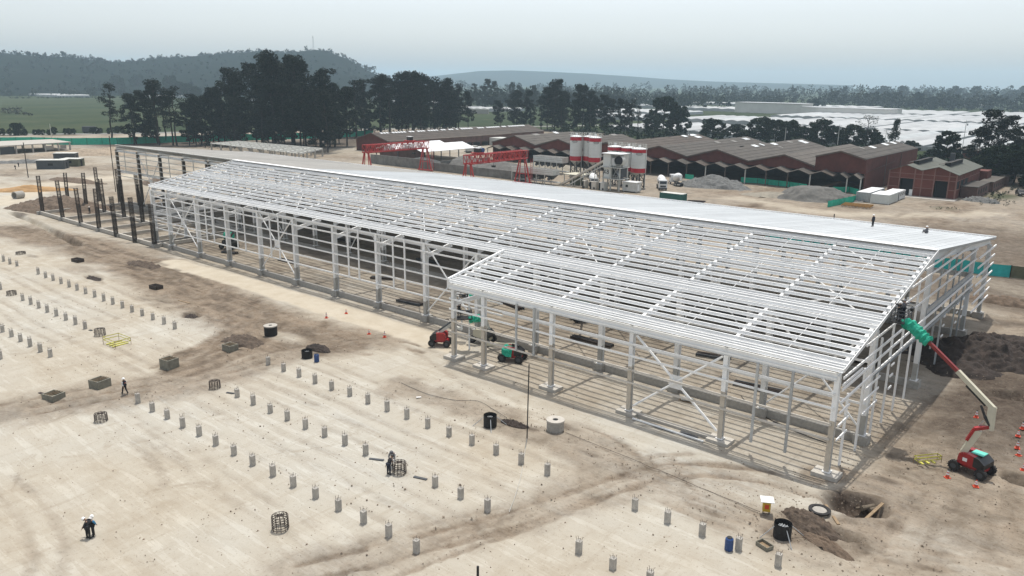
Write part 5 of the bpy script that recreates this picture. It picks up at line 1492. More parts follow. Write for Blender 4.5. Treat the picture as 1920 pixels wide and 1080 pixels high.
def skylights(t, px, bays):
    for (x, y, w, dim) in px:
        for (x0, xa, x1, y0, y1, ze, za) in bays:
            if x0 <= x < x1:
                y = min(y, y1-6)
                if x < xa: s_ = (za-ze)/(xa-x0); z = ze+(x-x0)*s_
                else: s_ = (ze-za)/(x1-xa); z = za+(x-xa)*s_
                an = math.atan(s_)
                MB().box((x, y, z+.075), (2.0, w, .05), ry=-an).build('skylight', M['skylight'] if not dim else M['fibre_pale'], t)
                break
M['fibre_pale'] = mat('newer_fibre_sheet', (0.20, 0.19, 0.175), rough=0.9, var=0.15, scale=1)
wh = thing('brick_warehouse', 'long low brick warehouse with six gables and a zigzag canopy over dark open bays', 'warehouse')
apx = [-204.9, -182.8, -160.9, -138.9, -117.0, -94.2]
vly = [-216.9, -193.9, -171.8, -149.8, -127.9, -105.8, -84.6]
backs = [286, 291, 318, 319, 322, 310]
bays = []
for i, xa in enumerate(apx):
    ze, za = 7.0, (10.2, 9.9, 9.9, 9.9, 10.0, 9.8)[i]
    gable_bay(wh, vly[i]+.002, xa, vly[i+1]-.002, FY, backs[i], ze, za, 5.6, 'fibre' if i != 2 else 'fibre_old')
    bays.append((vly[i], xa, vly[i+1], FY, backs[i], ze, za))
skylights(wh, [(*(-160.25, 319.34),5,0), (*(-157.58, 328.80),4,0), (*(-136.58, 316.53),4.5,0), (*(-136.47, 331.06),4.5,0), (*(-115.92, 274.02),3.4,0), (*(-115.41, 290.20),3.4,0), (*(-114.40, 316.68),4.6,0), (*(-113.26, 328.93),4.2,0),
    (*(-135.60, 299.59),3,1), (*(-136.34, 286.43),3,1), (*(-117.35, 264.71),3,1), (*(-115.43, 305.39),3,1), (*(-116.12, 280.61),1.4,0), (*(-112.22, 288.31),1.4,1), (*(-204.74, 273.75),2.4,0), (*(-204.16, 259.38),4,1), (*(-182.62, 288.75),4,1), (*(-161.35, 292.70),3,0), (*(-159.89, 304.13),3,0), (*(-161.51, 279.22),3,1), (*(-189.24, 313.45),3,1), (*(-200.64, 300.23),3,1), (*(-144.66, 307.12),2.4,1), (*(-146.93, 270.88),3,1)], bays)
MB().bx(vly[0], vly[0]+.35, FY+.352, 286, 0, 6.8).build('side_wall', M['brick'], wh)
# zigzag canopy: short folded roofs on slim posts along the whole front
nz = 20; x_end = -77.4
xz0, pz = -216.2, (x_end-(-216.2))/nz
for i in range(nz):
    a = xz0+i*pz; b = a+pz/2; c = a+pz
    m = MB()
    for (p, q, zp, zq) in ((a, b, 5.05, 6.25), (b, c, 6.25, 5.05)):
        m.add([(p, FY-4.6, zp-.35), (q, FY-4.6, zq-.35), (q, FY-.02, zq), (p, FY-.02, zp), (p, FY-4.6, zp-.5), (q, FY-4.6, zq-.5), (q, FY-.02, zq-.15), (p, FY-.02, zp-.15)],
              [(0, 1, 2, 3), (4, 7, 6, 5), (0, 4, 5, 1), (1, 5, 6, 2), (2, 6, 7, 3), (3, 7, 4, 0)])
    m.build('canopy_fold', M['fibre_old'] if i % 3 == 1 else M['fibre'], wh)
    MB().bx(a-.14, a+.14, FY-3.9, FY-3.6, -0.1, 4.75).build('post', M['dirty_white'] if i in (0, 3, 14, 16, 19) else M['fascia'], wh)
MB().bx(xz0, x_end, FY+.36, 330, -0.02, 0.06).build('floor_slab', M['soil_floor'] if 'soil_floor' in M else M['soil'], wh)
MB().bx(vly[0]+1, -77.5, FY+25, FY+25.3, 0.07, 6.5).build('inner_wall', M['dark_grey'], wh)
# tall brick store at the right end
t = thing('brick_store', 'tall brick store with long blank side wall at the right end of the warehouse', 'warehouse')
gable_bay(t, -84.4, -77.0, -69.5, FY-.4, 304.5, 10.0, 12.0, 5.6)
MB().bx(-69.85, -69.5, FY-.05, 304.1, -0.1, 9.8).build('side_wall', M['brick'], t)
MB().bx(-84.4, -84.05, FY-.05, 304.1, 7.0, 9.8).build('side_wall', M['brick'], t)
for y_ in (FY+20, FY+37): MB().bx(-69.48, -69.36, y_, y_+.5, 0, 9.6).build('wall_pier', M['fascia'], t)
m = MB(); m.beam((-69.3, FY, 6.1), (-69.3, FY+30, 7.4), .06, .08); m.build('cable', M['fascia'], t)
for i in range(2):
    a = -77.3+i*3.9; b = a+1.95; c = a+3.9
    m = MB()
    for (p, q, zp, zq) in ((a, b, 4.8, 6.0), (b, c, 6.0, 4.8)):
        m.add([(p, FY-4.6, zp-.35), (q, FY-4.6, zq-.35), (q, FY-.42, zq), (p, FY-.42, zp), (p, FY-4.6, zp-.5), (q, FY-4.6, zq-.5), (q, FY-.42, zq-.15), (p, FY-.42, zp-.15)],
              [(0, 1, 2, 3), (4, 7, 6, 5), (0, 4, 5, 1), (1, 5, 6, 2), (2, 6, 7, 3), (3, 7, 4, 0)])
    m.build('canopy_fold', M['fibre'], t)
    MB().bx(c-.14, c+.14, FY-3.9, FY-3.6, -0.1, 4.5).build('post', M['dirty_white'], t)
bb = [(-84.4, -77.0, -69.5, FY, 304, 10, 12)]
skylights(t, [(*(-82.94, 284.22),3,0), (*(-75.77, 272.81),3,0), (*(-76.15, 288.25),3.4,0), (*(-76.17, 301.99),3,0), (*(-79.41, 260.08),2.4,0), (*(-82.70, 257.72),2,0), (*(-76.58, 263.66),2,1)], bb)
# small panelled brick building
t = thing('brick_workshop', 'small two gabled brick building with pale concrete frame and two dark doorways', 'workshop')
bx0, bx1, by0, by1 = -63.8, -46.0, 250.0, 283.5
xa1, xv, xa2 = -59.2, -55.1, -50.8
gz_ = lambda x: np.interp(x, [bx0, xa1, xv, xa2, bx1], [7.2, 8.9, 7.6, 8.9, 7.2])
def pan(x0, x1, z0, z1, top=False):
    if top:
        xs_ = [x0]+[q for q in (xa1, xv, xa2) if x0 < q < x1]+[x1]
        pts = [(x0, z0), (x1, z0)]+[(q, float(gz_(q))-.1) for q in xs_[::-1]]
    else: pts = [(x0, z0), (x1, z0), (x1, z1), (x0, z1)]
    MB().prism(pts, by0+.10, by0+.35, axis='Y').build('brick_panel', M['brick'], t)
cx_ = [bx0, -60.9, -56.9, -54.9, -51.7, -47.9, bx1]
for i in range(6):
    x0, x1 = cx_[i]+.16, cx_[i+1]-.16
    pan(x0, x1, 5.15, 6.25); pan(x0, x1, 6.45, 0, True)
    if i in (1, 4):
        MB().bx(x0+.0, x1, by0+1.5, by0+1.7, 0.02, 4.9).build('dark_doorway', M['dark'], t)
    else: pan(x0, x1, 0, 2.4); pan(x0, x1, 2.6, 4.95)
for i, x in enumerate(cx_):
    MB().bx(x-.16, x+.16, by0, by0+.4, 0, float(gz_(x))-.12).build('frame_column', M['brick_trim'], t)
for z in (2.4, 4.95, 6.25):
    for i in range(6):
        if z == 2.4 and i in (1, 4): continue
        MB().bx(cx_[i]+.162, cx_[i+1]-.162, by0+.02, by0+.38, z+.002, z+.198).build('frame_beam', M['brick_trim'], t)
for i in range(7):
    y_ = by0+.4+i*(by1-by0-.7)/6
    MB().bx(bx1-.34, bx1+.02, y_-.18, y_+.18, 0, 7.0).build('frame_column', M['brick_trim'], t)
for i in range(6):
    ya = by0+.6+i*(by1-by0-.7)/6; yb = ya+(by1-by0-.7)/6-.4
    for z0, z1 in ((0, 2.4), (2.6, 4.95), (5.15, 6.9)):
        if z0 == 2.6 and i < 3: MB().bx(bx1-.28, bx1-.22, ya, yb, z0, z1).build('window_pane', M['dark'], t); continue
        MB().bx(bx1-.28, bx1-.08, ya, yb, z0, z1).build('brick_panel', M['brick'], t)
for z in (2.4, 4.95): MB().bx(bx1-.32, bx1+.03, by0+.6, by1, z, z+.2).build('frame_beam', M['brick_trim'], t)
MB().bx(bx0, bx0+.3, by0+.4, by1, 0, 7.1).build('side_wall', M['brick'], t)
MB().bx(bx0, bx1-.3, by1-.3, by1, 0, 7.1).build('back_wall', M['brick'], t)
for (a, b) in ((bx0-.5, xa1), (xa1, xv), (xv, xa2), (xa2, bx1+.6)):
    za, zb = float(gz_(a)), float(gz_(b))
    if a < bx0: za -= .2
    if b > bx1: zb -= .25
    m = MB(); m.add([(a, by0-.6, za), (b, by0-.6, zb), (b, by1+.5, zb), (a, by1+.5, za), (a, by0-.6, za-.12), (b, by0-.6, zb-.12), (b, by1+.5, zb-.12), (a, by1+.5, za-.12)],
        [(0, 1, 2, 3), (4, 7, 6, 5), (0, 4, 5, 1), (1, 5, 6, 2), (2, 6, 7, 3), (3, 7, 4, 0)])
    m.build('roof_slope', M['fibre_green'], t)
for xa in (xa1, xa2):
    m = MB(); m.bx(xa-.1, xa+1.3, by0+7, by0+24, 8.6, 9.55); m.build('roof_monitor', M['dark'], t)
    m = MB(); m.add([(xa-1.6, by0+6.5, 9.0), (xa+1.5, by0+6.5, 9.75), (xa+1.5, by0+24.5, 9.75), (xa-1.6, by0+24.5, 9.0), (xa-1.6, by0+6.5, 8.9), (xa+1.5, by0+6.5, 9.65), (xa+1.5, by0+24.5, 9.65), (xa-1.6, by0+24.5, 8.9)],
        [(0, 1, 2, 3), (4, 7, 6, 5), (0, 4, 5, 1), (1, 5, 6, 2), (2, 6, 7, 3), (3, 7, 4, 0)]); m.build('monitor_roof', M['fibre'], t)
MB().bx(xa2-1.2, xa2+0.0, by0+18, by0+19.2, 8.5, 11.6).build('chimney', M['dark_grey'], t)
MB().bx(-57.8, -56.95, by0-.25, by0-.15, 0.05, 1.9).build('leaning_board', M['white'], t)
MB().bx(bx0-1, bx1+1, by0-4.5, by0-.02, -0.05, 0.10).build('apron', M['pale_concrete'], t)
M_f = None
# low roofless brick rooms to the right
t = thing('brick_outbuilding', 'row of low ruined brick rooms with flat slabs beside the workshop', 'outbuilding')
for (x0, x1, y0, y1, h) in ((-45.7, -41.5, 256, 274, 3.2), (-44.4, -40.8, 276, 296, 3.0), (-42.5, -40.0, 298, 309, 3.1)):
    MB().bx(x0, x1, y0, y0+.3, 0, h).build('wall', M['brick_dull'], t)
    MB().bx(x1-.3, x1, y0+.3, y1, 0, h).build('wall', M['brick_dull'], t)
    MB().bx(x0, x0+.3, y0+.3, y1, 0, h).build('wall', M['brick_dull'], t)
    MB().bx(x0-.2, x1+.2, y0-.2, y1, h+.01, h+.2).build('roof_slab', M['fibre'], t)
    y_ = y0+2
    while y_ < y1-2:
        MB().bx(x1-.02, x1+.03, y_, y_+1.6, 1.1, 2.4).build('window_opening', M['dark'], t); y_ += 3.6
MB().bx(-47, -44, 284, 291, 0, 5.5).build('brick_tower', M['brick'], t)
heap((-40.5, 252.0), 4.0, 2.4, 1.3, 'rubble', 'grey rubble heap right of the brick workshop', 0.1, 'rubble heap', 31, rough=1.6, name='rubble_heap')
heap((-36.8, 250.0), 2.2, 1.6, 1.0, 'rubble', 'pale rubble heap, further right of the workshop', 0.3, 'rubble heap', 32, rough=1.4, name='rubble_heap')
t = thing('brick_outbuilding', 'far brick shed with a dark roof behind the trees at right', 'outbuilding')
MB().bx(-78, -62, 392, 404, 0, 4.2).build('wall', M['brick'], t); MB().bx(-79, -61, 391, 405, 4.2, 4.5).build('roof', M['fibre'], t)
MB().bx(-76, -66, 391.8, 391.95, 2.9, 4.0).build('window_band', M['dark'], t)
# long brick shed at left with a light strip along the ridge
t = thing('brick_shed', 'long brick shed with a row of white skylights along its ridge', 'shed')
gable_bay(t, -289.0, -277.6, -266.2, 234.0, 345.0, 5.2, 8.3, 0.0, 'fibre_old', over=0.9)
MB().bx(-266.6, -266.25, 234.4, 344.6, 2.2, 5.0).build('side_wall', M['brick_dull'], t)
for k in range(17): MB().bx(-266.7, -266.2, 238+k*6.2, 238.6+k*6.2, 0, 2.2).build('side_post', M['brick_dull'], t)
s_ = (8.3-5.2)/11.4; an = math.atan(s_)
y_ = 236.5; k = 0
while y_ < 342:
    if rs.random() > 0.22 and k < 60: MB().box((-276.3, y_, 8.3-s_*1.3+.08), (1.5, 1.15, .05), ry=an).build('skylight', M['skylight'], t)
    y_ += 1.75; k += 1
MB().bx(-266, -258, 300, 308, 0, 3.8).build('white_plant_cabin', M['dirty_white'], t)
for k, lab in enumerate(['left end', 'middle', 'right end']):
    t = thing('road_tanker', 'white truck parked behind the long brick shed yard, %s' % lab, 'truck', (-243+k*9, 262+k*14, 0), 1.1, 'trucks parked in the yard by the long shed')
    MB().box((0, 0, 1.9), (5.2, 2.3, 2.3)).build('body', M['dirty_white'] if k != 1 else M['blue'], t); MB().box((3.7, 0, 1.6), (1.8, 2.2, 2.0)).build('cab', M['white'], t)
    MB().box((0.6, 0, .65), (8.0, 1.1, .25)).build('chassis', M['dark_grey'], t)
    for sx in (-2, -.8, 3.4):
        for sy in (-1, 1): MB().lathe((sx, sy*.95-.15, .5), [(0.5, 0), (0.5, .3)], n=12, axis='Y').build('wheel', M['rubber'], t)

# ------------------------------------------------------------------ gantry cranes
def gantry(x, y0, y1, zb, zt, label, lettering=False, drum_blue=False):
    t = thing('gantry_crane', label, 'gantry crane', (0, 0, 0), 0, 'red gantry cranes')
    n = 22; dy = (y1-y0)/n
    for s_, xx in ((-1, x-1.1), (1, x+1.1)):
        for z, h in ((zb, .38), (zt, .26)):
            MB().beam((xx, y0, z), (xx, y1, z), .34, h).build('chord', M['red'], t)
        m = MB()
        for i in range(n+1): m.beam((xx, y0+i*dy, zb), (xx, y0+i*dy, zt), .12, .12)
        m.build('posts', M['red'], t)['kind'] = 'stuff'
        m = MB()
        for i in range(n):
            a, b = (zb, zt) if i % 2 else (zt, zb)
            m.beam((xx, y0+i*dy, a), (xx, y0+(i+1)*dy, b), .13, .13)
        m.build('diagonals', M['red'], t)['kind'] = 'stuff'
    m = MB()
    for i in range(n+1): m.beam((x-1.1, y0+i*dy, zb), (x+1.1, y0+i*dy, zb), .12, .12); m.beam((x-1.1, y0+i*dy, zt), (x+1.1, y0+i*dy, zt), .12, .12)
    m.build('cross_ties', M['red'], t)['kind'] = 'stuff'
    m = MB()
    for z in (zt+.5, zt+.95): m.beam((x+1.7, y0, z-.9), (x+1.7, y1, z-.9), .06, .06)
    for i in range(0, n+1, 2): m.beam((x+1.7, y0+i*dy, zb+.2), (x+1.7, y0+i*dy, zt+.1), .06, .06)
    m.beam((x+1.5, y0, zb+.15), (x+1.5, y1, zb+.15), .7, .06)
    m.build('walkway', M['red'], t)
    for yy in (y0+.8, y1-.8):
        for xo in (-1.2, 1.2):
            MB().beam((x+xo*2.6, yy, 0.25), (x+xo*.9, yy, zb), .34, .34).build('leg', M['red'], t)
            MB().beam((x+xo*1.2, yy, 0.25), (x+xo*.6, yy, zb), .22, .22).build('leg', M['red'], t)
        MB().box((x, yy, .3), (7.4, .45, .4)).build('end_carriage', M['red'], t)
        MB().beam((x-2.3, yy, 3.2), (x+2.3, yy, 3.2), .18, .18).build('leg_tie', M['red'], t)
    m = MB()
    for k in range(12): m.beam((x+2.9, y1-.4, .5+k*.6), (x+2.9, y1+.4, .5+k*.6), .06, .06)
    for s_ in (-.4, .4): m.beam((x+2.9, y1+s_, .2), (x+2.9, y1+s_, zb), .08, .08)
    m.build('ladder', M['red'], t)
    yh = y0+(y1-y0)*(.72 if not drum_blue else .18)
    MB().box((x, yh, zt+.45), (3.0, 2.6, .35)).build('trolley', M['red'], t)
    MB().box((x, yh, zt+1.2), (1.8, 1.3, 1.2)).build('hoist_motor', M['black'], t); MB().box((x, yh, zt+1.9), (2.0, 1.5, .12)).build('hoist_cover', M['white'], t)
    if drum_blue: MB().lathe((x-1, yh+1.4, zt+1.2), [(.7, 0), (.7, 2.0)], n=14, axis='X').build('hoist_drum', M['blue'], t)
    yk = y0+(y1-y0)*(.45 if drum_blue else .78)
    MB().tube((x, yk, zb), (x, yk, zb-1.2), .05, n=5).build('hoist_rope', M['black'], t); MB().box((x, yk, zb-1.5), (.9, .9, .6)).build('hook_block', M['black'], t)
    if lettering:   # two worn white lettered stretches on the side of the girder, too small to read in the picture
        r_ = random.Random(3)
        for (ya, yb) in ((y0+(y1-y0)*.26, y0+(y1-y0)*.41), (y0+(y1-y0)*.545, y0+(y1-y0)*.86)):
            yy = ya
            m = MB()
            zc = (zb+zt)/2; hh = (zt-zb)*.34
            while yy < yb:
                w = r_.uniform(.45, .8)
                m.beam((x+1.32, yy, zc-hh), (x+1.32, yy+w*r_.uniform(.1, .6), zc+hh), .04, .24)
                if r_.random() > .3: m.beam((x+1.32, yy+w, zc-hh), (x+1.32, yy+w*.7, zc+hh), .04, .22)
                if r_.random() > .4: m.beam((x+1.34, yy, zc+r_.uniform(-.5, .6)), (x+1.34, yy+w, zc+r_.uniform(-.5, .6)), .04, .22)
                yy += w+.28
            m.build('painted_lettering', M['white'], t)
    return t
gantry(-204.5, 168.8, 197.0, 8.0, 10.4, 'left red gantry crane with worn white lettering on its girder', lettering=True)
gantry(-156.0, 166.0, 192.4, 8.0, 10.4, 'right red gantry crane with a blue hoist drum over the aggregate yard', drum_blue=True)

# aggregate yard: concrete bay walls, heaps, canopy
def wall(a, b, h, label, th=.4, m_='concrete_dark', z0=-.1):
    t = thing('bay_wall', label, 'wall', (0, 0, 0), 0, 'concrete walls of the aggregate bays')
    L_ = math.hypot(b[0]-a[0], b[1]-a[1]); n = max(1, int(L_/2.6))
    for i in range(n):
        p = [a[0]+(b[0]-a[0])*i/n, a[1]+(b[1]-a[1])*i/n]; q = [a[0]+(b[0]-a[0])*(i+1)/n, a[1]+(b[1]-a[1])*(i+1)/n]
        g = .02/(L_/n)
        p2 = (p[0]+(q[0]-p[0])*g, p[1]+(q[1]-p[1])*g); q2 = (q[0]-(q[0]-p[0])*g, q[1]-(q[1]-p[1])*g)
        MB().beam((*p2, z0+h/2), (*q2, z0+h/2), th, h+(.05 if i % 2 else 0)).build('wall_panel', M[m_], t)
M['concrete_dark'] = mat('grey_weathered_concrete', (0.17, 0.165, 0.15), rough=0.9, var=0.25, scale=0.6)
wall((-238, 199.5), (-205, 199.0), 3.6, 'left concrete bay wall under the lettered crane')
wall((-203.5, 199.0), (-160.5, 197.6), 2.9, 'long concrete bay wall between the two cranes')
wall((-160.2, 197.6), (-160.2, 207), 2.9, 'short return wall at the right end of the aggregate bays')
wall((-203.5, 203), (-200, 226), 3.2, 'dividing wall between the dark heap and the pale heap')
heap((-219, 209), 14, 7, 3.0, 'dark_heap', 'dark aggregate heap under the lettered crane', 0, 'aggregate heap', 41, rough=.4, name='aggregate_heap')
heap((-199, 212), 12, 8, 5.0, 'gravel_grey', 'grey gravel heap right of the white canopy', 0, 'aggregate heap', 42, rough=.25, name='aggregate_heap')
heap((-180, 210), 14, 9, 4.4, 'gravel_grey', 'broad grey gravel heap behind the right crane', 0, 'aggregate heap', 43, rough=.25, name='aggregate_heap')
heap((-176, 232), 18, 8, 2.6, 'gravel_pale', 'pale sand spread behind the right crane', 0, 'aggregate heap', 44, rough=.25, name='aggregate_heap')
heap((-108.81, 228.27), 12, 6.5, 3.3, 'rubble', 'rough grey heap behind the mixer trucks', 0.1, 'aggregate heap', 45, rough=1.3, n=60, name='aggregate_heap')
heap((-76.76, 225.32), 11.5, 9.0, 3.0, 'gravel_grey', 'smooth flat topped grey gravel heap inside the green fence', 0.2, 'aggregate heap', 46, flat=.55, rough=.2, n=60, name='aggregate_heap')
heap((-86.45, 220.42), 9, 4, 1.2, 'gravel_pale', 'low spread of gravel between the two big heaps', 0.2, 'aggregate heap', 47, rough=.3, name='aggregate_heap')
t = thing('white_canopy', 'double gabled white canopy beside the lettered crane', 'canopy')
cxs = [(-250.5, 4.3), (-244.0, 6.4), (-237.5, 4.3), (-230.5, 6.6), (-223.2, 4.4)]
for (a, za), (b, zb) in zip(cxs[:-1], cxs[1:]):
    m = MB(); y0, y1 = 212.5, 243.0
    m.add([(a, y0, za), (b, y0, zb), (b, y1, zb), (a, y1, za), (a, y0, za-.12), (b, y0, zb-.12), (b, y1, zb-.12), (a, y1, za-.12)], [(0, 1, 2, 3), (4, 7, 6, 5), (0, 4, 5, 1), (1, 5, 6, 2), (2, 6, 7, 3), (3, 7, 4, 0)])
    m.build('roof_slope', M['white'], t)
for (x, z) in cxs[::2]:
    for y_ in (213, 223, 233, 242.5): MB().bx(x-.15, x+.15, y_-.15, y_+.15, 0, z-.2).build('post', M['dark_grey'], t)
MB().prism([(-250.2, 0), (-223.5, 0), (-223.5, 4.1), (-230.5, 6.2), (-237.5, 4.0), (-244, 6.1), (-250.2, 4.1)], 214.5, 214.7, axis='Y').build('front_sheeting', M['brick_dull'], t)

# ------------------------------------------------------------------ concrete plant
def silo(x, y, z0, z1, r, label, group, logo=0):
    t = thing('cement_silo', label, 'silo', (x, y, 0), 0, group)
    h = z1-z0
    MB().lathe((0, 0, 0), [(r, z0+h*.17), (r, z0+h*.86)], n=28, cap=False).build('shell', M['silo_white'], t, smooth=False)
    MB().lathe((0, 0, 0), [(r+.02, z0+h*.02), (r+.02, z0+h*.20)], n=28).build('lower_band', M['band_red'], t)
    MB().lathe((0, 0, 0), [(r+.02, z0+h*.835), (r+.02, z0+h*.975)], n=28, cap=False).build('upper_band', M['band_red'], t)
    MB().lathe((0, 0, 0), [(r+.06, z1-.18), (r+.06, z1), (r*.5, z1+.25), (.3, z1+.35), (.3, z1+1.1), (0.02, z1+1.15)], n=28, cap=False).build('dome', M['white'], t)
    MB().lathe((0, 0, 0), [(r*.98, z0+h*.02), (.35, z0-1.6), (.3, z0-2.0)], n=20, cap=False).build('hopper', M['dirty_white'], t)
    m = MB()
    for i in range(16):
        a = 2*PI*i/16; b = 2*PI*(i+1)/16; rr_ = r*.95
        m.beam((rr_*math.cos(a), rr_*math.sin(a), z1), (rr_*math.cos(a), rr_*math.sin(a), z1+1.25), .06, .06)
        for z in (.65, 1.25): m.beam((rr_*math.cos(a), rr_*math.sin(a), z1+z), (rr_*math.cos(b), rr_*math.sin(b), z1+z), .06, .06)
    m.build('top_railing', M['dirty_white'], t)
    m = MB()
    for k in range(1, 5): m.lathe((0, 0, 0), [(r+.012, z0+h*(.17+.138*k)), (r+.012, z0+h*(.17+.138*k)+.05)], n=28, cap=False)
    m.build('seam', M['dirty_white'], t)
    for k in range(4):
        a = PI/4+k*PI/2; q = (r*.82*math.cos(a), r*.82*math.sin(a))
        MB().beam((*q, 0), (*q, z0+h*.02), .28, .28).build('leg', M['dark_grey'], t)
        b_ = a+PI/2; p = (r*.82*math.cos(b_), r*.82*math.sin(b_))
        m = MB()
        for s_ in range(2):
            za, zb = z0*s_/2, z0*(s_+1)/2
            m.beam((*q, za), (*p, zb), .1, .1); m.beam((*p, za), (*q, zb), .1, .1); m.beam((*q, zb), (*p, zb), .1, .1)
        m.build('leg_bracing', M['dark_grey'], t)
    # oval maker's plate, outlined, below the upper band
    m = MB(); a0 = -PI/2+.55+logo; zc = z0+h*.80
    for i in range(18):
        u0, u1 = 2*PI*i/18, 2*PI*(i+1)/18
        f = lambda u: ((r+.05)*math.cos(a0+.42*math.cos(u)), (r+.05)*math.sin(a0+.42*math.cos(u)), zc+.33*math.sin(u))
        m.beam(f(u0), f(u1), .05, .09)
    for i in range(5):
        aa = a0-.26+.13*i
        m.beam(((r+.05)*math.cos(aa), (r+.05)*math.sin(aa), zc-.13), ((r+.05)*math.cos(aa+.03), (r+.05)*math.sin(aa+.03), zc+.13), .05, .08)
    m.build('maker_oval', M['dark_grey'], t)
    MB().beam((r+.12, 0, 0), (r+.12, 0, z1+1.0), .16, .1).build('filler_pipe', M['dirty_white'], t)
    return t
for k, (x, y) in enumerate([(-157.6, 222.6), (-154.1, 225.4), (-150.0, 222.8)]):
    silo(x, y, 5.0, 13.3, 2.15, 'rear group white silo with two red bands, %s of three' % ('left', 'middle', 'right')[k], 'rear group of three silos', -.2+.2*k)
for k, (x, y) in enumerate([(-134.3, 210.6), (-129.2, 210.4), (-124.5, 208.8)]):
    silo(x, y, 4.6, 11.9, 2.3, 'front group white silo with two red bands, %s of three' % ('left', 'middle', 'right')[k], 'front group of three silos', 0)
t = thing('mixing_tower', 'white batching tower marked X8 with open machinery bays', 'batching tower')
x0, x1, y0, y1 = -130.0, -124.0, 197.6, 202.0
MB().bx(x0, x0+2.6, y0, y1, 3.7, 10.7).build('front_cladding', M['silo_white'], t)
MB().bx(x0+2.6, x1, y0+1.6, y1, 7.0, 10.6).build('side_cladding', M['dirty_white'], t)
MB().bx(x0+2.62, x0+4.0, y0+.6, y0+1.6, 7.4, 9.6).build('access_panel', M['white'], t)
m = MB(); m.lathe((x1-.6, y0-.2, 9.0), [(1.5, 0), (1.5, 1.6)], n=20, axis='Y', cap=False); m.build('fan_housing', M['dirty_white'], t)
MB().lathe((x1-.6, y0-.1, 9.0), [(1.3, 0), (1.3, .3)], n=20, axis='Y').build('fan_opening', M['dark'], t)
MB().bx(x0-.3, x1+.5, y0-.6, y1+.3, 10.75, 10.95).build('roof', M['white'], t)
MB().bx(x0+2.7, x1-.2, y0+1.2, y1, 3.9, 6.9).build('machinery', M['dark_grey'], t)
m = MB()
for (a, b) in (((x0+3, 6.8), (x0+5.4, 4.2)), ((x0+4.4, 6.9), (x0+5.2, 4.1)), ((x0+3.2, 4.3), (x0+4.4, 6.4))): m.tube((a[0], y0+.9, a[1]), (b[0], y0+.9, b[1]), .14, n=6)
m.build('pipes', M['galv'], t)
for x in (x0+.15, x0+2.8, x1-.15):
    for y in (y0+.15, y1-.15): MB().bx(x-.15, x+.15, y-.15, y+.15, 0, 7.0).build('leg', M['dirty_white'], t)
for z in (3.6, 6.9):
    MB().bx(x0, x1+.6, y0-.9, y1, z-.12, z).build('deck', M['dirty_white'], t)
    m = MB()
    for zz in (.55, 1.05): m.beam((x0+2.7, y0-.85, z+zz), (x1+.6, y0-.85, z+zz), .06, .06)
    for i in range(6): m.beam((x0+2.7+i*.77, y0-.85, z), (x0+2.7+i*.77, y0-.85, z+1.05), .06, .06)
    m.build('railing', M['dirty_white'], t)
m = MB()
for k in range(6): m.beam((x0+.3, y0+.1, .4+k*.55), (x0+2.5, y0+.1, .4+k*.55+.2), .07, .07)
m.build('stair', M['dirty_white'], t)
# the characters X8 in dark strokes on the cladding
m = MB(); yy = y0-.03
m.beam((x0+.35, yy, 4.9), (x0+1.15, yy, 6.1), .2, .04, up=(0, 1, 0)); m.beam((x0+1.15, yy, 4.9), (x0+.35, yy, 6.1), .2, .04, up=(0, 1, 0))
for (cz, rr_) in ((5.8, .27), (5.2, .32)):
    for i in range(12):
        a, b = 2*PI*i/12, 2*PI*(i+1)/12
        m.beam((x0+1.75+rr_*math.cos(a), yy, cz+rr_*math.sin(a)), (x0+1.75+rr_*math.cos(b), yy, cz+rr_*math.sin(b)), .17, .04, up=(0, 1, 0))
m.build('lettering_x8', M['black'], t)
m = MB()
for i in range(7): m.beam((x0+.5+i*.24, yy, 6.75), (x0+.5+i*.24+.12, yy, 6.98), .09, .04, up=(0, 1, 0))
m.build('small_lettering', M['black'], t)
t = thing('belt_conveyor', 'long inclined white belt conveyor climbing to the batching tower', 'conveyor')
for dy in (0, 1.3):
    MB().beam((-145.8, 197.2+dy, -.1), (-129.4, 198.2+dy, 9.0), .25, .55).build('side_truss', M['cream_pale'], t)
MB().beam((-145.8, 197.85, .25), (-129.4, 198.85, 9.3), 1.0, .12).build('belt', M['rubber'], t)
MB().beam((-142.8, 197.2, .0), (-129.4, 198.0, 7.6), .22, .3).build('walkway', M['dirty_white'], t)
for f in (.3, .55, .8):
    x = -145.8+16.4*f; z = 9.1*f
    for dy in (0, 1.3): MB().beam((x, 197.4+dy, 0), (x, 197.4+dy, z), .18, .18).build('trestle_leg', M['dirty_white'], t)
MB().box((-128.8, 198.9, 9.6), (1.2, 1.4, 1.0)).build('head_pulley_cover', M['red'], t)
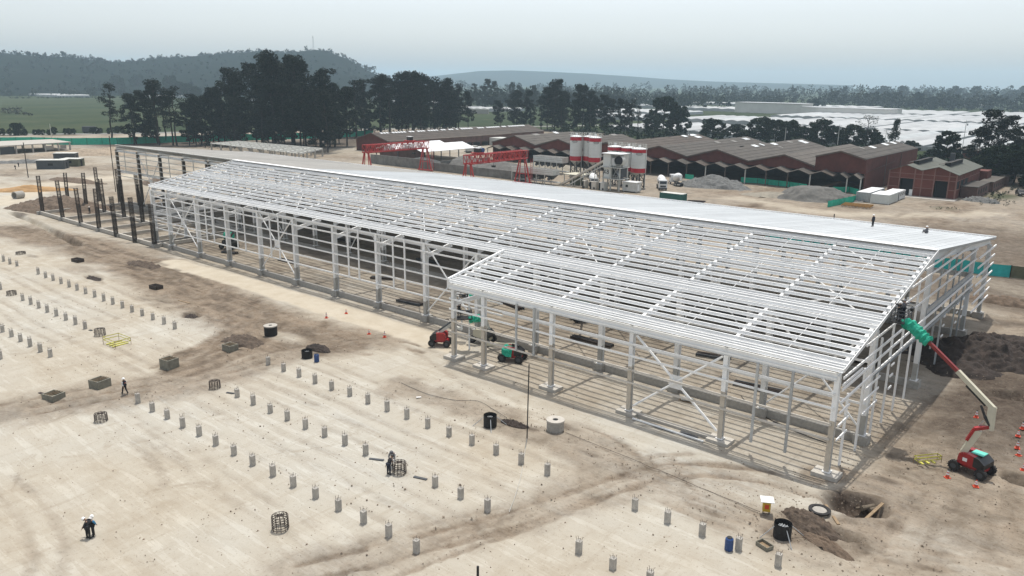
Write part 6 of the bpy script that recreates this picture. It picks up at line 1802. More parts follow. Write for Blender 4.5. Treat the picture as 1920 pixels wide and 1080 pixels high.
def bins(x0, x1, y, zt, zb, label):
    t = thing('aggregate_bins', label, 'aggregate bins', (0, 0, 0), 0, 'white aggregate bin rows')
    MB().bx(x0, x1, y, y+3.6, zb+.25, zt).build('bin_wall', M['dirty_white'], t)
    MB().bx(x0+.2, x1-.2, y+.2, y+3.4, zt+.002, zt+.03).build('aggregate_fill', M['gravel_grey'], t)
    m = MB(); 
    for k in range(1, 3): m.beam((x0, y-.04, zb+.25+(zt-zb)*.3*k), (x1, y-.04, zb+.25+(zt-zb)*.3*k), .06, .12)
    m.build('rib', M['white'], t)
    n = 5; w = (x1-x0)/n
    for i in range(n):
        a = x0+w*i; b = a+w
        for yy in (y+.1, y+3.5): MB().beam((a+.15, yy, 0), (a+.15, yy, zb+.2), .22, .22).build('leg', M['dirty_white'], t)
        MB().add([(a+.2, y+.2, zb+.24), (b-.2, y+.2, zb+.24), (b-.2, y+3.4, zb+.24), (a+.2, y+3.4, zb+.24), (a+w*.4, y+1.4, zb-1.2), (b-w*.4, y+1.4, zb-1.2), (b-w*.4, y+2.2, zb-1.2), (a+w*.4, y+2.2, zb-1.2)],
             [(0, 1, 5, 4), (1, 2, 6, 5), (2, 3, 7, 6), (3, 0, 4, 7), (4, 5, 6, 7)]).build('hopper', M['dark_grey'], t)
        MB().lathe(((a+b)/2, y+.1, zb-.9), [(.5, 0), (.5, .3)], n=12, axis='Y').build('drive_wheel', M['dark_grey'], t)
    MB().beam((x0, y+1.8, .8), (x1+1.5, y+1.8, .9), 1.0, .3).build('collecting_belt', M['dirty_white'], t)
bins(-163.0, -146.4, 194.6, 4.7, 2.8, 'front row of white aggregate bins right of the crane leg')
bins(-175.1, -162.2, 221.0, 5.8, 3.6, 'rear row of white aggregate bins before the warehouse')
t = thing('plant_shelter', 'cream flat roofed shelter beside the belt conveyor', 'shelter')
MB().bx(-146.2, -139.5, 200, 206, 3.1, 3.3).build('roof', M['cream'], t)
for x in (-146, -139.7):
    for y in (200.2, 205.8): MB().bx(x-.1, x+.1, y-.1, y+.1, 0, 3.1).build('post', M['dirty_white'], t)
MB().bx(-144.5, -141, 201, 204, 0, 2.2).build('machine_box', M['olive'], t)
for k, (x, w) in enumerate([(-136.2, .9), (-133.4, 2.1), (-130.2, 2.0)]):
    t = thing('plant_cabinet', 'white plant cabinet with a dark door at the foot of the tower, %s of three' % ('left', 'middle', 'right')[k], 'cabinet', (0, 0, 0), 0, 'cabinets at the foot of the tower')
    MB().bx(x, x+w, 196.0, 198.0, 0, 2.35).build('body', M['cream_pale'] if k < 2 else M['dirty_white'], t)
    MB().bx(x+.05, x+.55, 195.95, 196.0, .05, 2.2).build('door', M['dark'], t)
    MB().lathe((x+w*.75, 195.9, .45), [(.3, 0), (.3, .2)], n=12, axis='Y').build('fan', M['black'], t)
t = thing('control_cabin', 'pale control cabin with a small dark window right of the tower', 'cabin')
MB().bx(-123.2, -118.6, 198.0, 201.0, .35, 2.95).build('body', M['dirty_white'], t); MB().bx(-123.4, -118.4, 197.8, 201.2, 2.96, 3.08).build('roof', M['white'], t)
MB().bx(-122.1, -121.3, 197.94, 197.99, 1.5, 2.2).build('window', M['glass'], t); MB().bx(-118.58, -118.52, 198.8, 199.8, .4, 2.4).build('door', M['white'], t)
for x in (-122.9, -118.9): MB().bx(x-.15, x+.15, 198.3, 200.7, 0, .34).build('foot', M['concrete'], t)

# mixer trucks
def mixer(loc, rz, label):
    t = thing('mixer_truck', label, 'mixer truck', (*loc, 0), rz, 'white concrete mixer trucks')
    MB().box((-.4, 0, .95), (8.2, .9, .3)).build('chassis', M['dark_grey'], t)
    m = MB(); m.prism([(2.3, .7), (4.2, .7), (4.2, 1.9), (4.0, 3.05), (2.3, 3.05)], -1.2, 1.2, axis='Y'); cab = m.build('cab', M['white'], t)
    MB().box((4.13, 0, 2.35), (.12, 2.05, .85), ry=-.17).build('windscreen', M['glass'], t)
    MB().box((4.22, 0, 1.25), (.05, 1.7, .55)).build('grille', M['dark_grey'], t)
    MB().box((4.25, 0, .65), (.25, 2.35, .35)).build('bumper', M['dark_grey'], t)
    for s_ in (-1, 1):
        MB().box((3.3, s_*1.21, 2.35), (1.0, .03, .7)).build('side_window', M['glass'], t)
        MB().box((4.25, s_*.95, .98), (.06, .3, .2)).build('headlight', M['skylight'], t)
        MB().box((4.1, s_*1.45, 2.4), (.12, .2, .55)).build('mirror', M['black'], t)
    dr = MB(); dr.lathe((0, 0, 0), [(.35, -3.1), (.7, -3.0), (.95, -2.2), (1.28, -.7), (1.3, .5), (1.0, 1.7), (.5, 2.1)], n=24, axis='X')
    e = Euler((0, .22, 0)).to_matrix(); dr.v = [tuple(e @ Vector(v)+Vector((-.7, 0, 2.55))) for v in dr.v]
    dr.build('drum', M['white'], t, smooth=True)
    MB().beam((-3.9, 0, 3.3), (-4.5, 0, 1.9), .6, .4).build('chute', M['dirty_white'], t)
    m = MB(); m.beam((-3.3, -.9, 1.1), (-3.6, -.5, 3.6), .12, .12); m.beam((-3.3, .9, 1.1), (-3.6, .5, 3.6), .12, .12); m.build('rear_frame', M['dirty_white'], t)
    MB().box((-3.0, 0, .85), (1.6, 2.3, .12)).build('mudguard', M['black'], t)
    for x in (3.2, -1.7, -3.0):
        for s_ in (-1, 1):
            w = MB().lathe((x, s_*1.05-.15, .52), [(.3, 0), (.52, .0), (.52, .3), (.3, .3)], n=16, axis='Y').build('wheel', M['rubber'], t)
            MB().lathe((x, s_*1.05-.16+(.0 if s_ < 0 else .02), .52), [(.28, 0), (.28, .3)], n=12, axis='Y').build('rim', M['dirty_white'], w)
mixer((-118.12, 212.12), -.95, 'white mixer truck facing the camera right of the plant')
mixer((-119.23, 223.51), 2.35, 'white mixer truck seen from behind, right of the other mixer truck')
mixer((-135.97, 201.62), -.9, 'white mixer truck loading beside the batching tower')

# containers, pallets, fences
def container(x0, x1, y0, y1, h, m_, label, door=True, windows=0):
    t = thing('container', label, 'container', (0, 0, 0), 0, None)
    MB().bx(x0, x1, y0, y1, .12, h-.06).build('body', M[m_], t)
    m = MB(); n = int((x1-x0)/.4)
    for i in range(n): m.bx(x0+.1+i*.4, x0+.25+i*.4, y0-.05, y0, .25, h-.2)
    n = int((y1-y0)/.4)
    for i in range(n): m.bx(x1, x1+.05, y0+.1+i*.4, y0+.25+i*.4, .25, h-.2)
    m.build('ribs', M[m_], t)['kind'] = 'stuff'
    MB().bx(x0-.03, x1+.03, y0-.03, y1+.03, h-.058, h).build('roof', M['white'] if m_ != 'container_green' else M['dirty_white'], t)
    for (x, y) in ((x0, y0), (x1, y0), (x0, y1), (x1, y1)): MB().bx(x-.09, x+.09, y-.09, y+.09, 0, h+.02).build('corner_post', M[m_], t)
    for k in range(windows): MB().bx(x1+.055, x1+.08, y0+3.0+k*2.1, y0+3.8+k*2.1, 1.2, 2.1).build('window', M['glass'], t)
    if windows: MB().bx(x1+.055, x1+.08, y0+.9, y0+1.8, .2, 2.2).build('door', M['dark_grey'], t)
container(-65.6, -62.2, 226.8, 240.5, 2.7, 'galv', 'long grey container with white roof, left of two by the brick workshop')
container(-61.6, -57.0, 226.0, 234.5, 2.6, 'silo_white', 'white site container nearest the camera by the brick workshop')
container(-60.6, -57.2, 235.0, 243.0, 2.5, 'white', 'white cabin with small windows behind the near white container', windows=3)
container(-104.6, -98.0, 187.3, 189.8, 2.7, 'container_green', 'faded green container just beyond the sheeted roof edge')
t = thing('timber_pile', 'low dark rack of scrap beside the green container', 'scrap rack')
for k in range(5): MB().box((-95.5, 189+k*.5, .5+.1*k), (4.6, .2, .25), rz=.1*k).build('plank', M['rust'], t)
t = thing('timber_stack', 'orange brown timber formwork stacked in front of the grey container', 'timber stack', (*(-62.07, 216.32), 0), 0.1)
for k in range(9): MB().box((-3.4+k*.85, 0, .35), (.16, 5.2, .18)).build('bearer', M['yellow_timber'], t)
for k in range(6): MB().box((0, -2.4+k*.96, .56), (7.2, .2, .16)).build('plank', M['yellow_timber'], t)
def net_fence(pts, h, label, m_='teal', post='bark', step=3.0, cat='fence', name='mesh_fence', z0=0.0):
    t = thing(name, label, cat)
    for (a, b) in zip(pts[:-1], pts[1:]):
        L_ = math.hypot(b[0]-a[0], b[1]-a[1]); n = max(1, int(L_/step))
        nxx, nyy = -(b[1]-a[1])/L_, (b[0]-a[0])/L_
        for i in range(n):
            p = (a[0]+(b[0]-a[0])*i/n, a[1]+(b[1]-a[1])*i/n); q = (a[0]+(b[0]-a[0])*(i+1)/n, a[1]+(b[1]-a[1])*(i+1)/n)
            mb = MB(); k_ = 5; vs = []
            for s_ in (0, .03):
                for j in range(k_+1):
                    f = j/k_; bl = math.sin(f*PI)*rs.uniform(.05, .22)
                    for zf in (0, .5, 1):
                        sag = -.06*math.sin(f*PI) if zf == 1 else 0
                        vs.append((p[0]+(q[0]-p[0])*f+nxx*(bl*(1 if zf == .5 else .3)+s_), p[1]+(q[1]-p[1])*f+nyy*(bl*(1 if zf == .5 else .3)+s_), z0+.04+h*zf+sag))
            o_ = (k_+1)*3
            for s_ in (0, 1):
                mb.f += [(s_*o_+j*3+z, s_*o_+(j+1)*3+z, s_*o_+(j+1)*3+z+1, s_*o_+j*3+z+1) for j in range(k_) for z in (0, 1)]
            mb.v = [tuple(v) for v in vs]
            mb.build('net_panel', M[m_], t)
            MB().beam((p[0]-nxx*.06, p[1]-nyy*.06, z0-.1), (p[0]-nxx*.06, p[1]-nyy*.06, z0+h+.15), .10, .10).build('post', M[post], t)
    return t
net_fence([(-107.41, 244.70), (-102.16, 245.99), (-90.90, 244.04), (-84.61, 241.45)], 1.7, 'green mesh fence running behind the gravel heaps', z0=0)
net_fence([(-76.72, 240.81), (-72.93, 244.50), (-69.06, 240.32), (-66.72, 233.55), (-65.61, 224.73), (-67.61, 209.76)], 1.7, 'curved green mesh fence round the front of the smooth gravel heap')
net_fence([(-125.54, 241.03), (-122.01, 240.34)], 1.6, 'short piece of green mesh fence left of the rough heap')
net_fence([(-62, 155.5), (-45, 154.5), (-34.96, 152.63), (-29.64, 150.63), (-25.18, 151.44), (-20.92, 151.13)], 2.1, 'turquoise mesh fence behind the right end of the frame', 'teal_blue')
net_fence([(-20.92, 151.13), (-17.84, 151.92)], 2.1, 'bright turquoise fence panel at the right edge', 'teal_blue')
net_fence([(-17.84, 151.92), (-13.96, 152.48)], 2.1, 'olive tarpaulin fence panel next to the turquoise one', 'olive')
net_fence([(-452, 95), (-419.13, 143.88), (-400.55, 154.56), (-389.97, 170.91), (-386.25, 190.03), (-378.78, 214.28), (-367.12, 244.35), (-357.89, 279.40), (-359.87, 304.13)], 3.2, 'long green mesh fence between the site and the highway', 'teal', step=6)

# left yard: unfinished slab building, huts
t = thing('unfinished_building', 'unfinished concrete building at the left edge, flat roof slab on columns', 'building')
ux = lambda f, y: None
P0, P1, P2, P3 = (-366.93, 106.51), (-372.10, 143.32), (-393.62, 143.78), (-397.16, 115.60)
m = MB(); m.add([(*P0, 3.6), (*P1, 3.6), (*P2, 3.6), (*P3, 3.6), (*P0, 3.25), (*P1, 3.25), (*P2, 3.25), (*P3, 3.25)], [(0, 1, 2, 3), (4, 7, 6, 5), (0, 4, 5, 1), (1, 5, 6, 2), (2, 6, 7, 3), (3, 7, 4, 0)]); m.build('roof_slab', M['pale_concrete'], t)
for f in (0.02, .2, .38, .56, .70, .85, .985):
    a = (P0[0]+(P1[0]-P0[0])*f, P0[1]+(P1[1]-P0[1])*f); b = (P3[0]+(P2[0]-P3[0])*f, P3[1]+(P2[1]-P3[1])*f)
    MB().box((a[0]-.4, a[1], 1.62), (.55, .55, 3.25)).build('column', M['concrete'], t); MB().box((b[0]+.6, b[1], 1.62), (.5, .5, 3.25)).build('column', M['concrete'], t)
for f0, f1 in ((0, .37), (.72, .80), (.88, .95)):
    a = (P0[0]+(P1[0]-P0[0])*f0-1.2, P0[1]+(P1[1]-P0[1])*f0); b = (P0[0]+(P1[0]-P0[0])*f1-1.2, P0[1]+(P1[1]-P0[1])*f1)
    MB().beam((*a, 1.5), (*b, 1.5), .2, 3.0 if f0 == 0 else 1.6).build('infill_wall', M['dark_grey'] if f0 == 0 else M['concrete'], t)
for f in (.42, .50): MB().box((P0[0]+(P1[0]-P0[0])*(f-.35)-4, P0[1]+(P1[1]-P0[1])*(f-.35)+2, 4.4), (1.6, 1.6, 1.5)).build('water_tank', M['dark_grey'], t)
heap((-326.78, 111.28), 12, 3.5, .9, 'rubble', 'grey debris in front of the unfinished building', .9, 'debris', 51, rough=1.2, name='debris_heap')
for (c, w, d, h, m_, r_, lab) in (((-300.54, 108.83), 9.0, 4.5, 3.0, 'dark_grey', .12, 'dark hut with white roof, left of the huts in the left yard'), ((-304.98, 117.12), 6.5, 4.0, 2.6, 'olive', -.1, 'olive container hut in the left yard'), ((-322.30, 121.70), 7.5, 4.0, 3.2, 'dark_grey', .1, 'dark flat roofed hut behind the other two huts')):
    t = thing('site_hut', lab, 'hut', (*c, 0), .75+r_, 'huts in the left yard')
    MB().box((0, 0, h/2), (w, d, h)).build('walls', M[m_], t); MB().box((0, 0, h+.07), (w+.4, d+.4, .12)).build('roof', M['dirty_white'], t)
    MB().box((w/2+.01, 0, 1.1), (.03, 1.1, 2.1)).build('door', M['dark'], t); MB().box((0, -d/2-.01, 1.6), (1.6, .03, .8)).build('window', M['glass'], t)
t = thing('culvert_pipe', 'large grey concrete pipe lying on the pale road at far left', 'pipe', (*(-231.55, 74.45), 0.9), .4)
MB().lathe((0, -1.2, 0), [(.75, 0), (1.0, 0), (1.0, 2.4), (.75, 2.4), (.75, 0)], n=20, axis='Y', cap=False).build('pipe', M['concrete'], t)
# second frame beyond the roof: low grid of grey beams
t = thing('precast_frame', 'low unroofed frame of pale concrete beams beyond the sheeted roof', 'building frame')
Q = [(-308.13, 172.82), (-268.75, 161.59), (-248.57, 193.81), (-284.05, 199.32)]
Q = [(-328.93, 184.98), (-261.23, 183.02), (-273.19, 203.09), (-332.41, 200.22)]
def bil(u, v):
    a = [Q[0][i]+(Q[1][i]-Q[0][i])*u for i in (0, 1)]; b = [Q[3][i]+(Q[2][i]-Q[3][i])*u for i in (0, 1)]
    return (a[0]+(b[0]-a[0])*v, a[1]+(b[1]-a[1])*v)
for i in range(9):
    MB().beam((*bil(i/8, 0), 3.1), (*bil(i/8, 1), 3.1), .5, .6).build('beam', M['dirty_white'], t)
for j in range(7):
    MB().beam((*bil(0, j/6), 3.3), (*bil(1, j/6), 3.3), .9, .25).build('beam', M['dirty_white'], t)
for i in range(9):
    for j in range(0, 7, 2): p_ = bil(i/8, j/6); MB().box((*p_, 1.8), (.5, .5, 3.6)).build('column', M['concrete'], t)
# vehicles
def car(loc, rz, label, m_='white', L=4.6):
    t = thing('parked_car', label, 'car', (*loc, 0.1), rz)
    m = MB(); m.prism([(-L/2, .35), (L/2, .35), (L/2, .8), (L*.32, .95), (L*.12, 1.5), (-L*.30, 1.55), (-L*.44, 1.0), (-L/2, .95)], -.88, .88, axis='Y'); m.build('body', M[m_], t)
    for s_ in (-1, 1):
        MB().box((-.3, s_*.885, 1.22), (L*.38, .02, .36)).build('side_window', M['glass'], t)
        MB().box((L/2+.01, s_*.62, .72), (.03, .35, .16)).build('headlight', M['skylight'], t)
    MB().box((L*.225, 0, 1.24), (.05, 1.5, .5), ry=-.55).build('windscreen', M['glass'], t)
    for x in (-L*.31, L*.31):
        for s_ in (-1, 1): MB().lathe((x, s_*.8-.1, .33), [(.33, 0), (.33, .2)], n=14, axis='Y').build('wheel', M['rubber'], t)
car((-489.71, 172.62), .9, 'white car on the highway at left behind the unfinished building')
car((-33.2, 274), -1.2, 'dark car with white roof parked at the right edge by the brick rooms', 'black')
t = thing('box_truck', 'dark box truck on the highway left of the slender eucalyptus', 'truck', (*(-478.81, 195.91), .1), .95)
MB().box((-.8, 0, 2.3), (7.0, 2.4, 3.0)).build('cargo_box', M['dark_grey'], t); MB().box((3.8, 0, 1.6), (1.8, 2.2, 2.0)).build('cab', M['white'], t); MB().box((.4, 0, .6), (9, 1.2, .3)).build('chassis', M['black'], t)
for x in (-3.2, -2, 3.6):
    for s_ in (-1, 1): MB().lathe((x, s_*1.0-.15, .5), [(.5, 0), (.5, .3)], n=12, axis='Y').build('wheel', M['rubber'], t)
# utility poles
for (c, h, lab) in (((-157.10, 301.96), 12.5, 'lamp post behind the warehouse roof at left'), ((-127.72, 332.41), 13.5, 'pale pole behind the warehouse roofs in the middle'), ((-111.31, 349.42), 15, 'power pole behind the warehouse roofs by the bare tree'),
                    ((-71.54, 390.63), 17, 'power pole with crossarm left of the big eucalyptus'), ((-96.52, 364.75), 13, 'pole behind the brick store'), ((-441.68, 161.04), 8, 'thin pole at the field edge by the white car'), ((-53.55, 171.22), 4.5, 'dark post standing behind the sheeted roof')):
    t = thing('power_pole', lab, 'pole', (*c, 0), .4, 'poles')
    MB().tube((0, 0, 0), (0, 0, h), .16, .10, n=8).build('shaft', M['dirty_white'] if h != 4.5 else M['bark'], t)
    if h > 12: MB().box((0, 0, h-.7), (2.2, .12, .14)).build('crossarm', M['bark'], t); MB().box((.6, 0, h-1.8), (.5, .5, .9)).build('transformer', M['galv'], t)


# ------------------------------------------------------------------ trees
nrs = np.random.RandomState(12)
def leaf_quads(centres, size, rng, flat=0.35):
    """many small four sided leaf clumps with random tilt"""
    n = len(centres)
    a = rng.normal(size=(n, 3)); a[:, 2] *= flat; a /= np.linalg.norm(a, axis=1)[:, None]+1e-9
    b = rng.normal(size=(n, 3)); b -= a*np.sum(a*b, axis=1)[:, None]; b /= np.linalg.norm(b, axis=1)[:, None]+1e-9
    s = size*rng.uniform(0.6, 1.4, (n, 1))
    v = np.stack([centres-a*s-b*s*.45, centres+a*s*.2-b*s*.6, centres+a*s+b*s*.35, centres-a*s*.1+b*s*.6], 1).reshape(-1, 3)
    f = np.arange(4*n).reshape(n, 4)
    return v, f
def np_mesh(name, v, f, m_):
    me_ = bpy.data.meshes.new(name)
    me_.vertices.add(len(v)); me_.vertices.foreach_set('co', np.asarray(v, float).ravel())
    me_.loops.add(f.size); me_.loops.foreach_set('vertex_index', f.ravel())
    me_.polygons.add(len(f)); me_.polygons.foreach_set('loop_start', np.arange(0, f.size, f.shape[1]))
    me_.update(); me_.materials.append(m_)
    return me_
def tree_meshes(kind, seed):
    """unit tree of height 1 (crown mesh, trunk mesh)"""
    rng = np.random.RandomState(seed); rd = random.Random(seed)
    cl = []; limbs = MB()
    H_ = 30.0 if kind in ('euc', 'slim') else 14.0
    if kind == 'euc':
        nc, lo, hi, wd, ls, per = 52, .10, .97, .23, .36, 130
    elif kind == 'slim':
        nc, lo, hi, wd, ls, per = 20, .36, .98, .10, .30, 90
    elif kind == 'sparse':
        nc, lo, hi, wd, ls, per = 22, .30, .98, .32, .22, 26
    elif kind == 'cone':
        nc, lo, hi, wd, ls, per = 50, .08, .97, .34, .22, 120
    else:
        nc, lo, hi, wd, ls, per = 70, .05, .92, .47, .40, 150
    top = Vector((rd.uniform(-.02, .02)*H_, rd.uniform(-.02, .02)*H_, H_*.93))
    segs = 6; r0 = H_*(.013 if kind in ('euc', 'slim') else .022)
    prev = Vector((0, 0, -.4)); pr = r0
    path = [prev]
    for i in range(1, segs+1):
        f = i/segs; q = Vector((top.x*f+rd.uniform(-.012, .012)*H_*(f < 1), top.y*f+rd.uniform(-.012, .012)*H_, top.z*f))
        rr_ = r0*(1-f*.85); limbs.tube(prev, q, pr, rr_, n=6, caps=False); prev, pr = q, rr_; path.append(q)
    def on_path(z):
        f = min(max(z/top.z, 0), 1)*segs; i = min(int(f), segs-1); return path[i].lerp(path[i+1], f-i)
    cs = []
    for i in range(nc):
        f = rd.random()**.75; z = H_*(lo+(hi-lo)*f)
        if kind == 'cone': env = wd*H_*(1-f)*1.0+.02*H_
        elif kind == 'round' or kind == 'sparse': env = wd*H_*math.sqrt(max(0.05, 1-(2*f-1.0)**2*.92))
        else: env = wd*H_*(0.45+.55*math.sin(PI*min(1, f*1.02+.12)))*rd.uniform(.6, 1.25)
        an = rd.uniform(0, 2*PI); rad = env*math.sqrt(rd.uniform(.12, 1))
        b = on_path(z*rd.uniform(.72, .92)); c = on_path(z)+Vector((rad*math.cos(an), rad*math.sin(an), 0))
        limbs.tube(b, c, r0*.22, r0*.08, n=4, caps=False)
        sr = H_*rd.uniform(.04, .08)*(1.0 if kind in ('euc', 'slim') else 1.5)
        u = rng.normal(size=(per, 3)); u /= np.linalg.norm(u, axis=1)[:, None]
        u *= (rng.uniform(.35, 1.0, (per, 1)))**.6
        u *= np.array([sr, sr, sr*rd.uniform(.55, .9)]); u[:, 2] = np.where(u[:, 2] < -sr*.5, -sr*.5, u[:, 2])
        cs.append(u+np.array(c))
    # drooping inner leaves so the crown is not hollow
    cs = np.concatenate(cs)
    v, f = leaf_quads(cs, ls*(H_/30 if kind in ('euc', 'slim') else H_/16), rng)
    lm = {'euc': 'leaf_dark', 'slim': 'leaf_dark', 'round': 'leaf_green', 'cone': 'leaf_green', 'sparse': 'leaf_grey'}[kind]
    cm = np_mesh('crown', v/H_, f, M[lm])
    limbs.v = [(a/H_, b/H_, c/H_) for a, b, c in limbs.v]
    return cm, limbs.mesh('trunk', M['bark'])
TM = {k: [tree_meshes(k, s_) for s_ in range(sd, sd+n)] for k, sd, n in (('euc', 100, 7), ('slim', 200, 3), ('round', 300, 5), ('cone', 400, 2), ('sparse', 500, 2))}
rt_ = random.Random(77)
def plant(name, kind, X_, Y_, h, label, group=None, wide=1.0, cat='tree', lean=(0, 0)):
    cm, tm = rt_.choice(TM[kind])
    t = thing(name, label, cat, (X_, Y_, 0), rt_.uniform(0, 6.28), group)
    t.rotation_euler = (lean[0], lean[1], rt_.uniform(0, 6.28))
    t.scale = (h*wide, h*wide, h)
    link('trunk', tm, t); link('crown', cm, t)
    return t
# grove A: left, its skyline traced from single trees
groveA = [(-383.1, 178.4, 24.7), (-378.5, 183.5, 31.1), (-372.8, 184.9, 31.6), (-367.1, 186.2, 29.7), (-367.5, 190.6, 26.4), (-359.3, 190.0, 23.6), (-362.8, 195.7, 21.0), (-362.8, 200.6, 23.9), (-363.6, 204.7, 22.4),
          (-387.1, 184.0, 26.1), (-384.2, 192.3, 27.7), (-378.6, 198.4, 24.7)]
groveB = [(-361.7, 206.8, 27.9), (-355.4, 208.7, 31.0), (-352.1, 212.3, 33.0), (-354.2, 215.0, 37.5), (-347.5, 217.3, 40.0), (-341.5, 219.0, 36.6), (-334.9, 221.2, 44.1), (-330.2, 221.6, 45.2), (-332.1, 229.2, 43.1), (-320.3, 227.7, 43.3), (-320.7, 231.9, 40.1), (-312.5, 231.4, 32.9),
          (-307.0, 232.8, 37.6), (-307.1, 237.3, 31.0), (-309.6, 244.0, 29.1), (-365.8, 212.6, 27.9), (-358.5, 220.6, 34.4), (-351.3, 228.5, 38.3), (-345.2, 235.2, 40.9), (-341.3, 239.5, 39.0), (-332.4, 249.3, 33.5), (-326.9, 255.4, 27.2), (-340.0, 201.8, 23.8), (-329.4, 208.6, 26.9), (-319.3, 215.1, 30.8), (-307.2, 219.4, 30.9), (-297.1, 217.6, 28.6), (-297.3, 221.5, 27.5), (-287.9, 219.4, 26.5)]
groveC = [(-353.4, 284.4, 27.7), (-350.5, 287.7, 32.3), (-354.1, 296.9, 32.9), (-352.1, 299.1, 35.3), (-352.0, 306.2, 36.3), (-352.6, 312.5, 33.7), (-349.7, 315.7, 37.3), (-350.8, 321.7, 37.7), (-348.1, 324.8, 35.4), (-349.7, 330.2, 37.0), (-350.6, 336.8, 34.0), (-351.0, 343.9, 34.4), (-351.3, 351.5, 33.9), (-352.8, 357.8, 31.1), (-353.3, 365.5, 28.5), (-354.2, 372.9, 30.8), (-355.8, 379.6, 25.9),
          (-365.7, 297.5, 25.2), (-369.5, 307.4, 28.2), (-367.7, 317.0, 31.3), (-369.6, 330.2, 31.4), (-367.5, 340.7, 32.1), (-368.4, 356.2, 30.9), (-369.3, 372.6, 28.4), (-367.5, 383.8, 25.1), (-340.8, 298.8, 28.5), (-335.3, 318.2, 29.2), (-343.8, 352.4, 25.5)]
groveD = [(-371.4, 428.3, 16.9), (-369.2, 431.0, 19.1), (-364.6, 436.6, 26.5), (-354.6, 428.1, 25.2), (-350.2, 433.3, 26.7), (-347.8, 436.3, 19.9)]
groveE = [(-331.6, 426.4, 24.8), (-324.8, 425.3, 29.0), (-316.0, 426.6, 34.2), (-325.5, 433.8, 28.4), (-309.5, 425.4, 26.5), (-305.8, 429.8, 30.9), (-299.6, 428.3, 30.0), (-296.8, 431.6, 26.7), (-289.9, 431.2, 23.5), (-287.1, 434.5, 24.5), (-283.4, 438.8, 22.2), (-277.0, 437.8, 22.3), (-273.5, 441.9, 21.0), (-267.1, 441.1, 23.2), (-264.3, 444.4, 17.9), (-297.7, 405.8, 22.8), (-285.0, 404.7, 21.5), (-279.5, 411.1, 19.9), (-272.7, 418.8, 16.8), (-263.2, 422.2, 15.4), (-253.8, 425.5, 13.4)]
def grove(lst, nm, side_words):
    xs_ = sorted(range(len(lst)), key=lambda i: lst[i][0]/max(1, lst[i][1]))
    for k, i in enumerate(xs_):
        X_, Y_, h = lst[i]
        kind = 'slim' if rt_.random() < .12 else 'euc'
        plant('eucalyptus_tree', kind, X_+rt_.uniform(-3, 3), Y_+rt_.uniform(-4, 4), max(h, 8), 'tall dark eucalyptus, %s from the left in the %s' % (ORD[k] if k < 30 else 'last', side_words), nm, wide=1.25 if kind == 'slim' else rt_.uniform(.82, 1.05))
grove(groveA, 'eucalyptus trees of the left grove', 'round topped left grove')
grove(groveB, 'eucalyptus trees of the tallest grove', 'tallest grove, left of centre')
grove(groveC, 'eucalyptus trees of the middle grove', 'middle grove behind the long brick shed')
grove(groveD, 'eucalyptus trees of the small grove', 'small grove between the two big ones')
grove(groveE, 'eucalyptus trees behind the silos', 'grove behind the silos')
X_, Y_, h = (-401.5, 173.2, 29.4); plant('eucalyptus_tree', 'slim', X_, Y_, h, 'slender lone eucalyptus at the left end of the groves', wide=1.3, lean=(.02, -.04))
X_, Y_, h = (-387.2, 178.8, 24.6); plant('eucalyptus_tree', 'slim', X_, Y_, h, 'leaning slender eucalyptus, second from the left', wide=1.4, lean=(.05, -.07))
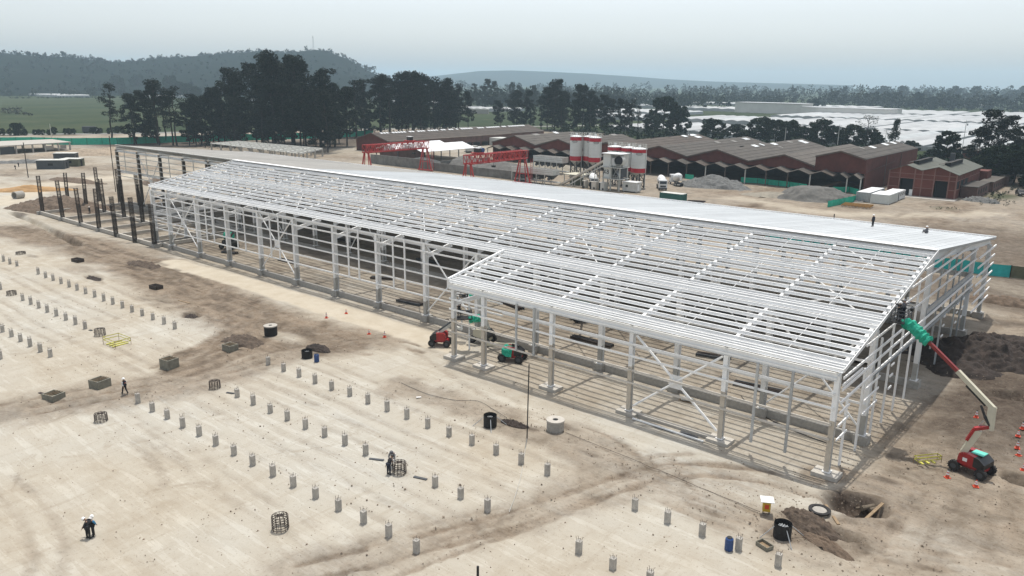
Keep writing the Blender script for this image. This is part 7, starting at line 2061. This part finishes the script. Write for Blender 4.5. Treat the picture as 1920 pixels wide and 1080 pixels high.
for (q, kind, w, lab) in (((-246.7, 441.1, 24.2), 'round', .8, 'big dense round green tree right of the silos'), ((-236.9, 444.8, 18.6), 'round', .75, 'round green tree touching the right side of the big dense one'), ((-243.7, 422.3, 12.9), 'round', .9, 'lower round bush left of the big dense tree'),
    ((-197.9, 408.9, 13.0), 'round', 1.25, 'round tree behind the warehouse roofs, first from the left'), ((-183.3, 407.8, 10.7), 'round', 1.2, 'small round tree behind the warehouse roofs, second from the left'),
    ((-169.5, 406.5, 14.9), 'round', 1.15, 'wide round tree behind the roofs, left half of a broad pair'), ((-162.2, 409.2, 14.0), 'round', 1.1, 'wide round tree behind the roofs, right half of a broad pair'),
    ((-154.4, 407.4, 13.8), 'round', 1.0, 'dark round tree right of the broad pair'), ((-145.8, 406.7, 10.9), 'round', 1.3, 'low round tree between the broad pair and the large dome tree'),
    ((-138.9, 409.3, 15.0), 'round', 1.05, 'large dome shaped tree behind the roofs near the power pole'), ((-130.7, 408.6, 11.5), 'round', 1.0, 'small tree just right of the dome shaped tree'),
    ((-122.6, 408.1, 12.9), 'round', 1.1, 'dark wide tree left of the bare tree'), ((-115.5, 411.2, 11.0), 'round', 1.0, 'dark tree under the bare tree'),
    ((-116.0, 406.2, 17.7), 'sparse', 1.0, 'sparse half bare tree behind the brick store'), ((-103.3, 406.9, 15.9), 'cone', .78, 'conical green tree behind the brick store'),
    ((-111.7, 410.9, 7.1), 'round', 1.4, 'low bushy tree left of the conical tree'), ((-95.3, 403.0, 6.8), 'round', 1.3, 'low shrub right of the conical tree'),
    ((-70.3, 353.8, 14.6), 'round', .72, 'round green tree above the brick workshop roof'), ((-74.3, 349.8, 7.1), 'round', 1.1, 'low green tree behind the workshop roof'), ((-64.3, 343.1, 6.7), 'round', 1.0, 'low tree right of the round green tree'),
    ((-54.2, 342.8, 23.5), 'euc', 1.25, 'big spreading eucalyptus at right with open crown'), ((-49.6, 342.4, 21.7), 'euc', 1.2, 'second big eucalyptus at right, behind the spreading one'), ((-43.4, 338.8, 18.2), 'euc', 1.3, 'eucalyptus cut by the right edge'),
    ((-57.4, 344.8, 16.9), 'euc', 1.0, 'dark tree left of the spreading eucalyptus'),
    ((-44.5, 300.9, 12.9), 'round', 1.0, 'large dark round tree behind the ruined brick rooms'), ((-39.5, 305.8, 13.3), 'round', 1.1, 'dark round tree at the right edge behind the parked car'), ((-34.4, 301.3, 14.8), 'round', 1.1, 'dark tree beyond the right edge'),
    ((-54.3, 323.1, 7.1), 'round', 1.3, 'low dark bush left of the large dark round tree')):
    plant('broadleaf_tree' if kind == 'round' else ('conifer_tree' if kind == 'cone' else 'eucalyptus_tree' if kind == 'euc' else 'bare_tree'), kind, q[0], q[1], q[2], lab, 'trees behind the warehouses', wide=w)
# shrubs planted along the highway
sx_ = [(8, 0), (22, 0), (35, 1), (48, 2), (55, 2), (66, 1), (82, 0), (90, 0), (98, 0), (109, 0), (119, 0), (140, 0), (147, 0), (158, 0), (190, 0), (199, 0), (206, 0), (222, 0), (232, 0), (238, 0), (248, 0)]
SHR = [(-485.67, 153.75), (-483.22, 156.54), (-480.94, 159.14), (-479.18, 161.14), (-477.77, 162.75), (-475.83, 164.96), (-477.01, 170.18), (-475.58, 171.81), (-474.15, 173.45), (-472.18, 175.70), (-474.78, 179.45), (-470.97, 183.82), (-469.70, 185.27), (-468.25, 186.94), (-466.24, 196.16), (-464.76, 197.86), (-463.28, 199.57), (-460.31, 202.98), (-462.86, 207.13), (-461.73, 208.43), (-460.04, 210.38)]
for k, (x, y) in enumerate(SHR):
    plant('roadside_shrub', 'round', x-7, y-2, 7.0 if k in (3, 4) else rt_.uniform(3.0, 4.4), 'small round shrub along the highway, %s from the left' % ORD[k], 'shrubs planted along the highway', wide=.9, cat='shrub')

# ------------------------------------------------------------------ distant woods, greenhouses, hedges, hills
def low_tree_cloud(pts, name, label, leaf='leaf_far', per=70, seed=1, kind='stuff', cat='woodland'):
    rng = np.random.RandomState(seed); vs = []; fs = []; o_ = 0
    for (x, y, h, w) in pts:
        n = per
        # a few lobes make an uneven outline
        nl = 4 if w > .25*h else 3
        lob = rng.uniform(-1, 1, (nl, 3))*np.array([w*.5, w*.5, h*.22])+np.array([x, y, h*.62])
        idx = rng.randint(0, nl, n)
        u = rng.normal(size=(n, 3)); u /= np.linalg.norm(u, axis=1)[:, None]
        c = lob[idx]+u*np.array([w*.34, w*.34, h*.26])*rng.uniform(.6, 1.05, (n, 1))
        k2 = rng.rand(n) < .18; c[k2, 2] = rng.uniform(0.0, h*.5, k2.sum())
        v, f = leaf_quads(c, max(h, w)*.10, rng, .8)
        vs.append(v); fs.append(f+o_); o_ += len(v)
    me_ = np_mesh(name, np.concatenate(vs), np.concatenate(fs), M[leaf])
    o = link(name, me_)
    tag(o, label, cat, None, kind)
    return o
def _unused(lst): return lst
def belt(a, b, n, hmin, hmax, depth, seed):
    r_ = random.Random(seed); out = []
    for i in range(n):
        f = r_.random(); x = a[0]+(b[0]-a[0])*f+r_.gauss(0, depth); y = a[1]+(b[1]-a[1])*f+r_.gauss(0, depth); h = r_.uniform(hmin, hmax)
        out.append((x, y, h, h*r_.uniform(.5, .9)))
    return out
# single trees of the middle distance that can be told apart against the haze
mid_specs = [((-610.0, 676.5, 26.9), 'euc'), ((-606.5, 681.7, 35.1), 'euc'), ((-602.7, 687.5, 32.8), 'euc'), ((-627.3, 681.0, 29.7), 'euc'), ((-636.5, 699.4, 21.9), 'euc'), ((-614.5, 733.6, 31.9), 'euc'), ((-609.1, 742.1, 28.3), 'euc'), ((-612.4, 771.7, 28.4), 'euc'), ((-599.0, 910.6, 20.9), 'euc'),
    ((-561.1, 1172.2, 14.6), 'round'), ((-613.7, 1334.1, 18.2), 'round'), ((-455.8, 981.2, 9.4), 'round'), ((-684.0, 1641.4, 20.7), 'round'), ((-676.1, 1658.6, 18.6), 'round'), ((-367.2, 1046.2, 14.0), 'round'), ((-589.2, 1736.5, 24.1), 'slim'), ((-577.4, 1761.3, 26.4), 'slim'), ((-385.3, 1130.6, 9.3), 'round'), ((-454.4, 913.4, 6.4), 'round'),
    ((-557.6, 2040.8, 32.0), 'round'), ((-510.4, 2018.5, 32.4), 'round'), ((-290.7, 1238.8, 23.4), 'round'), ((-265.2, 1201.6, 18.2), 'round'), ((-416.0, 2101.8, 33.6), 'round'), ((-357.2, 2007.0, 33.9), 'round'), ((-212.2, 1282.3, 15.1), 'round'), ((-227.6, 1258.8, 14.3), 'round'), ((-300.8, 1223.1, 11.6), 'round'), ((-246.8, 1229.5, 19.8), 'round'), ((-286.4, 2148.6, 35.1), 'round'), ((-305.0, 2111.5, 23.2), 'round'),
    ((-1529.6, 682.8, 36.5), 'round'), ((-1621.1, 766.3, 39.5), 'round'), ((-1330.8, 683.4, 37.0), 'round'), ((-1254.0, 658.1, 26.8), 'round'), ((-1184.5, 635.2, 24.8), 'round'), ((-2956.7, 953.0, 45.2), 'round'), ((-1121.8, 613.1, 21.4), 'round'), ((-294.9, 592.7, 4.2), 'round')]
cnt = {}
for (q, kind) in sorted(mid_specs, key=lambda z: z[0][0]/z[0][1]):
    rr_ = q[0]/q[1]
    zone = 'beyond the green field' if rr_ < -1.35 else ('behind the small grove' if rr_ < -.80 else ('beyond the greenhouses, centre right' if rr_ < -.33 else 'beyond the greenhouses at far right'))
    cnt[zone] = cnt.get(zone, -1)+1
    plant('distant_tree', kind, q[0], q[1], q[2], 'hazy bluish tree, %s from the left %s' % (ORD[cnt[zone]], zone), 'hazy trees of the middle distance', wide=(.9 if kind != 'slim' else 1.2))
low_tree_cloud(belt((-1500, 500), (-900, 1150), 110, 9, 18, 30, 1)+belt((-1250, 700), (-700, 900), 60, 9, 16, 20, 12), 'distant_woodland', 'hazy woodland at the foot of the hills at left', seed=1)
low_tree_cloud(belt((-700, 800), (-540, 940), 60, 12, 26, 25, 2)+belt((-640, 800), (-480, 960), 70, 10, 22, 30, 22)+belt((-700, 620), (-560, 760), 20, 10, 20, 15, 23), 'distant_woodland', 'hazy tree belt behind the small grove', seed=2)
low_tree_cloud(belt((-620, 1180), (-200, 1330), 130, 9, 18, 30, 3), 'distant_woodland', 'long dark tree belt beyond the greenhouses', seed=3)
low_tree_cloud(belt((-390, 1250), (-150, 1230), 70, 12, 24, 30, 4), 'distant_woodland', 'bluish tree belt behind the white greenhouses at right', seed=4)
low_tree_cloud(belt((-1200, 1500), (200, 1900), 200, 12, 28, 80, 5), 'distant_woodland', 'far pale tree belt along the horizon at right', seed=5)
low_tree_cloud(belt((-2400, 2000), (600, 2900), 240, 14, 34, 180, 6), 'distant_woodland', 'very faint trees along the horizon', seed=6, per=50)
low_tree_cloud(belt((-900, 1050), (-500, 1250), 90, 9, 18, 40, 7), 'distant_woodland', 'hazy trees between far greenhouses at centre', seed=7)
low_tree_cloud(belt((-1000, 2600), (900, 2700), 160, 16, 36, 150, 8), 'distant_woodland', 'faint last line of trees at right', seed=8, per=50)
low_tree_cloud(belt((-1419.49, 451.64), (-1405.03, 607.35), 16, 3, 6, 4, 9), 'field_trees', 'row of small scattered trees across the green field', seed=9, cat='trees')
low_tree_cloud(belt((-1316.64, 418.60), (-1277.58, 601.46), 90, 2.0, 3.2, 5, 10)+belt((-1918.41, 611.89), (-1621.60, 764.34), 120, 4, 9, 10, 13), 'hedgerow', 'dark hedgerows crossing the green field at left', seed=10, cat='hedge')
low_tree_cloud([(*(-760.52, 243.17), 5, 5), (*(-779.27, 255.03), 6, 9), (*(-755.40, 250.31), 4, 8), (*(-810.89, 272.49), 5, 6), (*(-772.79, 244.73), 5, 5), (*(-730.93, 248.38), 3, 8)], 'field_bushes', 'clump of grey bushes in the field at left', 'leaf_grey', seed=11, cat='bushes')
low_tree_cloud(belt((-300, 410), (-80, 330), 120, 3, 8, 9, 14), 'undergrowth', 'dark undergrowth behind the warehouse roofs', 'leaf_green', seed=14, cat='undergrowth', per=60)
low_tree_cloud(belt((-35, 330), (-75, 330), 40, 3, 7, 7, 15)+belt((-38, 262), (-30, 330), 30, .6, 1.8, 2.0, 16), 'undergrowth', 'bushes and weeds behind the ruined brick rooms', 'leaf_green', seed=15, cat='undergrowth', per=60)
low_tree_cloud(belt((-420, 250), (-330, 190), 60, 1.5, 4, 6, 17)+belt((-390, 300), (-370, 380), 60, 1.5, 4, 6, 18), 'undergrowth', 'dark undergrowth between the grove trunks', 'leaf_dark', seed=17, cat='undergrowth', per=50)
low_tree_cloud(belt((-46.56, 226.15), (-42.27, 232.72), 16, .3, .7, 1.5, 19)+belt((-36.83, 244.32), (-35.41, 263.78), 30, .4, 1.1, 2.5, 20), 'weeds', 'patches of weeds on the bare ground in front of the workshop', 'leaf_green', seed=19, cat='weeds', per=40)

# greenhouses: multi-span blocks with arched plastic roofs
def greenhouse(x0, x1, y0, y1, h, label, span=9.6, rz=0.0, m_='film'):
    t = thing('greenhouse', label, 'greenhouse', ((x0+x1)/2, (y0+y1)/2, 0), rz, 'white plastic greenhouses')
    W_, D_ = x1-x0, y1-y0; n = max(1, int(W_/span)); w = W_/n; k_ = 4
    step = max(1, n//60+0)
    for i in range(n):
        a = -W_/2+i*w; vs = []
        for yy in (-D_/2, D_/2):
            for j in range(k_+1):
                f = j/k_; vs.append((a+w*f, yy, h+.9*math.sin(PI*f)))
        mb = MB(); mb.add(vs, [(j, j+1, k_+1+j+1, k_+1+j) for j in range(k_)])
        mb.add([vs[j] for j in range(k_+1)]+[(a+w, -D_/2, 0), (a, -D_/2, 0)], [(0, 1, 2, 3, 4, 5, 6)])
        mb.build('span_roof', M[m_] if rt_.random() > .12 else M['film_wall'], t)
    MB().bx(W_/2-.05, W_/2+.05, -D_/2, D_/2, 0, h).build('side_film', M['film_wall'], t)
    MB().bx(-W_/2-.05, -W_/2+.05, -D_/2, D_/2, 0, h).build('side_film', M['film_wall'], t)
    return t
GH = [(-300, -236, 452, 540, 'large near greenhouse block behind the big dense tree'), (-230, -160, 440, 560, 'near greenhouse block behind the warehouse roofs, left'), (-156, -96, 430, 560, 'near greenhouse block behind the roofs, centre'),
      (-92, -30, 420, 560, 'near greenhouse block behind the conical tree'), (-26, 60, 430, 560, 'near greenhouse block at the right behind the eucalyptus'),
      (-330, -250, 600, 690, 'second line greenhouse block at left'), (-246, -170, 575, 720, 'second line greenhouse block left of centre'), (-166, -90, 570, 720, 'second line greenhouse block in the centre'), (-86, -10, 570, 740, 'second line greenhouse block at right'), (-5, 80, 570, 740, 'second line greenhouse block at the right edge'),
      (-300, -200, 740, 880, 'third line greenhouse block at left'), (-196, -100, 745, 900, 'third line greenhouse block in the centre'), (-96, 0, 760, 920, 'third line greenhouse block at right'), (5, 100, 760, 920, 'third line greenhouse block at the right edge'),
      (-290, -190, 905, 1050, 'fourth line greenhouse block at left'), (-186, -90, 920, 1080, 'fourth line greenhouse block in the centre'), (-86, 10, 940, 1110, 'fourth line greenhouse block at right'), (15, 110, 940, 1100, 'fourth line greenhouse block at the right edge'),
      (-500, -400, 880, 960, 'far greenhouse block behind the grove of the silos'), (-620, -520, 900, 980, 'far greenhouse block at centre right'), (-480, -390, 700, 780, 'greenhouse strip seen between the grove and the big tree'), (-420, -350, 590, 650, 'greenhouse strip left of the big dense tree'),
      (-640, -560, 640, 690, 'lone white greenhouse seen between the two big groves'), (-620, -500, 1130, 1190, 'far thin greenhouse strip near the horizon'), (-420, -320, 1110, 1180, 'far greenhouse strip right of centre'), (-380, -240, 1400, 1480, 'very far greenhouse strip at right'), (-800, -640, 1250, 1330, 'very far greenhouse strip at centre'), (-1000, -860, 1300, 1380, 'very far greenhouse strip left of centre'),
      (-1500, -1380, 520, 570, 'far white greenhouse at the left beyond the field'), (-1350, -1250, 640, 690, 'far white greenhouse beyond the field behind the slender tree'), (-1040, -960, 640, 680, 'far white greenhouse behind the left grove'), (-1100, -1000, 900, 960, 'far white greenhouse behind the tallest grove'), (-870, -780, 760, 810, 'white greenhouse glimpsed between the first two groves')]
for (x0, x1, y0, y1, lab) in GH:
    greenhouse(x0, x1, y0, y1, 2.7, lab, span=9.6 if y0 < 760 else 16)
M['pale_cladding'] = mat('pale_shed_cladding', (0.62, 0.60, 0.55), rough=0.7, var=0.08, scale=0.1)
t = thing('packing_shed', 'large pale warehouse block standing among the greenhouses', 'warehouse')
(xa_, ya_) = (-395, 800)
MB().bx(-395, -318, 868, 900, 0, 11).build('tall_block', M['pale_cladding'], t); MB().bx(-316, -225, 858, 898, 0, 8).build('long_block', M['pale_cladding'], t)
MB().bx(-396, -317, 867, 901, 11.0, 11.3).build('roof', M['film'], t); MB().bx(-317, -224, 857, 899, 8.0, 8.3).build('roof', M['film'], t)
t = thing('farm_house', 'small white house with pointed roof beyond the field behind the left grove', 'house', (-1010, 760, 0), .8)
MB().box((0, 0, 4), (26, 14, 8)).build('walls', M['white'], t); MB().prism([(-14, 8.01), (14, 8.01), (0, 14)], -7.5, 7.5, axis='Y').build('roof', M['film_wall'], t)
t = thing('packing_shed', 'long low grey sheds with white roofs between the trees at centre', 'shed', (-560, 560, 0), .6)
for k in range(4): MB().box((k*22-30, (k % 2)*16, 2.2), (18, 8, 4.4)).build('walls', M['concrete'], t); MB().box((k*22-30, (k % 2)*16, 4.5), (19, 9, .3)).build('roof', M['dirty_white'], t)

# hills behind, as real ground rising beyond the plain
def hills():
    prof = [(-2319.50, 616.40, 85.60), (-2282.60, 741.50, 91.80), (-2264.50, 795.10, 89.50), (-2252.80, 827.60, 86.50), (-2231.60, 883.20, 86.60), (-2218.20, 916.40, 80.80), (-2198.90, 961.60, 76.50), (-2178.10, 1007.80, 76.20), (-2155.70, 1055.00, 81.40), (-2137.80, 1090.90, 87.70), (-2119.20, 1126.50, 90.00), (-2092.90, 1174.60, 96.70), (-2058.00, 1234.80, 103.80), (-2020.70, 1294.90, 109.60),
            (-1989.30, 1342.60, 106.40), (-1956.20, 1390.40, 106.10), (-1930.20, 1426.30, 111.30), (-1912.50, 1449.90, 108.90), (-1885.60, 1484.80, 95.00), (-1857.80, 1519.40, 73.50), (-1829.10, 1553.80, 51.70), (-1789.10, 1599.70, 32.80), (-1725.80, 1667.80, 21.60)]
    ang_ = np.array([math.atan2(q[0], q[1]) for q in prof]); hh = np.array([max(q[2]-4, 0) for q in prof])
    o_ = np.argsort(ang_); ang_, hh = ang_[o_], hh[o_]
    xs_ = np.arange(-3500, -900, 14.0); ys_ = np.arange(300, 2900, 14.0)
    X_, Y_ = np.meshgrid(xs_, ys_, indexing='ij')
    a = np.arctan2(X_, Y_); d = np.hypot(X_, Y_)
    base = np.interp(a, ang_, hh, left=hh[0], right=0)
    rise = smooth(1500, 2400, d)*(1-.45*smooth(2400, 3300, d))
    fold = .75+.5*fbm(X_*.0035, Y_*.0035, 4)
    fold = fold*(1-smooth(2250, 2400, d))+smooth(2250, 2400, d)
    Z = base*rise*fold
    Z = Z+(fbm(X_*.06, Y_*.06, 3)-.5)*9*smooth(4, 30, Z)-1.5
    v = np.stack([X_.ravel(), Y_.ravel(), Z.ravel()], 1)
    I = np.arange(X_.size).reshape(X_.shape)
    q = np.stack([I[:-1, :-1].ravel(), I[1:, :-1].ravel(), I[1:, 1:].ravel(), I[:-1, 1:].ravel()], 1)
    q = q[np.any(Z.ravel()[q] > -1.0, axis=1)]
    o = link('hills', np_mesh('hills', v, q, M['forest_floor'])); structure(o)
    # trees standing on the skyline and slopes
    r_ = random.Random(3); pts = []
    hx = lambda aa, dd: (dd*math.sin(aa), dd*math.cos(aa))
    vs = []; fs = []; oo = 0; rng = np.random.RandomState(9)
    for k in range(900):
        aa = r_.uniform(ang_[0], ang_[-1]-.04); dd = r_.uniform(2340, 2430) if k < 420 else r_.uniform(1650, 2350)
        x, y = hx(aa, dd); i = int((x+3500)/14); j = int((y-300)/14)
        if not (0 <= i < len(xs_) and 0 <= j < len(ys_)): continue
        z = Z[i, j]; h = r_.uniform(4, 9) if k % 9 else r_.uniform(9, 14); w = h*r_.uniform(.6, 1.2)
        n = 26; u = rng.normal(size=(n, 3)); u /= np.linalg.norm(u, axis=1)[:, None]
        c = np.array([x, y, z+h*.5])+u*np.array([w*.5, w*.5, h*.5])*rng.uniform(.5, 1, (n, 1))
        v_, f_ = leaf_quads(c, h*.20, rng, .8); vs.append(v_); fs.append(f_+oo); oo += len(v_)
    o = link('hill_forest', np_mesh('hill_forest', np.concatenate(vs), np.concatenate(fs), M['hill_leaf'])); tag(o, 'forest covering the hazy hills on the left horizon', 'forest', None, 'stuff')
M['forest_floor'] = mat('forested_hillside', (0.006, 0.010, 0.008), rough=1.0, spec=0.0, col2=(0.010, 0.015, 0.011), scale=0.012)
M['hill_leaf'] = mat('hill_leaves', (0.010, 0.016, 0.012), rough=1.0, spec=0.0, var=0.3, scale=0.02)
hills()
t = thing('radio_mast', 'thin lattice mast on the top of the highest hill', 'mast', (*(-1851.50, 1364.50, 105.10)[:2], 105))
m = MB()
for (a, b) in ((-1.6, -1.6), (1.6, -1.6), (0, 1.8)): m.beam((a, b, 0), (a*.3, b*.3, 42), .25, .25)
m.build('lattice', M['dark_grey'], t)
# faint far range
def far_range():
    prof = [(690, 150), (740, 143), (820, 138), (900, 128), (960, 127), (1040, 131), (1100, 134), (1180, 140), (1260, 146), (1340, 150), (1450, 152), (1600, 155), (1800, 160)]
    pts = FR
    mb = MB(); n = len(pts); vs = []
    for k, (x, y, z) in enumerate(pts):
        d = math.hypot(x, y)
        for f, zz in ((.86, -2), (1.0, max(z, 2)), (1.12, -2)): vs.append((x*f, y*f, zz))
    mb.add(vs, [(k*3+j, (k+1)*3+j, (k+1)*3+j+1, k*3+j+1) for k in range(n-1) for j in (0, 1)])
    o = mb.build('hills', M['forest_floor']); structure(o)
FR = [(-5211.40, 3884.80, -2.30), (-4982.10, 4174.70, 17.40), (-4845.40, 4332.70, 44.10), (-4614.20, 4578.10, 72.20), (-4368.70, 4813.00, 112.80), (-4176.20, 4980.90, 119.60), (-3909.50, 5192.80, 110.60), (-3703.10, 5342.00, 100.70), (-3421.00, 5526.90, 83.30), (-3133.40, 5694.90, 62.00), (-2843.50, 5845.10, 49.00), (-2445.70, 6022.30, 41.40), (-1913.60, 6211.90, 31.80)]
far_range()


# ------------------------------------------------------------------ haze: one closed box of thin even air round the whole scene
hz = MB().box((0, 0, 99), (21500, 21500, 206)).build('haze', None)
tag(hz, None, None, None, 'stuff')
hm = bpy.data.materials.new('haze_air'); hm.use_nodes = True
hn = hm.node_tree
for n in list(hn.nodes): hn.nodes.remove(n)
ho = hn.nodes.new('ShaderNodeOutputMaterial')
hp = hn.nodes.new('ShaderNodeVolumePrincipled')
hp.inputs['Color'].default_value = (0.66, 0.86, 1.0, 1)
hp.inputs['Density'].default_value = 0.00014
hp.inputs['Anisotropy'].default_value = 0.1
hn.links.new(hp.outputs[0], ho.inputs['Volume'])
hz.data.materials.append(hm)
hz.display_type = 'WIRE'
